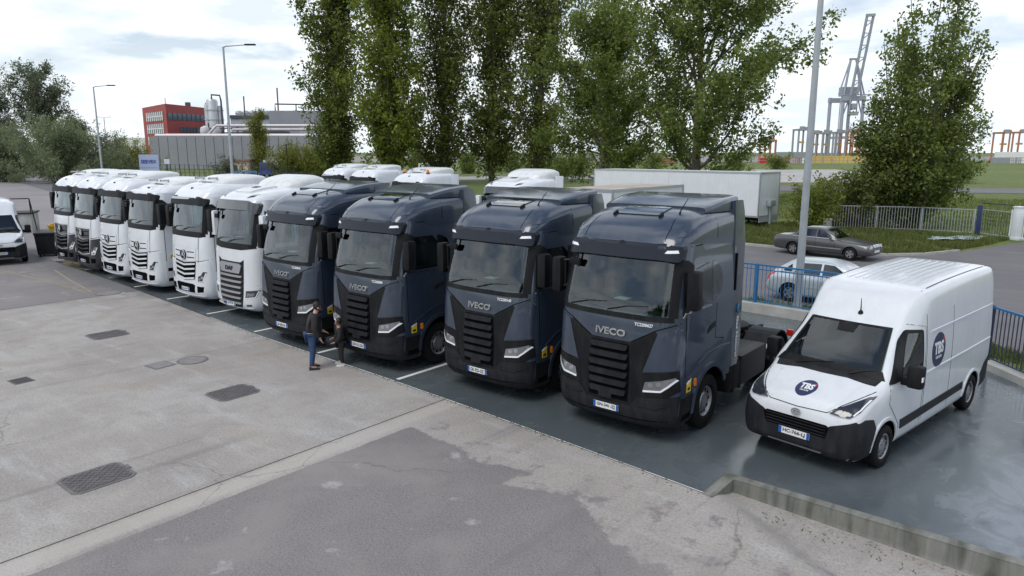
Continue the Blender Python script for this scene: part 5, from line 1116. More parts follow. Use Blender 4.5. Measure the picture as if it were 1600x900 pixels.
# faces +X along the kerb
car.location = (-7.95, 36.25, 0); car.rotation_euler = (0, 0, R(90 - 9))
st = [(0, csec(.34, .72, .54, .68, .62, .55)), (.08, csec(.24, .80, .66, .72, .74, .6)), (.3, csec(.20, .83, .76, .74, .82, .6)), (1.0, csec(.18, .845, .88, .78, .95, .66)), (1.15, csec(.18, .845, .90, .79, 1.02, .66)), (1.95, csec(.18, .845, .93, .79, 1.40, .56)), (2.4, csec(.18, .845, .94, .79, 1.45, .56)), (3.3, csec(.18, .845, .95, .78, 1.41, .55)), (3.75, csec(.20, .84, .95, .77, 1.16, .60)), (3.95, csec(.24, .82, .92, .75, 1.02, .62)), (4.12, csec(.30, .78, .80, .70, .88, .58)), (4.16, csec(.36, .74, .64, .66, .72, .55))]
ex = dict(belt=[(1.2, .95), (2.4, .985), (3.7, .995)], mould=[(1.25, .55), (2.2, .56), (2.85, .57)], mm='silverp', clad=[(1.2, .20), (3.05, .20), (3.05, .32), (1.2, .32)], cm='silverp', seams=[[(1.35, .92), (1.28, .3)], [(2.32, .96), (2.30, .26)], [(3.2, .98), (3.05, .5)]],
          fb=[(-.78, .30), (.78, .30), (.80, .52), (-.80, .52)], hl=[(.40, .62), (.74, .60), (.74, .76), (.46, .76)], gr=[(-.30, .60), (.30, .60), (.33, .70), (-.33, .70)], gm='plastic', slats=(.65,), tl=[(.56, .66), (.78, .66), (.76, .96), (.62, .96)], mir=(.84, 1.32, .96), mirm='silverp', pz=.42)
car2 = make_car('car', 'pale silver car with frosted-looking windscreen behind the blue railing', 4.16, .845, 'silverp', True, st, [[(1.40, .99), (2.30, 1.0), (2.30, 1.36), (1.96, 1.34)], [(2.37, 1.0), (3.22, 1.01), (3.12, 1.33), (2.37, 1.36)], [(3.28, 1.02), (3.62, 1.04), (3.34, 1.28)]],
                ([(-.72, .97), (.72, .97), (.55, 1.38), (-.55, 1.38)], [(-.62, 1.02), (.62, 1.02), (.52, 1.34), (-.52, 1.34)]), (.78, 3.32), ex)
car2.location = (-4.55, 24.95, 0); car2.rotation_euler = (0, 0, R(90 - 3))
for o in (car, car2): o['group'] = 'cars parked on the street'
o = None
for ch in car2.children:
    if ch.name.startswith('windscreen'): ch.data = ch.data.copy(); ch.data.materials.clear(); ch.data.materials.append(mat('sunshade behind windscreen', (.62, .62, .68), .35, .2, coat=.5, var=.2, vscale=4)); ch['label'] = 'windscreen with pale reflective shade'
# ================================================================== TREES
def leaf_mat(name, dark, light, trans=.45):
    m = bpy.data.materials.new(name); m.use_nodes = True; nt = m.node_tree; nt.nodes.clear()
    o = nt.nodes.new('ShaderNodeOutputMaterial'); at = nt.nodes.new('ShaderNodeAttribute'); at.attribute_name = 'tint'
    rp = nt.nodes.new('ShaderNodeMix'); rp.data_type = 'RGBA'; rp.inputs[6].default_value = (*dark, 1); rp.inputs[7].default_value = (*light, 1); nt.links.new(at.outputs['Fac'], rp.inputs[0])
    d = nt.nodes.new('ShaderNodeBsdfPrincipled'); d.inputs['Roughness'].default_value = .55; d.inputs['Specular IOR Level'].default_value = .3; t = nt.nodes.new('ShaderNodeBsdfTranslucent'); mx_ = nt.nodes.new('ShaderNodeMixShader'); mx_.inputs[0].default_value = trans
    hs = nt.nodes.new('ShaderNodeHueSaturation'); hs.inputs['Saturation'].default_value = 1.15; hs.inputs['Value'].default_value = 1.3; nt.links.new(rp.outputs[2], hs.inputs['Color'])
    nt.links.new(rp.outputs[2], d.inputs['Base Color']); nt.links.new(hs.outputs[0], t.inputs['Color']); nt.links.new(d.outputs[0], mx_.inputs[1]); nt.links.new(t.outputs[0], mx_.inputs[2]); nt.links.new(mx_.outputs[0], o.inputs[0]); MATS[name] = m; return m
LM = dict(poplar=leaf_mat('poplar leaf', (.078, .108, .030), (.26, .30, .080)), green=leaf_mat('fresh leaf', (.10, .145, .028), (.28, .31, .065)), near=leaf_mat('near poplar leaf', (.074, .112, .030), (.27, .32, .095)),
          lime=leaf_mat('yellow-green leaf', (.12, .14, .03), (.26, .27, .06)), willow=leaf_mat('grey-green leaf', (.13, .165, .085), (.30, .34, .21)), dusk=leaf_mat('dull leaf', (.075, .095, .055), (.20, .23, .15)))
bark = mat('bark', (.105, .092, .078), .9, var=.35, vscale=3, bump=.6, bscale=8); M['bark'] = bark
def leaf_cloud(name, pts, size, rng, m, parent, droop=0.0, narrow=.6):
    n = len(pts); nrm = rng.normal(size=(n, 3)); nrm[:, 2] += .35; nrm /= np.linalg.norm(nrm, axis=1)[:, None]
    t = rng.normal(size=(n, 3)); t[:, 2] -= droop; t -= nrm * (t * nrm).sum(1)[:, None]; t /= np.linalg.norm(t, axis=1)[:, None]; s = np.cross(nrm, t)
    sz = size * rng.uniform(.45, 1.5, n)[:, None]
    v = np.empty((n, 4, 3)); v[:, 0] = pts - t * sz * .5; v[:, 1] = pts + s * sz * .5 * narrow + nrm * sz * .08; v[:, 2] = pts + t * sz * .55; v[:, 3] = pts - s * sz * .5 * narrow + nrm * sz * .08
    me = bpy.data.meshes.new(name); me.vertices.add(n * 4); me.vertices.foreach_set('co', v.reshape(-1).astype(np.float32)); me.loops.add(n * 4); me.loops.foreach_set('vertex_index', np.arange(n * 4, dtype=np.int32))
    me.polygons.add(n); me.polygons.foreach_set('loop_start', np.arange(0, n * 4, 4, dtype=np.int32)); me.polygons.foreach_set('loop_total', np.full(n, 4, np.int32)); me.update()
    a = me.attributes.new('tint', 'FLOAT', 'FACE')
    lf = np.sin(pts[:, 0] * .9 + 1.3) * np.sin(pts[:, 1] * 1.1 + .4) * np.sin(pts[:, 2] * .8); tint = np.clip(.45 + .25 * lf + rng.normal(0, .22, n), 0, 1); a.data.foreach_set('value', tint.astype(np.float32))
    return link(name, me, m, parent)
def limb(rng, p, d, L, n, bend_up, wob):
    pts = [np.array(p, float)]; d = np.array(d, float); d /= np.linalg.norm(d)
    for i in range(n):
        d = d + rng.normal(0, wob, 3) + np.array([0, 0, bend_up]); d /= np.linalg.norm(d); pts.append(pts[-1] + d * L / n)
    return pts
def make_tree(name, label, cat, x, y, H, kind, seed, leaves, lsize, m, rad=1.0, group=None, lean=(0, 0), trunk_r=None, droop=0.0, narrow=.6, cluster=.42, base=.06):
    rng = np.random.default_rng(seed); t = thing(name, label, cat, (x, y, -.05), 0, group); segs = []; b = MB(); tr = trunk_r or H * .013
    def add(pts, r0, r1, sides, leafy, f0=.25):
        n = len(pts); b.tube(pts, [r0 + (r1 - r0) * i / (n - 1) for i in range(n)], sides, False)
        if leafy:
            for i in range(n - 1):
                if (i + .5) / (n - 1) >= f0: segs.append((pts[i], pts[i + 1], leafy))
    if kind == 'poplar':
        stems = [(0, 0)] + [(rng.normal(0, .5), rng.normal(0, .5)) for _ in range(rng.integers(0, 3))]
        trk = limb(rng, (0, 0, 0), (lean[0], lean[1], 1), H, 12, .0, .012); add(trk, tr, tr * .12, 8, .6, .3)
        for k in range(int(104 * (H / 34))):
            u = (base + (.88 - base) * rng.random()**1.15); z = u * H; i = min(int(u * 12), 11); p = trk[i] + (trk[i + 1] - trk[i]) * (u * 12 - i); az = rng.uniform(0, 2 * math.pi)
            L = rad * H * (.12 + .21 * math.sin(math.pi * min(1, max(0, .12 + (1 - u) * .80)))**.7) * rng.uniform(.65, 1.15); an = R(rng.uniform(12, 32) + 26 * max(0, .30 - u) / .3)
            q = limb(rng, p, (math.sin(an) * math.cos(az), math.sin(an) * math.sin(az), math.cos(an)), L, 6, .05, .05); add(q, tr * .28 * (1 - u * .6), .015, 5, 1.0, .2)
            for _ in range(4):
                j = rng.integers(1, 6); a2 = rng.uniform(0, 2 * math.pi); d = q[j] - q[j - 1]; d = d / np.linalg.norm(d) + .55 * np.array([math.cos(a2), math.sin(a2), .2]); add(limb(rng, q[j], d, L * rng.uniform(.18, .36), 3, .05, .08), .03, .01, 3, 1.0, 0)
        for k in range(46):
            z = rng.uniform(.3, H * .24); az = rng.uniform(0, 2 * math.pi); an = R(rng.uniform(25, 70)); i = min(int(z / H * 12), 11); p = trk[i] + (trk[i + 1] - trk[i]) * (z / H * 12 - i)
            add(limb(rng, p, (math.sin(an) * math.cos(az), math.sin(an) * math.sin(az), math.cos(an)), rad * H * rng.uniform(.06, .13), 4, .06, .08), .05, .012, 4, 1.5, .0)
    elif kind == 'broad':
        n1 = 12; trk = limb(rng, (0, 0, 0), (lean[0], lean[1], 1), H * .8, 10, .0, .03); add(trk, tr, tr * .15, 8, .5, .4)
        for k in range(n1 + 18):
            u = base + .8 * (k + rng.random()) / (n1 + 18); i = min(int(u * 10), 9); p = trk[i] + (trk[i + 1] - trk[i]) * (u * 10 - i); az = k * 2.4 + rng.normal(0, .4)
            prof = math.sin(math.pi * min(.97, .16 + .80 * u))**.7; L = rad * H * .42 * prof * rng.uniform(.8, 1.12); an = R(70 - 48 * u + rng.normal(0, 6))
            q = limb(rng, p, (math.sin(an) * math.cos(az), math.sin(an) * math.sin(az), math.cos(an)), L, 7, .06, .09); add(q, tr * .42 * (1 - .6 * u), .02, 6, 1.0, .35)
            for _ in range(9):
                j = rng.integers(2, 8); d = q[min(j, 7)] - q[j - 1]; d = d / np.linalg.norm(d) + rng.normal(0, .55, 3) + np.array([0, 0, .12 - droop * .3]); q2 = limb(rng, q[min(j, 7)], d, L * rng.uniform(.20, .42), 4, .03 - droop * .06, .12); add(q2, .04, .012, 4, 1.0, .1)
    elif kind == 'clump':          # many stems from the ground
        for k in range(34):
            az = rng.uniform(0, 2 * math.pi); an = R(rng.uniform(1, 30)**1.0 * rad); L = H * (1.02 - 1.05 * (an / rad)) * rng.uniform(.82, 1.05); p = (rng.normal(0, .35), rng.normal(0, .35), 0)
            q = limb(rng, p, (math.sin(an) * math.cos(az), math.sin(an) * math.sin(az), math.cos(an)), L, 9, .03, .05); add(q, tr * rng.uniform(.5, 1), .02, 6, .7, .10)
            for _ in range(14):
                j = rng.integers(1, 9); a2 = az + rng.normal(0, 1.0); d = (q[j] - q[j - 1]); d = d / np.linalg.norm(d) * .7 + .9 * np.array([math.cos(a2), math.sin(a2), .1]); add(limb(rng, q[j], d, H * rng.uniform(.07, .19) * (1.15 - j * .085), 4, .04, .1), .025, .008, 3, 1.0, 0)
    else:                          # bush
        for k in range(44):
            az = rng.uniform(0, 2 * math.pi); an = R(abs(rng.normal(0, 42))); an = min(an, R(82)); L = (H * math.cos(an) + rad * H * math.sin(an)) * rng.uniform(.7, 1.05)
            q = limb(rng, (rng.normal(0, .12 * rad * H), rng.normal(0, .12 * rad * H), 0), (math.sin(an) * math.cos(az), math.sin(an) * math.sin(az), math.cos(an)), L, 6, .02 - droop * .04, .08); add(q, tr, .01, 4, 1.0, .12)
            for _ in range(3):
                j = rng.integers(2, 6); d = (q[j] - q[j - 1]); d = d / np.linalg.norm(d) + rng.normal(0, .45, 3); add(limb(rng, q[j], d, L * .3, 3, .0, .1), .015, .006, 3, 1.0, 0)
    link('trunk', b.mesh('trunk', 60, False), 'bark', t)
    A = np.array([s[0] for s in segs]); B = np.array([s[1] for s in segs]); w = np.linalg.norm(B - A, axis=1) * np.array([s[2] for s in segs]); w /= w.sum()
    NL = 13; nc = max(1, leaves // NL); i = rng.choice(len(segs), nc, p=w); c = A[i] + (B[i] - A[i]) * rng.random((nc, 1)) + np.clip(rng.normal(0, cluster, (nc, 3)), -1.5 * cluster, 1.5 * cluster)
    pts = np.repeat(c, NL, 0) + np.clip(rng.normal(0, lsize * .95, (nc * NL, 3)), -1.7 * lsize, 1.7 * lsize); pts = pts[pts[:, 2] > .1]
    leaf_cloud('crown', pts, lsize, rng, LM[m] if isinstance(m, str) else m, t, droop, narrow); return t
def pxr(px, d): return (px - 800) / 1130 * d
GP = 'trees in the row beyond the road'
for px, d, H, lv, mm, rd, lab, sd, kd in ((524, 122, 40, 30000, 'poplar', .98, 'tall slim dark poplar nearest the factory', 11, 'poplar'), (606, 112, 38, 34000, 'green', 1.2, 'bushy yellow-green poplar, second from the factory', 12, 'poplar'), (692, 120, 39, 21000, 'poplar', 1.35, 'open-crowned poplar with sky showing through, third from the factory', 13, 'poplar'),
                                  (768, 121, 40, 23000, 'poplar', 1.12, 'dark slender poplar left of the white box trailer roofs', 14, 'poplar'), (842, 118, 41, 22000, 'poplar', 1.05, 'poplar with many upright bare stems, last of the slim ones', 15, 'poplar')):
    x, y = W(pxr(px, d), d); make_tree('poplar_tree', lab, 'tree', x, y, H, kd, sd, int(lv * 1.15), .50, mm, rd, GP, cluster=.55, base=.03)
x, y = W(pxr(938, 88), 88); make_tree('broadleaf_tree', 'leafy green tree behind the left end of the white trailer', 'tree', x, y, 25, 'broad', 21, 32000, .36, 'near', .84, GP, cluster=.5, base=.05)
x, y = W(pxr(948, 128), 128); make_tree('poplar_tree', 'tall poplar rising behind the leafy tree by the trailer', 'tree', x, y, 42, 'poplar', 16, 18000, .42, 'poplar', 1.1, GP, cluster=.5)
x, y = W(pxr(1092, 74), 74); make_tree('broadleaf_tree', 'large spreading tree above the white box trailer', 'tree', x, y, 28, 'broad', 22, 45000, .34, 'near', 1.04, GP, trunk_r=.55, cluster=.5, base=.06)
x, y = W(26.8, 47.6); make_tree('poplar_clump', 'many-stemmed poplar by the iron railing and gate', 'tree', x, y, 16.4, 'clump', 23, 54000, .21, 'near', 1.05, GP, trunk_r=.13, cluster=.36)
x, y = W(23.6, 49); make_tree('bush', 'dark bush against the railing beside the many-stemmed poplar', 'bush', x, y, 4.6, 'bush', 24, 9000, .17, 'poplar', .32, 'bushes by the railing', cluster=.22)
x, y = W(20.3, 48); make_tree('bush', 'low green bush beside the end of the white trailer', 'bush', x, y, 2.8, 'bush', 25, 7000, .16, 'green', .55, 'bushes by the railing', cluster=.22)
for px, d, H, lv, kd, mm, rd, lab, sd in ((62, 150, 27, 22000, 'broad', 'dusk', .72, 'large wispy tree above the willow scrub at the yard edge', 31), (-8, 152, 23, 14000, 'broad', 'dusk', .6, 'thin tree cut by the picture edge beside the wispy tree', 32), (126, 172, 15.5, 9000, 'broad', 'dusk', .7, 'small rounded tree behind the willow scrub', 33), (405, 150, 13.2, 9000, 'poplar', 'lime', .95, 'small yellow-green columnar tree in front of the factory wall', 34)):
    x, y = W(pxr(px, d), d); make_tree('garden_tree' if sd == 34 else 'wispy_tree', lab, 'tree', x, y, H, kd, sd, lv, .42 if sd != 34 else .34, mm, rd, None, cluster=.5, base=.05, droop=.3, narrow=.45)
GB = 'bushes along the yard edge'
for px, d, H, lv, mm, rd, lab, sd in ((4, 124, 9.0, 20000, 'willow', .80, 'dark based willow bush at the picture edge', 41), (98, 120, 9.4, 26000, 'willow', .82, 'broad grey-green willow bush behind the far trucks', 42), (150, 140, 8.0, 11000, 'dusk', .8, 'dull green bush behind the willow bush', 43), (186, 172, 8.0, 9000, 'lime', .8, 'yellow-flowering bush near the pale wall', 44), (216, 180, 6.0, 6000, 'lime', 1.0, 'low yellow-green bush beside the company sign', 45), (452, 138, 5.6, 9000, 'lime', .95, 'yellow-green shrub beside the columnar tree', 46), (492, 136, 5.4, 8000, 'lime', .9, 'pale green shrub next to the slim dark poplar', 47), (352, 132, 3.6, 2000, 'dusk', .9, 'low shrub in front of the small brick hut', 48)):
    x, y = W(pxr(px, d), d); make_tree('bush', lab, 'bush', x, y, H, 'bush', sd, lv, .36, mm, rd, GB, trunk_r=.06, cluster=.45, droop=.5 if mm == 'willow' else .1, narrow=.4)

GS_ = 'scrub across the far grass'
for k, (px, d, H) in enumerate(((905, 190, 4.5), (962, 205, 5.5), (1020, 200, 4), (1150, 190, 4.2), (1215, 215, 3.2), (880, 150, 3.5), (730, 175, 5), (800, 185, 5.5), (1500, 120, 3), (655, 160, 6))):
    x, y = W(pxr(px, d), d); make_tree('bush', ('low round bush on the far grass', 'tall loose bush on the far grass')[k % 2] + (' seen behind the leafy tree', ' seen behind the spreading tree', ' seen left of the spreading trunk', ' seen right of the spreading trunk', ' by the harbour fence', ' beside the last slim poplar', ' between the third and fourth poplar', ' right of the fourth poplar', ' in the field behind the gate', ' between the second and third poplar')[k], 'bush', x, y, H, 'bush', 80 + k, 2600, .45, 'near', 1.3, GS_, trunk_r=.05, cluster=.5)
# grass growing on the verges
def grass(name, label, sampler, n, h, seed, col=((.055, .085, .018), (.16, .18, .055))):
    rng = np.random.default_rng(seed); P = sampler(rng, n); n = len(P); a = rng.uniform(0, 2 * math.pi, n); hh = h * rng.uniform(.4, 1.3, n); w = .012 + .02 * rng.random(n); ln = rng.normal(0, .35, (n, 2)) * hh[:, None]
    v = np.empty((n, 3, 3)); v[:, 0] = P - np.stack([np.cos(a) * w, np.sin(a) * w, 0 * a], 1); v[:, 1] = P + np.stack([np.cos(a) * w, np.sin(a) * w, 0 * a], 1); v[:, 2] = P + np.stack([ln[:, 0], ln[:, 1], hh], 1)
    me = bpy.data.meshes.new(name); me.vertices.add(n * 3); me.vertices.foreach_set('co', v.reshape(-1).astype(np.float32)); me.loops.add(n * 3); me.loops.foreach_set('vertex_index', np.arange(n * 3, dtype=np.int32)); me.polygons.add(n); me.polygons.foreach_set('loop_start', np.arange(0, n * 3, 3, dtype=np.int32)); me.polygons.foreach_set('loop_total', np.full(n, 3, np.int32)); me.update()
    at = me.attributes.new('tint', 'FLOAT', 'FACE'); at.data.foreach_set('value', rng.random(n).astype(np.float32))
    key = 'grass ' + name
    o = link(name, me, MATS.get(key) or leaf_mat(key, *col, .25)); return tag(o, label, 'grass', kind='stuff')
def poly_sampler(poly, z, dens=None):
    P = np.array(poly)
    def f(rng, n):
        q = rng.uniform(P.min(0), P.max(0), (n * 3, 2)); q = q[sdist(q[:, 0], q[:, 1], poly) > 0]
        if dens is not None: q = q[rng.random(len(q)) < dens(q)]
        q = q[:n]; return np.concatenate([q, np.full((len(q), 1), z)], 1)
    return f
patchy = lambda q: np.clip(.55 + .5 * np.sin(q[:, 0] * 1.3) * np.sin(q[:, 1] * 1.7 + q[:, 0] * .4) + .25 * np.sin(q[:, 0] * 3.1 + q[:, 1] * 2.3), .06, 1)
grass('railing_grass', 'long rough grass growing along the blue railing', poly_sampler([(-9, 22.2), (-8.2, 22.12), (-5.6, 21.88), (-3.4, 21.08), (-1.7, 19.85), (-.7, 18.7), (1.6, 15.8), (4.2, 15.8), (-.2, 20.9), (-2.6, 22.4), (-5, 23.3), (-9, 24.1)], -.02, patchy), 26000, .16, 51)
grass('kerb_grass', 'ragged verge of grass in front of the railing and poplar clump', poly_sampler([(-30, 40), (-13, 38.2), (-7.9, 38.9), (-6.6, 40.4), (-5.6, 43), (-4.5, 47), (-4.0, 50.5), (-16, 52.5), (-30, 46.5)], -.02, patchy), 60000, .22, 52)
grass('field_grass', 'grass in the field behind the gate', poly_sampler([(-14, 53), (-3, 51.5), (12, 60), (2, 95), (-30, 90), (-30, 60)], -.05, patchy), 36000, .25, 53, ((.075, .11, .022), (.19, .22, .06)))
# ================================================================== FAR BUILDINGS AND HARBOUR
F3 = lambda r, d, z: (*W(r, d), z)
fm = dict(red=mat('red cladding', (.33, .060, .055), .6, var=.08, vscale=.3), redl=mat('red cladding band', (.30, .042, .040), .6), grey=mat('grey metal cladding', (.275, .285, .32), .6, .1, var=.08, vscale=.25), greyl=mat('light grey cladding', (.40, .43, .47), .6, var=.06, vscale=.3), pale=mat('pale green wall panel', (.72, .76, .71), .7, var=.06, vscale=.3),
          dark=mat('dark roof plant', (.07, .07, .085), .6), pipew=mat('white pipe', (.66, .62, .63), .4, .1), steel=mat('silo steel', (.52, .53, .55), .42, .55, var=.08, vscale=.5), wnd=mat('office glass', (.10, .13, .17), .12, .2), wht=mat('white frame', (.78, .78, .78), .5), tan=mat('tan render', (.55, .46, .34), .8), brown=mat('brown roof', (.22, .13, .10), .7),
          crane=mat('pale crane grey', (.31, .34, .38), .6), orange=mat('haze-muted orange', (.40, .17, .09), .6, var=.15, vscale=.4), yel=mat('harbour yellow', (.62, .44, .14), .6, var=.15, vscale=.2), harb=mat('harbour steel', (.30, .32, .35), .6), fence=mat('green fence', (.05, .085, .075), .6), signb=mat('sign face', (.44, .52, .72), .5), signt=mat('sign blue', (.06, .09, .36), .5))  # harbour colours greyed in the paint to suggest distance haze
M.update({'f_' + k: v_ for k, v_ in fm.items()})
def qbox(b, r0, d0, r1, d1, depth, z0, z1):
    """box whose front edge runs from (r0,d0) to (r1,d1), reaching back by depth"""
    a = Vector(W(r0, d0)); c = Vector(W(r1, d1)); t = (c - a).normalized(); n = Vector((-t.y, t.x))
    fw = Vector(W(0, 1)); n = n if n.dot(fw) > 0 else -n; q = [a, c, c + n * depth, a + n * depth]
    return b.add([(*p, z0) for p in q] + [(*p, z1) for p in q], [(4, 5, 6, 7), (0, 1, 5, 4), (1, 2, 6, 5), (2, 3, 7, 6), (3, 0, 4, 7)])
def lerp(a, b, t): return a + (b - a) * t
def panels(t, name, r0, d0, r1, d1, z0, z1, n, m, gap=.12, th=.18, out=.0):
    for i in range(n):
        u0, u1 = i / n, (i + 1) / n; L = math.hypot(r1 - r0, d1 - d0); e = gap / L / 2
        a = (lerp(r0, r1, u0 + e), lerp(d0, d1, u0 + e)); c = (lerp(r0, r1, u1 - e), lerp(d0, d1, u1 - e)); b = MB(); qbox(b, a[0], a[1] - out, c[0], c[1] - out, th, z0, z1); b.build(name, m, t)
# long grey warehouse
t = thing('warehouse', 'long grey panel-clad factory hall below the red office block', 'factory', F3(-84, 222, 0))
t.location = (0, 0, 0)
qb = MB(); qbox(qb, -107, 214.3, -58, 214.3, 40, 0, 9.4); qb.build('wall_core', 'f_dark', t)
panels(t, 'wall_panel', -107, 214, -58, 214, 0, 9.5, 18, 'f_grey', .14, .3)
b = MB(); b.tube([F3(-106, 216, 9.9), F3(-58, 216, 9.9)], .55, 8); b.build('roof_pipe', 'f_pipew', t)
b = MB(); b.tube([F3(-93, 222, 10.2), F3(-90, 222, 13.0), F3(-60, 222, 13.0)], .4, 8); b.build('roof_pipe', 'f_pipew', t)
b = MB(); b.tube([F3(-86, 224, 11.9), F3(-60, 224, 11.9)], .35, 8); b.build('roof_pipe', 'f_pipew', t)
b = MB(); qbox(b, -83, 224, -70, 224, 5, 9.4, 11.4); b.build('roof_duct', 'f_dark', t)
b = MB(); qbox(b, -66, 226, -58, 226, 8, 9.4, 13.2); b.build('roof_housing', 'f_greyl', t)
t = thing('boundary_wall', 'pale green panel wall left of the grey hall', 'wall', (0, 0, 0))
panels(t, 'wall_panel', -144, 262, -128.5, 262, 0, 10.2, 8, 'f_pale', .25, .4)
# red office block
t = thing('office_block', 'red office block with glazed corner behind the grey hall', 'office building', (0, 0, 0))
C0, LE, RE = (-116, 245), (-132.5, 262), (-109.5, 262)
b = MB(); q = [W(*LE), W(*C0), W(*RE), W(-124, 285)]
b.add([(*p, 0) for p in q] + [(*p, z) for p, z in zip(q, (20.6, 21.0, 20.6, 20.6))], [(4, 5, 6, 7), (0, 1, 5, 4), (1, 2, 6, 5), (2, 3, 7, 6), (3, 0, 4, 7)]); b.build('wall', 'f_red', t)
def face_box(p, q, u0, u1, z0, z1, m, name, parent, out=.15, th=.3):
    a = (lerp(p[0], q[0], u0), lerp(p[1], q[1], u0)); c = (lerp(p[0], q[0], u1), lerp(p[1], q[1], u1)); A = Vector(W(*a)); Cc = Vector(W(*c)); tt = (Cc - A).normalized(); n = Vector((-tt.y, tt.x)); fw = Vector(W(0, 1)); n = -n if n.dot(fw) > 0 else n
    k = [A + n * out, Cc + n * out, Cc + n * (out - th), A + n * (out - th)]; bb = MB().add([(*x_, z0) for x_ in k] + [(*x_, z1) for x_ in k], [(4, 5, 6, 7), (3, 2, 1, 0), (0, 1, 5, 4), (1, 2, 6, 5), (2, 3, 7, 6), (3, 0, 4, 7)]); return bb.build(name, m, parent)
for z0, z1 in ((15.6, 18.6), (11.4, 14.6), (7.4, 10.4)):
    w = face_box(LE, C0, .20, .86, z0, z1, 'f_wnd', 'window_band', t)
    for i in range(9): face_box(LE, C0, .20 + .66 * i / 8 - .012, .20 + .66 * i / 8 + .012, z0, z1, 'f_wht', 'mullion', w, .3, .2)
    face_box(LE, C0, .20, .86, (z0 + z1) / 2 - .12, (z0 + z1) / 2 + .12, 'f_wht', 'transom', w, .32, .2)
for z0, z1, u0 in ((15.8, 18.0, .03), (11.8, 13.6, .30)):
    w = face_box(C0, RE, u0, .93, z0, z1, 'f_wnd', 'window_band', t)
    for i in range(1, 8): face_box(C0, RE, lerp(u0, .93, i / 8) - .006, lerp(u0, .93, i / 8) + .006, z0, z1, 'f_dark', 'mullion', w, .28, .2)
for r, d, s in ((-117, 262, 1.4), (-111.5, 266, 2.2)): b = MB(); qbox(b, r, d, r + s, d, s, 20.5, 22.6); b.build('roof_unit', 'f_dark', t)
b = MB(); b.tube([F3(-124, 262, 20.5), F3(-124, 262, 24)], .12, 6); b.build('roof_mast', 'f_dark', t)
# process columns
t = thing('process_columns', 'group of tall steel process columns beside the red office block', 'industrial plant', (0, 0, 0))
for px, rad_, zt, d in ((337, 1.75, 21.6, 232), (328.5, .75, 20.0, 231), (348.5, .95, 19.6, 233)):
    r = pxr(px, d); b = MB(); b.lathe([(9, rad_), (zt - .8, rad_), (zt - .2, rad_ * .8), (zt, rad_ * .2)], 'z', F3(r, d, 0), 18); o = b.build('column_vessel', 'f_steel', t)
    for z in (12, 15, 18): b = MB(); b.lathe([(z, rad_ + .05), (z, rad_ + .18), (z + .3, rad_ + .18), (z + .3, rad_ + .05)], 'z', F3(r, d, 0), 18); b.build('stiffening_band', 'f_steel', o)
b = MB(); r = pxr(337, 231); b.tube([F3(r, 231, 21.4), F3(r, 231, 22.8), F3(r + 2.6, 231, 22.6), F3(r + 2.9, 231, 21), F3(r + 2.9, 231, 10)], .28, 8); b.build('top_pipe', 'f_dark', t)
for px in (323, 340): b = MB(); b.lathe([(10.2, .01), (10.4, 1.2), (11.4, 1.5), (12.6, 1.2), (13.1, .2)], 'z', F3(pxr(px, 226), 226, 0), 16); b.build('small_vessel', 'f_pipew', t)
b = MB()
for k in range(5): b.bar(F3(-98 + k * 3, 228, 9), F3(-98 + k * 3, 228, 13 + (k % 2)), .35)
b.bar(F3(-98, 228, 12.4), F3(-84, 228, 12.4), .4); b.bar(F3(-98, 228, 11), F3(-84, 228, 11), .4); b.build('pipe_rack', 'f_dark', t)
# upper hall with roof plant
t = thing('upper_hall', 'light grey factory hall with roof pipework beyond the long hall', 'factory', (0, 0, 0))
b = MB(); qbox(b, -95, 246, -81, 246, 30, 0, 17.4); b.build('hall_body', 'f_greyl', t)
b = MB(); qbox(b, -80.9, 243, -66, 243, 30, 0, 18.6); b.build('hall_block', 'f_grey', t)
b = MB(); qbox(b, -95, 245.6, -81, 245.6, .3, 16.2, 17.2); b.build('louvre_band', 'f_dark', t)
for k in range(6): b = MB(); c = F3(-93.5 + k * 2.3, 250, 17.4); b.lathe([(-1.0, .8), (1.0, .8), (1.1, .1)], 'x', (c[0], c[1], 18.2), 10); b.build('roof_fan', 'f_steel', t)
b = MB(); b.tube([F3(-79, 244, 18.6), F3(-79, 244, 20.8), F3(-66, 244, 20.6), F3(-66, 244, 18.6)], .25, 6); b.tube([F3(-72, 244, 18.6), F3(-72, 244, 20.7)], .2, 6); b.build('roof_pipe', 'f_dark', t)
b = MB(); b.tube([F3(-78, 244, 18), F3(-78, 244, 26)], .28, 6); b.build('chimney', 'f_brown', t)
b = MB(); b.tube([F3(-90, 246, 17), F3(-90, 246, 23.5)], .25, 6); b.build('chimney', 'f_dark', t)
# hut, truck, sign, fences near the factory
t = thing('gate_hut', 'small tan hut with brown flat roof in front of the grey hall', 'hut', (0, 0, 0))
b = MB(); qbox(b, -58.5, 148, -54, 148, 4, 0, 3.2); b.build('wall', 'f_tan', t); b = MB(); qbox(b, -58.8, 147.6, -53.7, 147.6, 4.8, 3.2, 3.6); b.build('roof', 'f_brown', t); b = MB(); qbox(b, -57.4, 147.95, -56.4, 147.95, .1, 1.2, 2.4); b.build('window', 'f_wnd', t)
t = thing('box_truck', 'small truck with dark blue cab beyond the trucks, by the pale shrubs', 'truck', (0, 0, 0))
b = MB(); qbox(b, -49.4, 141, -47.4, 141, 2.4, .7, 3.0); b.build('cab', 'f_signt', t); b = MB(); qbox(b, -49.2, 140.9, -47.6, 140.9, .1, 1.7, 2.7); b.build('windscreen', 'f_wnd', t)
b = MB(); qbox(b, -49.5, 143.6, -46.6, 143.6, 6, .9, 3.5); b.build('cargo_box', 'white', t)
for s in (-49.2, -47.6):
    for d in (142, 148): b = MB(); c = F3(s, d, .48); b.lathe([(-.12, .001), (-.12, .48), (.12, .48), (.12, .001)], 'x', c, 14); b.build('wheel', 'rubber', t)
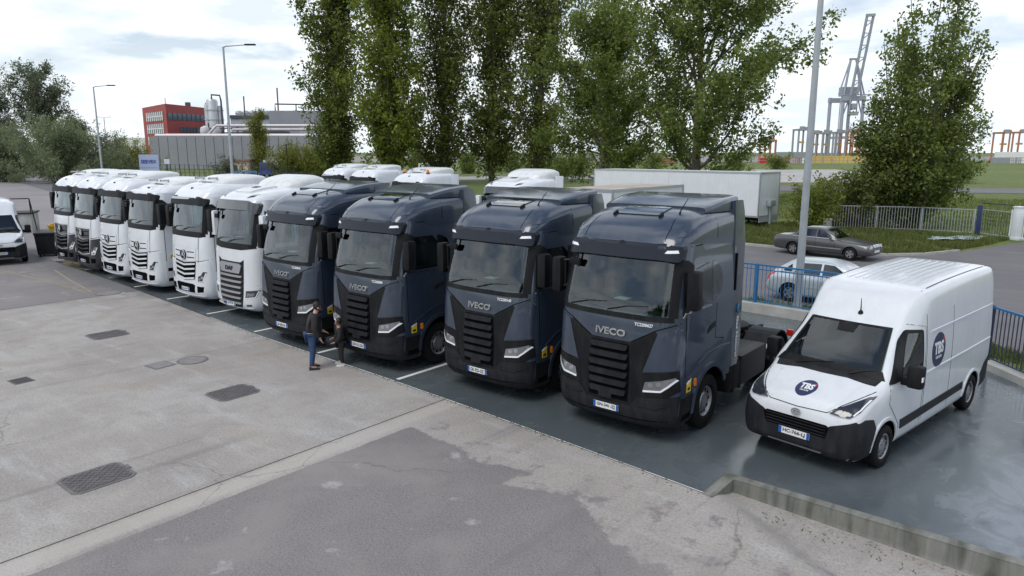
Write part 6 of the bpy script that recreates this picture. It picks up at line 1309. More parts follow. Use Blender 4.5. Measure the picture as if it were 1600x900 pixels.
t = thing('company_sign', 'pale blue board sign with dark blue lettering behind the far trucks', 'sign', (0, 0, 0))
b = MB(); qbox(b, -67.2, 130, -63.7, 130, .25, 1.2, 4.6); b.build('board', 'f_signb', t)
for r in (-66.9, -64.0): b = MB(); qbox(b, r - .08, 130.06, r + .08, 130.06, .16, 0, 1.2); b.build('post', 'galv', t)
lettering('sign_lettering', t, 'SEEVEX', 'f_signt', lambda a, b_, o: Vector(F3(-65.45 + a, 129.98 - o, 3.35 + b_)), 2.8, .62, .03, off=.02, thick=.03)
b = MB(); qbox(b, -67.0, 129.96, -63.9, 129.96, .05, 2.28, 2.36); b.build('sign_rule', 'f_greyl', t)
t = thing('notice_board', 'small white notice board beside the company sign', 'sign', (0, 0, 0)); b = MB(); qbox(b, -63.2, 131, -62.2, 131, .1, 2.9, 3.8); b.build('board', 'white', t); b = MB(); qbox(b, -62.8, 131.1, -62.65, 131.1, .12, 0, 3.8); b.build('post', 'f_dark', t)
def post_fence(name, label, pts, h, step, m, rails=(.3, .95), w=.09, group=None):
    t = thing(name, label, 'fence', (0, 0, 0), 0, group)
    pb = MB().box((-w / 2, -w / 2, 0), (w / 2, w / 2, h)).mesh('post'); pb.materials.append(M[m])
    for (x0, y0), (x1, y1) in zip(pts[:-1], pts[1:]):
        L = math.hypot(x1 - x0, y1 - y0); n = max(1, round(L / step))
        for i in range(n + 1): o = link('post', pb, None, t); o.location = (lerp(x0, x1, i / n), lerp(y0, y1, i / n), 0)
        for f in rails: MB().bar((x0, y0, h * f), (x1, y1, h * f), w * .6).build('rail', m, t)
    return t
post_fence('site_fence', 'dark green site fence in front of the long grey hall', [W(-100, 158), W(-72, 150), W(-56, 140), W(-40, 132)], 2.6, 1.6, 'f_fence', (.06, .35, .65, .95))
post_fence('lot_fence', 'thin dark mesh fence beyond the second row of trucks', [W(-46, 100), W(-34, 96), W(-22, 94)], 2.4, 2.0, 'f_dark', (.1, .5, .97), .06)
t = thing('blue_barrier', 'low blue steel barrier beyond the white trucks', 'barrier', (0, 0, 0))
for r in np.linspace(-40.5, -37, 5): b = MB(); qbox(b, r - .06, 104, r + .06, 104, .12, 0, 2.3); b.build('post', 'teal', t)
for z in (.9, 1.5, 2.1): b = MB(); qbox(b, -40.6, 103.95, -36.9, 103.95, .08, z, z + .25); b.build('rail', 'teal', t)
far_v = copy_tree(v2); far_v.location = (*W(-13.4, 150), 0); far_v.rotation_euler = (0, 0, R(125)); tag(far_v, 'tiny white van driving far off between the poplars', 'van', 'white vans')

# harbour
t = thing('ship_crane', 'tall pale grey harbour crane with its boom raised', 'crane', (0, 0, 0)); D = 540
def cr_bar(name, pts, w, m='f_crane', parent=None):
    b = MB()
    for (r0, d0, z0), (r1, d1, z1) in pts: b.bar(F3(r0 - 9, d0, z0), F3(r1 - 9, d1, z1), w)
    return b.build(name, m, parent or t)
for r in (253, 268):
    for d in (D, D + 22): cr_bar('leg', [((r, d, 0), (r, d, 46))], 2.0)
for d in (D, D + 22): cr_bar('sill_beam', [((252, d, 44), (269, d, 44))], 3.4); cr_bar('portal_beam', [((253, d, 16), (268, d, 16))], 1.6)
cr_bar('machine_house', [((255, D + 10, 49.5), (266, D + 10, 49.5))], 6.5); cr_bar('walkway', [((250, D - 1, 46.6), (271, D - 1, 46.6))], .7)
for s, n in ((256.5, 'boom_girder'), (261, 'boom_girder')): cr_bar(n, [((s, D - 4, 46), (s + 2.0, D - 14, 99.5))], 1.5)
for k in range(13):
    z = 48 + k * 4; u = (z - 46) / 53.5; r0 = 256.5 + 2.0 * u; r1 = 261 + 2.0 * u; d = D - 4 - 10 * u
    cr_bar('boom_brace', [((r0, d, z), (r1, d, z + (3.5 if k % 2 else -.1)))], .55)
cr_bar('boom_tip', [((257.8, D - 14, 99.5), (264, D - 14, 99.8))], 1.8)
cr_bar('mast', [((254, D + 2, 46), (257, D + 2, 72))], 1.3); cr_bar('mast', [((267, D + 2, 46), (261, D + 2, 72))], 1.3)
cr_bar('tie_rod', [((251, D + 4, 47), (257, D + 2, 72))], .8); cr_bar('tie_rod', [((270, D + 4, 47), (261, D + 2, 72))], .8); cr_bar('mast_head', [((256, D + 2, 72), (263, D + 2, 72))], 1.3)
cr_bar('cabin', [((258, D - 3, 38), (261, D - 3, 38))], 4.2, 'f_harb'); cr_bar('trolley', [((256, D - 3, 33), (263, D - 3, 33))], 2.6, 'f_harb'); cr_bar('hanger', [((257, D - 3, 44), (257, D - 3, 33)), ((262, D - 3, 44), (262, D - 3, 33))], .7)
for r0, r1 in ((253, 257), (268, 264)): cr_bar('knee_brace', [((r0, D, 30), (r1, D, 43))], .8)
cr_bar('ladder', [((251, D, 2), (251, D, 44))], .6)
GS = 'straddle carriers parked in the harbour'
def straddle(px, d, w, h, m, label):
    r = pxr(px, d); t = thing('straddle_carrier', label, 'straddle carrier', (0, 0, 0), 0, GS)
    for s in (-1, 1):
        for dd in (0, 7): b = MB(); b.bar(F3(r + s * w / 2, d + dd, .8), F3(r + s * w / 2, d + dd, h), .75); b.build('leg', m, t)
        b = MB(); b.bar(F3(r + s * w / 2, d - 1, 1.0), F3(r + s * w / 2, d + 8, 1.0), .9); b.build('wheel_beam', m, t)
        for dd in (-.6, 2, 5, 7.6): c = F3(r + s * w / 2, d + dd, .7); b = MB(); b.lathe([(-.25, .001), (-.25, .7), (.25, .7), (.25, .001)], 'x', c, 12); b.build('wheel', 'rubber', t)
    b = MB()
    for dd in (0, 7): b.bar(F3(r - w / 2, d + dd, h), F3(r + w / 2, d + dd, h), .9)
    for s in (-1, 1): b.bar(F3(r + s * w / 2, d - .5, h), F3(r + s * w / 2, d + 7.5, h), .8)
    b.build('top_frame', m, t)
    b = MB(); b.bar(F3(r - w * .3, d + 3, h * .62), F3(r + w * .3, d + 3, h * .62), .9); b.build('spreader', 'f_yel', t)
    b = MB(); qbox(b, r - w * .45, d - 1.4, r - w * .05, d - 1.4, 1.6, h - .5, h + 1.5); b.build('cabin', 'f_harb', t)
    b = MB(); qbox(b, r, d + 1, r + w * .45, d + 1, 3, h, h + 1.3); b.build('engine_box', m, t)
for k, (px, h, m, lab) in enumerate(((1203, 10.5, 'f_orange', 'low orange straddle carrier seen under the spreading tree'), (1254, 16, 'f_harb', 'grey straddle carrier just beyond the tall lamp post'), (1277, 14.5, 'f_orange', 'orange straddle carrier left of the crane leg'), (1292, 14.0, 'f_harb', 'grey straddle carrier between two orange ones'),
                                      (1312, 14.6, 'f_harb', 'grey straddle carrier in front of the crane leg'), (1330, 15.4, 'f_orange', 'bright orange straddle carrier below the crane'), (1350, 15.6, 'f_orange', 'orange straddle carrier right of the crane leg'), (1368, 17.2, 'f_harb', 'tall grey straddle carrier left of the poplar clump'), (1388, 17.0, 'f_harb', 'grey straddle carrier partly hidden by the poplar clump'),
                                      (1462, 15, 'f_orange', 'orange straddle carrier glimpsed through the poplar clump'), (1572, 14.5, 'f_orange', 'orange straddle carrier beyond the right edge of the poplar clump'), (1597, 15, 'f_orange', 'orange straddle carrier at the picture edge'))):
    straddle(px, 345 + (k % 3) * 12, 5.0, h, m, lab)
cont = {}
def container(px, d, L, z, m, label):
    r = pxr(px, d); t = thing('shipping_container', label, 'container', (0, 0, 0), 0, 'containers stacked in the harbour')
    b = MB(); qbox(b, r, d, r + L, d, 2.44, z, z + 2.55); b.build('body', m, t); b = MB()
    b = MB(); n = int(L / .8)
    for i in range(n): qbox(b, r + .2 + (L - .4) * i / n, d - .06, r + .2 + (L - .4) * i / n + .35, d - .06, .1, z + .15, z + 2.4)
    tag(b.build('corrugation', m, t), kind='stuff')
for k, (px, z, m, lab) in enumerate(((1188, 0, 'tail', 'dark red container low at the harbour edge, under the tree'), (1212, 0, 'f_orange', 'orange-red container at the harbour edge'), (1236, 0, 'f_wht', 'white container left of the lamp post'), (1216, 2.6, 'f_harb', 'grey container on top of the orange-red one'), (945, 0, 'f_orange', 'orange container glimpsed between the leafy trees'), (1015, 0, 'f_orange', 'orange container glimpsed left of the spreading tree trunk'), (1556, 0, 'f_harb', 'grey container right of the poplar clump'), (1580, 0, 'f_wht', 'white container at the right edge of the harbour'), (1560, 2.6, 'f_wht', 'white container stacked on the grey one'))): container(px, 322, 12.2 if px != 1236 else 6.1, z, m, lab)
t = thing('harbour_barrier', 'long yellow barrier wall along the harbour yard', 'barrier', (0, 0, 0)); panels(t, 'barrier_panel', pxr(1262, 330), 330, pxr(1440, 330), 330, 0, 3.4, 14, 'f_yel', .2, .6)
post_fence('harbour_fence', 'grey harbour fence beyond the far grass', [W(pxr(1185, 300), 300), W(pxr(1420, 300), 300), W(pxr(1640, 300), 300)], 3.0, 4.5, 'f_harb', (.15, .55, .95), .22)
# ================================================================== RAILINGS, LAMPS, TRAILERS, PEOPLE, SMALL THINGS
def railing(name, label, pts, z0, h, step, post_step, mp, mr, mk, pw=.018, group=None, top=.05):
    t = thing(name, label, 'fence', (0, 0, 0), 0, group)
    pk = MB().box((-pw / 2, -pw / 2, z0 + .08), (pw / 2, pw / 2, z0 + h - .02)).mesh('picket'); pk.materials.append(M[mk])
    ps = MB().box((-.035, -.035, z0 - .05), (.035, .035, z0 + h + .04), .008).mesh('post'); ps.materials.append(M[mp])
    acc = 0.0
    for (x0, y0), (x1, y1) in zip(pts[:-1], pts[1:]):
        L = math.hypot(x1 - x0, y1 - y0); az = math.atan2(y1 - y0, x1 - x0); n = max(2, round(L / step)); np_ = max(1, round(L / post_step))
        for i in range(np_ + (1 if (x1, y1) == pts[-1] else 0)): o = link('post', ps, None, t); o.location = (lerp(x0, x1, i / np_), lerp(y0, y1, i / np_), 0); o.rotation_euler = (0, 0, az)
        for i in range(n): u = (i + .5) / n; o = link('picket', pk, None, t); o.location = (lerp(x0, x1, u), lerp(y0, y1, u), 0); o.rotation_euler = (0, 0, az)
        MB().bar((x0, y0, z0 + h), (x1, y1, z0 + h), top, .05).build('top_rail', mr, t); MB().bar((x0, y0, z0 + .08), (x1, y1, z0 + .08), .03, .03).build('bottom_rail', mk, t)
        if mk == 'bluepaint': MB().bar((x0, y0, z0 + h - .14), (x1, y1, z0 + h - .14), .03, .03).build('middle_rail', mk, t)
    return t
railing('railing', 'blue steel railing behind the dark truck and the silver car', FEN[0:3], .28, 1.24, .125, 2.4, 'bluepaint', 'bluepaint', 'bluepaint', .016, 'railings around the parking deck')
railing('railing', 'railing with dark bars and blue handrail beyond the white van', FEN[2:8], .14, 1.30, .125, 2.6, 'bluedark', 'bluepaint', 'bluedark', .018, 'railings around the parking deck')  # bars and posts coloured darker to paint in their backlighting
def street_lamp(label, x, y, H, az, arm=1.6, r0=.11, two=False):
    t = thing('street_lamp', label, 'street lamp', (x, y, 0), az, 'street lamps')
    MB().tube([(0, 0, -.05), (0, 0, H * .5), (0, 0, H)], [r0, r0 * .8, r0 * .55], 12).build('pole', 'galv', t); MB().lathe([(0, r0 * 1.8), (.03, r0 * 1.8), (.05, r0 * 1.2), (.4, r0 * 1.15)], 'z', (0, 0, 0), 14).build('base_plate', 'galv', t)
    for s in ((1, -1) if two else (1,)):
        MB().tube([(0, 0, H - .06), (s * .15, 0, H + .03), (s * arm, 0, H + .12)], [r0 * .5, r0 * .42, r0 * .35], 8).build('arm', 'galv', t)
        MB().box((min(s * (arm - .1), s * (arm + .6)), -.12, H + .08), (max(s * (arm - .1), s * (arm + .6)), .12, H + .17), .03).build('lamp_head', 'plastic2', t)
street_lamp('tall lamp post rising beside the blue railing and silver car', -7.0, 22.38, 12.0, R(160), 1.8, .125)
street_lamp('lamp post behind the white trucks, in front of the factory', -45, 25, 11.7, HEAD, 1.5, .11)
street_lamp('lamp post behind the willow bush at the yard edge', -69, 26, 10.6, HEAD, 1.3, .10)
x, y = W(pxr(168, 150), 150); street_lamp('small far lamp mast with two heads over the yellow bush', x, y, 12.0, HEAD, .9, .12, True)
t = thing('solar_lamp', 'thin pole with tilted dark panel among the pale shrubs', 'street lamp', (*W(pxr(448, 112), 112), 0), HEAD, 'street lamps'); MB().tube([(0, 0, 0), (0, 0, 6.2)], .06, 8).build('pole', 'plastic', t); b = MB(); b.add([(-.5, -.3, 6.0), (.6, -.3, 6.3), (.6, .3, 6.3), (-.5, .3, 6.0), (-.5, -.3, 6.05), (.6, -.3, 6.35), (.6, .3, 6.35), (-.5, .3, 6.05)], [(0, 3, 2, 1), (4, 5, 6, 7), (0, 1, 5, 4), (1, 2, 6, 5), (2, 3, 7, 6), (3, 0, 4, 7)]); b.build('panel', 'plastic', t)
# far railing, posts and gate
railing('iron_railing', 'pale iron railing in front of the bushes and poplar clump', [(-14.8, 50.2), (-11.5, 51.6), (-9.0, 52.4), (-6.1, 52.4)], 0.0, 1.5, .16, 2.8, 'galv', 'galv', 'galv', .028, None)
t = thing('gate', 'grey gate panel between a blue post and white gate posts', 'gate', (0, 0, 0))
gp = MB().box((-.012, -.012, .1), (.012, .012, 1.55)).mesh('bar'); gp.materials.append(M['bluedark'])
A, B = Vector((-5.7, 52.2)), Vector((-4.1, 50.9))
for i in range(11): q = A.lerp(B, (i + .5) / 11); o = link('bar', gp, None, t); o.location = (q.x, q.y, 0)
for z in (.1, 1.55, 1.95): MB().bar((A.x, A.y, z), (B.x, B.y, z), .05).build('rail', 'galv' if z < 1.8 else 'bluedark', t)
MB().box((B.x - .04, B.y - .04, 0), (B.x + .04, B.y + .04, 1.7)).build('stile', 'white', t)
t = thing('gate_post', 'dark blue square post between the railing and the gate', 'post', (-5.85, 52.3, 0)); MB().box((-.13, -.13, -.05), (.13, .13, 1.75), .02).build('shaft', mat('navy post paint', (.02, .035, .12), .5), t); MB().box((-.15, -.15, 1.75), (.15, .15, 1.80)).build('cap', 'bluedark', t)
t = thing('gate_post', 'thick white gate post at the picture edge', 'post', (-3.75, 50.55, 0), R(-40)); MB().box((-.20, -.20, -.05), (.20, .20, 1.85), .03).build('shaft', 'white', t); MB().box((-.23, -.23, 1.85), (.23, .23, 1.92)).build('cap', 'white', t); MB().box((-.30, -.26, -.05), (.30, .26, .10)).build('foot', 'white', t)
t = thing('white_gate', 'white barred gate leaf at the picture edge', 'gate', (0, 0, 0)); A, B = Vector((-3.5, 50.35)), Vector((-1.2, 48.6))
gw = MB().box((-.02, -.02, .1), (.02, .02, 1.5)).mesh('bar'); gw.materials.append(M['white'])
for i in range(13): q = A.lerp(B, (i + .5) / 13); o = link('bar', gw, None, t); o.location = (q.x, q.y, 0)
for z in (.12, 1.5): MB().bar((A.x, A.y, z), (B.x, B.y, z), .07).build('rail', 'white', t)
t = thing('marker_stone', 'small stone bollard with pale top before the railing', 'bollard', (-14.0, 49.6, 0), R(20)); MB().box((-.25, -.2, -.05), (.25, .2, .62), .05).build('block', 'concrete_wall', t); MB().box((-.28, -.23, .62), (.28, .23, .70), .02).build('cap', 'offwhite', t)
b = MB(); rr = random.Random(9); n = 8
vs_ = [(-7.6 + 2.3 * i / n, 47.2 + 2.0 * i / n + (j - 1.5) * .55, .05 + rr.uniform(0, .10)) for i in range(n + 1) for j in range(4)]; b.add(vs_, [(i * 4 + j, i * 4 + j + 1, (i + 1) * 4 + j + 1, (i + 1) * 4 + j) for i in range(n) for j in range(3)])
me_ = b.mesh('tarp', 80, False); o = link('tarpaulin', me_, mat('pale tarpaulin', (.42, .50, .53), .5)); md = o.modifiers.new('s', 'SOLIDIFY'); md.thickness = .03; tag(o, 'pale crumpled sheet lying on the grass under the poplar clump', 'tarpaulin')

# white trailers
def trailer(name, label, x0, x1, y0, y1, z0, z1, grime=False, rz=0.0):
    t = thing(name, label, 'trailer', (x1, y0, 0), rz, 'white box trailers'); L = x1 - x0; D_ = y1 - y0
    MB().box((-L, 0, z0), (0, D_, z1 - .02)).build('box_body', 'white', t); MB().box((-L, 0, z1 - .019), (0, D_, z1)).build('roof', mat('grimy roof', (.42, .37, .33), .8, var=.25, vscale=1.2) if grime else 'offwhite', t)
    fr = 'silver'
    for z in (z0 + .06, z1 - .04): MB().box((-L - .02, -.02, z - .06), (.02, -.002, z + .06)).build('edge_rail', fr, t); MB().box((.002, -.02, z - .06), (.022, D_ + .02, z + .06)).build('edge_rail', fr, t)
    for a in (0, D_): MB().box((.0025, a - .05, z0), (.026, a + .05, z1)).build('corner_post', fr, t)
    for a in (-L, 0): MB().box((a - .05, -.025, z0), (a + .05, -.0025, z1)).build('corner_post', fr, t)
    n = int(L / 6)
    for i in range(1, n): MB().box((-L + L * i / n - .012, -.006, z0 + .1), (-L + L * i / n + .012, .002, z1 - .1)).build('panel_joint', 'silver', t)
    MB().box((-L + .3, D_ * .28, z0 - .28), (-.3, D_ * .72, z0 - .005)).build('chassis', 'frame', t)
    for xx in (-L + 1.2, -L + 2.4, -L + 3.6)[:3 if L > 8 else 1]:
        for yy in (.18, D_ - .18): w = link('wheel', TW['tyre'], None, t); w.location = (xx, yy, .51); w.rotation_euler = (0, 0, math.pi / 2); link('rim', TW['rim'], None, w)
    for yy in (D_ * .22, D_ * .78): MB().box((-1.9, yy - .07, 0), (-1.76, yy + .07, z0)).build('landing_leg', 'frame', t)
    return t
tr = trailer('semi_trailer', 'long white box trailer parked under the spreading tree', -32.7, -18.0, 47.8, 50.5, .62, 3.66, rz=R(-8))
MB().box((.03, .05, .30), (.06, 2.65, .62)).build('bulkhead_base', 'galv', tr); MB().box((.03, 1.0, 1.35), (.34, 1.75, 1.80), .04).build('connection_box', 'galv', tr); MB().box((.10, 1.30, .05), (.22, 1.46, 1.36)).build('support_post', 'galv', tr)
patch_ = MB(); trailer('box_trailer', 'white box trailer with brownish roof behind the second dark truck', -18.0, -15.3, 24.8, 31.0, .95, 3.5, True)
# bins and trolley at the far end
t = thing('wheeled_bin', 'black plastic bin beside the white van at the far end', 'bin', (-39.7, 12.15, 0), R(60)); t.scale = (.66, .66, .82)
b = MB(); k = [(-.62, -.55, .12), (.62, -.55, .12), (.62, .55, .12), (-.62, .55, .12), (-.72, -.62, 1.30), (.72, -.62, 1.30), (.72, .62, 1.30), (-.72, .62, 1.30)]; b.add(k, [(3, 2, 1, 0), (4, 5, 6, 7), (0, 1, 5, 4), (1, 2, 6, 5), (2, 3, 7, 6), (3, 0, 4, 7)]); b.build('body', 'plastic2', t)
MB().box((-.76, -.68, 1.30), (.76, .68, 1.42), .04).build('lid', 'plastic2', t)
for sx in (-.5, .5):
    for sy in (-.45, .45): MB().lathe([(-.05, .001), (-.05, .12), (.05, .12), (.05, .001)], 'x', (sx, sy, .12), 12).build('wheel', 'rubber', t)
t = thing('yellow_skip', 'yellow steel skip partly hidden behind the black bin', 'skip', (-41.3, 13.7, 0), R(60)); t.scale = (.7, .7, .85)
k = [(-.9, -.7, .1), (.9, -.7, .1), (.9, .7, .1), (-.9, .7, .1), (-1.2, -.85, 1.55), (1.2, -.85, 1.55), (1.2, .85, 1.55), (-1.2, .85, 1.55)]; ym = mat('yellow steel paint', (.62, .40, .02), .5, var=.15, vscale=3)
MB().add(k, [(3, 2, 1, 0), (0, 1, 5, 4), (1, 2, 6, 5), (2, 3, 7, 6), (3, 0, 4, 7)]).build('body', ym, t)
for a, c in ((4, 5), (5, 6), (6, 7), (7, 4)): MB().bar(k[a], k[c], .1).build('rim_bar', ym, t)
t = thing('loading_platform', 'grey loading platform with pipe handrail behind the far white van', 'platform', (-53.5, 14.0, 0), R(62)); t.scale = (.8, .8, .8)
MB().box((-2.2, -1.2, 0), (2.2, 1.2, 1.5), .02).build('plinth', 'concrete_wall', t); MB().box((-2.3, -1.3, 1.5), (2.3, 1.3, 1.6)).build('deck_plate', 'plastic2', t)
for x in (-2.2, -.7, .8, 2.2): MB().tube([(x, -1.25, 1.6), (x, -1.25, 2.7)], .04, 8).build('handrail_post', 'frame', t)
MB().tube([(-2.2, -1.25, 2.7), (2.2, -1.25, 2.7)], .04, 8).build('handrail', 'frame', t); MB().tube([(2.2, -1.25, 2.7), (2.5, -1.25, .2)], .04, 8).build('handrail', 'frame', t); MB().box((-2.4, -.9, 2.75), (-.2, .9, 2.82)).build('canopy', 'offwhite', t)
t = thing('hand_truck', 'dark hand truck leaning between the black bin and the last truck', 'hand truck', (-38.1, 12.35, 0), R(60))
b = MB(); b.tube([(-.2, 0, .1), (-.22, .25, 1.2)], .025, 6); b.tube([(.2, 0, .1), (.22, .25, 1.2)], .025, 6); b.build('frame', 'frame', t)
for z in (.4, .75, 1.1): MB().tube([(-.21, z * .2, z), (.21, z * .2, z)], .02, 6).build('rung', 'frame', t)
MB().box((-.25, -.25, .06), (.25, .02, .09)).build('toe_plate', 'frame', t)
for s in (-.3, .3): MB().lathe([(-.04, .001), (-.04, .14), (.04, .14), (.04, .001)], 'x', (s, .05, .14), 12).build('wheel', 'rubber', t)

# ------------------------------------------------------------------ people
def skin_mesh(name, verts, edges, radii, root, sub=2):
    me = bpy.data.meshes.new(name); me.from_pydata(verts, edges, []); me.update(); o = bpy.data.objects.new(name, me); COL.objects.link(o)
    o.modifiers.new('skin', 'SKIN'); o.modifiers.new('sub', 'SUBSURF').levels = sub; o.modifiers['sub'].render_levels = sub
    for i, r in enumerate(radii): sv = me.skin_vertices[0].data[i]; sv.radius = r if isinstance(r, tuple) else (r, r); sv.use_root = (i == root)
    dg = bpy.context.evaluated_depsgraph_get(); dg.update(); out = bpy.data.meshes.new_from_object(o.evaluated_get(dg)); bpy.data.objects.remove(o); bpy.data.meshes.remove(me); finish(out, 180); return out
def person(label, loc, rz, J, s, top_m, leg_m, shoe_m, hair_m):
    """J: joint positions in metres for a figure facing -Y; s scales the radii"""
    t = thing('person', label, 'person', loc, rz, 'people standing in front of the trucks')
    V = []; E = []; Rr = []; ix = {}
    def jv(n, p, r): ix[n] = len(V); V.append(tuple(p)); Rr.append(r)
    def ed(*c):
        for a, b_ in zip(c[:-1], c[1:]): E.append((ix[a], ix[b_]))
    rad = dict(pelvis=(.15 * s, .12 * s), waist=(.13 * s, .11 * s), chest=(.165 * s, .12 * s), neck=.055 * s, chin=.07 * s, head=(.088 * s, .10 * s), crown=.07 * s)
    for n in ('pelvis', 'waist', 'chest', 'neck', 'chin', 'head', 'crown'): jv(n, J[n], rad[n])
    ed('pelvis', 'waist', 'chest', 'neck', 'chin', 'head', 'crown')
    for sd in ('L', 'R'):
        for n, r in (('hip', .095 * s), ('knee', .062 * s), ('ankle', .042 * s), ('toe', .04 * s)): jv(n + sd, J[n + sd], r)
        ed('pelvis', 'hip' + sd, 'knee' + sd, 'ankle' + sd, 'toe' + sd)
        for n, r in (('sh', .065 * s), ('elbow', .044 * s), ('wrist', .030 * s), ('palm', (.038 * s, .022 * s))): jv(n + sd, J[n + sd], r)
        ed('chest', 'sh' + sd, 'elbow' + sd, 'wrist' + sd, 'palm' + sd)
        w = Vector(J['wrist' + sd]); p = Vector(J['palm' + sd]); d = (p - w).normalized(); sdv = d.cross(Vector((0, 0, 1)) if abs(d.z) < .8 else Vector((0, 1, 0))).normalized(); cu = d.cross(sdv).normalized()
        for k in range(5):
            if k == 0: a = w.lerp(p, .6) + sdv * .040 * s; q1 = a + (d * .5 + sdv * .7).normalized() * .035 * s; q2 = q1 + (d * .9 + sdv * .2).normalized() * .028 * s
            else:
                ln = (0, .036, .042, .039, .030)[k] * s; a = p + d * .035 * s + sdv * (.030 - .020 * (k - 1)) * s; q1 = a + d * ln; q2 = q1 + (d * .7 + cu * .6).normalized() * ln * .8
            for m_, (q, r) in enumerate(((a, .0095), (q1, .0088), (q2, .0075))): jv('f%s%d%d' % (sd, k, m_), q, r * s)
            ed('palm' + sd, *['f%s%d%d' % (sd, k, m_) for m_ in range(3)])
    body = link('body', skin_mesh('body', V, E, Rr, ix['pelvis'], 2), 'skin', t)
    body['label'] = 'bare hands and face'
    def cloth(name, chain_sets, mat_, grow, root):
        names = []; ee = []
        for c in chain_sets:
            for n in c:
                if n not in names: names.append(n)
            for a, b_ in zip(c[:-1], c[1:]): ee.append((names.index(a), names.index(b_)))
        rr_ = [];
        for n in names: r = Rr[ix[n]] if n in ix else grow; r = r if isinstance(r, tuple) else (r, r); rr_.append((r[0] + grow, r[1] + grow))
        return link(name, skin_mesh(name, [V[ix[n]] for n in names], ee, rr_, names.index(root), 2), mat_, t)
    cloth('jacket', [('pelvis', 'waist', 'chest', 'neck')] + [('chest', 'sh' + q, 'elbow' + q, 'wrist' + q) for q in 'LR'], top_m, .042 * s, 'pelvis')
    cloth('trousers', [('pelvis', 'hip' + q, 'knee' + q, 'ankle' + q) for q in 'LR'], leg_m, .020 * s, 'pelvis')
    for q in 'LR':
        a = Vector(J['ankle' + q]); b_ = Vector(J['toe' + q]); d = (b_ - a); d.z = 0; d.normalize(); n_ = Vector((-d.y, d.x, 0)); c0 = Vector((a.x, a.y, 0)) - d * .06 * s; c1 = Vector((b_.x, b_.y, 0)) + d * .055 * s; bm = MB(); h = .045 * s
        prof = [(c0, .034, .075), (c0.lerp(c1, .3), .042, .095), (c0.lerp(c1, .7), .048, .06), (c1, .034, .035)]; kk = 0; 
        for c, wd, zz in prof: bm.v += [tuple(c + n_ * wd * s), tuple(c - n_ * wd * s), tuple(c - n_ * wd * .8 * s + Vector((0, 0, zz * s))), tuple(c + n_ * wd * .8 * s + Vector((0, 0, zz * s)))]
        for i in range(3):
            for j in range(4): bm.f.append((i * 4 + j, i * 4 + (j + 1) % 4, (i + 1) * 4 + (j + 1) % 4, (i + 1) * 4 + j))
        bm.f += [(3, 2, 1, 0), (12, 13, 14, 15)]; bm.build('shoe', shoe_m, t); 
    hd = Vector(J['head']); cw = Vector(J['crown']); ch = Vector(J['chin']); f = Vector(J.get('face', (0, -1, 0))).normalized(); up = (cw - ch).normalized(); sv = f.cross(up).normalized()
    bm = bmesh.new(); bmesh.ops.create_uvsphere(bm, u_segments=18, v_segments=12, radius=1)
    for v_ in bm.verts:
        q = v_.co.copy(); r = .118 * s * (1.06 if q.y > -.2 else .97); v_.co = hd + up * (q.z * .125 * s + .022 * s) + sv * (q.x * .098 * s) + f * (-q.y * -1 * 0) - f * (q.y * .115 * s) - f * .012 * s
    bmesh.ops.delete(bm, geom=[v_ for v_ in bm.verts if (v_.co - hd).dot(f) > .055 * s and (v_.co - hd).dot(up) < .07 * s], context='VERTS')
    me = bpy.data.meshes.new('hair'); bm.to_mesh(me); bm.free(); finish(me, 180); link('hair', me, hair_m, t)
    e0 = hd + f * .092 * s; b = MB()
    for q in (-1, 1): c = e0 + sv * .034 * s * q + up * .01 * s; b.lathe([(-.008, .001), (-.005, .009), (.0, .012)], 'y', c, 8)
    b.build('eyes', 'hair', body, recalc=False); b = MB(); c = e0 - up * .018 * s; b.add([c + up * .03 * s, c + sv * .014 * s - up * .01 * s, c - sv * .014 * s - up * .01 * s, c + f * .024 * s - up * .008 * s], [(0, 1, 3), (0, 3, 2), (1, 2, 3)]); b.build('nose', 'skin', body)
    b = MB(); c = hd + f * .084 * s - up * .058 * s; b.bar(c - sv * .022 * s, c + sv * .022 * s, .008 * s); b.build('mouth', mat('lips', (.35, .13, .11), .5), body)
    for q in (-1, 1): b = MB(); c = hd + sv * .098 * s * q - up * .005 * s; b.lathe([(-.006, .001), (-.004, .022 * s), (.006, .026 * s)], 'x', c, 10); b.build('ear', 'skin', body)
    return t
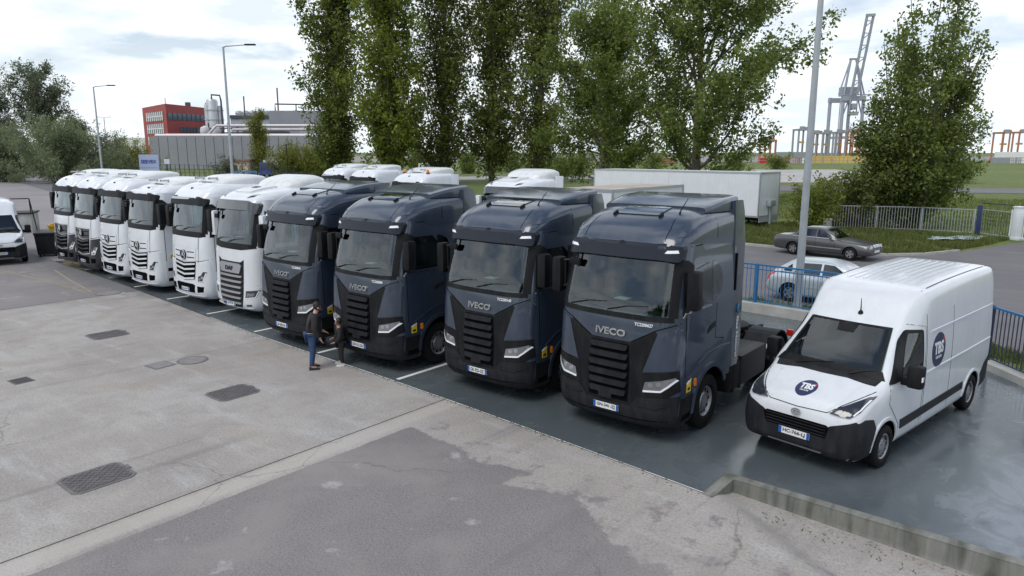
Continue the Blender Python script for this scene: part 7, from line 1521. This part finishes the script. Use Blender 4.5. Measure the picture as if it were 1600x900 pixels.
adult = dict(pelvis=(0, .025, .90), waist=(0, .05, 1.03), chest=(0, -.02, 1.27), neck=(0, -.07, 1.44), chin=(0, -.11, 1.50), head=(0, -.135, 1.57), crown=(0, -.13, 1.65), face=(0, -.9, -.4),
             hipL=(.10, .05, .84), kneeL=(.115, .02, .46), ankleL=(.12, .06, .085), toeL=(.14, -.08, .04), hipR=(-.10, .05, .84), kneeR=(-.12, .05, .46), ankleR=(-.13, .10, .085), toeR=(-.15, -.04, .04),
             shL=(.20, -.03, 1.32), elbowL=(.27, -.06, 1.05), wristL=(.26, -.26, .90), palmL=(.25, -.32, .87), shR=(-.20, -.03, 1.32), elbowR=(-.27, .0, 1.05), wristR=(-.26, -.12, .84), palmR=(-.255, -.15, .78))
ad_ = person('grown-up in black jacket and blue jeans, bending towards the child', (-13.85, 9.42, 0), R(152), adult, 1.0, 'jacket', 'jean', 'shoe', 'hair')
child = dict(pelvis=(0, .02, .58), waist=(0, .0, .68), chest=(0, -.01, .83), neck=(0, -.02, .94), chin=(0, -.03, .985), head=(0, -.035, 1.05), crown=(0, -.02, 1.12), face=(0, -1, -.15),
             hipL=(.065, .02, .55), kneeL=(.085, .01, .31), ankleL=(.10, .03, .07), toeL=(.11, -.07, .035), hipR=(-.065, .02, .55), kneeR=(-.085, -.01, .31), ankleR=(-.10, .0, .07), toeR=(-.12, -.10, .035),
             shL=(.135, -.01, .86), elbowL=(.18, -.01, .70), wristL=(.16, -.12, .60), palmL=(.15, -.16, .59), shR=(-.135, -.01, .86), elbowR=(-.19, -.03, .70), wristR=(-.17, -.15, .63), palmR=(-.16, -.19, .62))
ad_.scale = (.93, .93, .93)
person('small child in black clothes and white shoes beside the grown-up', (-13.60, 9.98, 0), R(-38), child, .74, 'jacket', 'jacket', 'shoew', 'hair')
# trees behind the viewpoint that show up in the windscreens
for k, (x, y, H) in enumerate(((14, -26, 16), (22, -14, 13), (-2, -34, 17), (-16, -36, 14), (30, 2, 15))):
    make_tree('yard_tree', ('tall', 'shorter', 'far', 'slim', 'broad')[k] + ' tree mirrored in the windscreens, behind the viewpoint', 'tree', x, y, H, 'broad', 60 + k, 9000, .5, 'near', 1.0, 'trees mirrored in the windscreens', cluster=.6, base=.08)
bpy.context.view_layer.update()
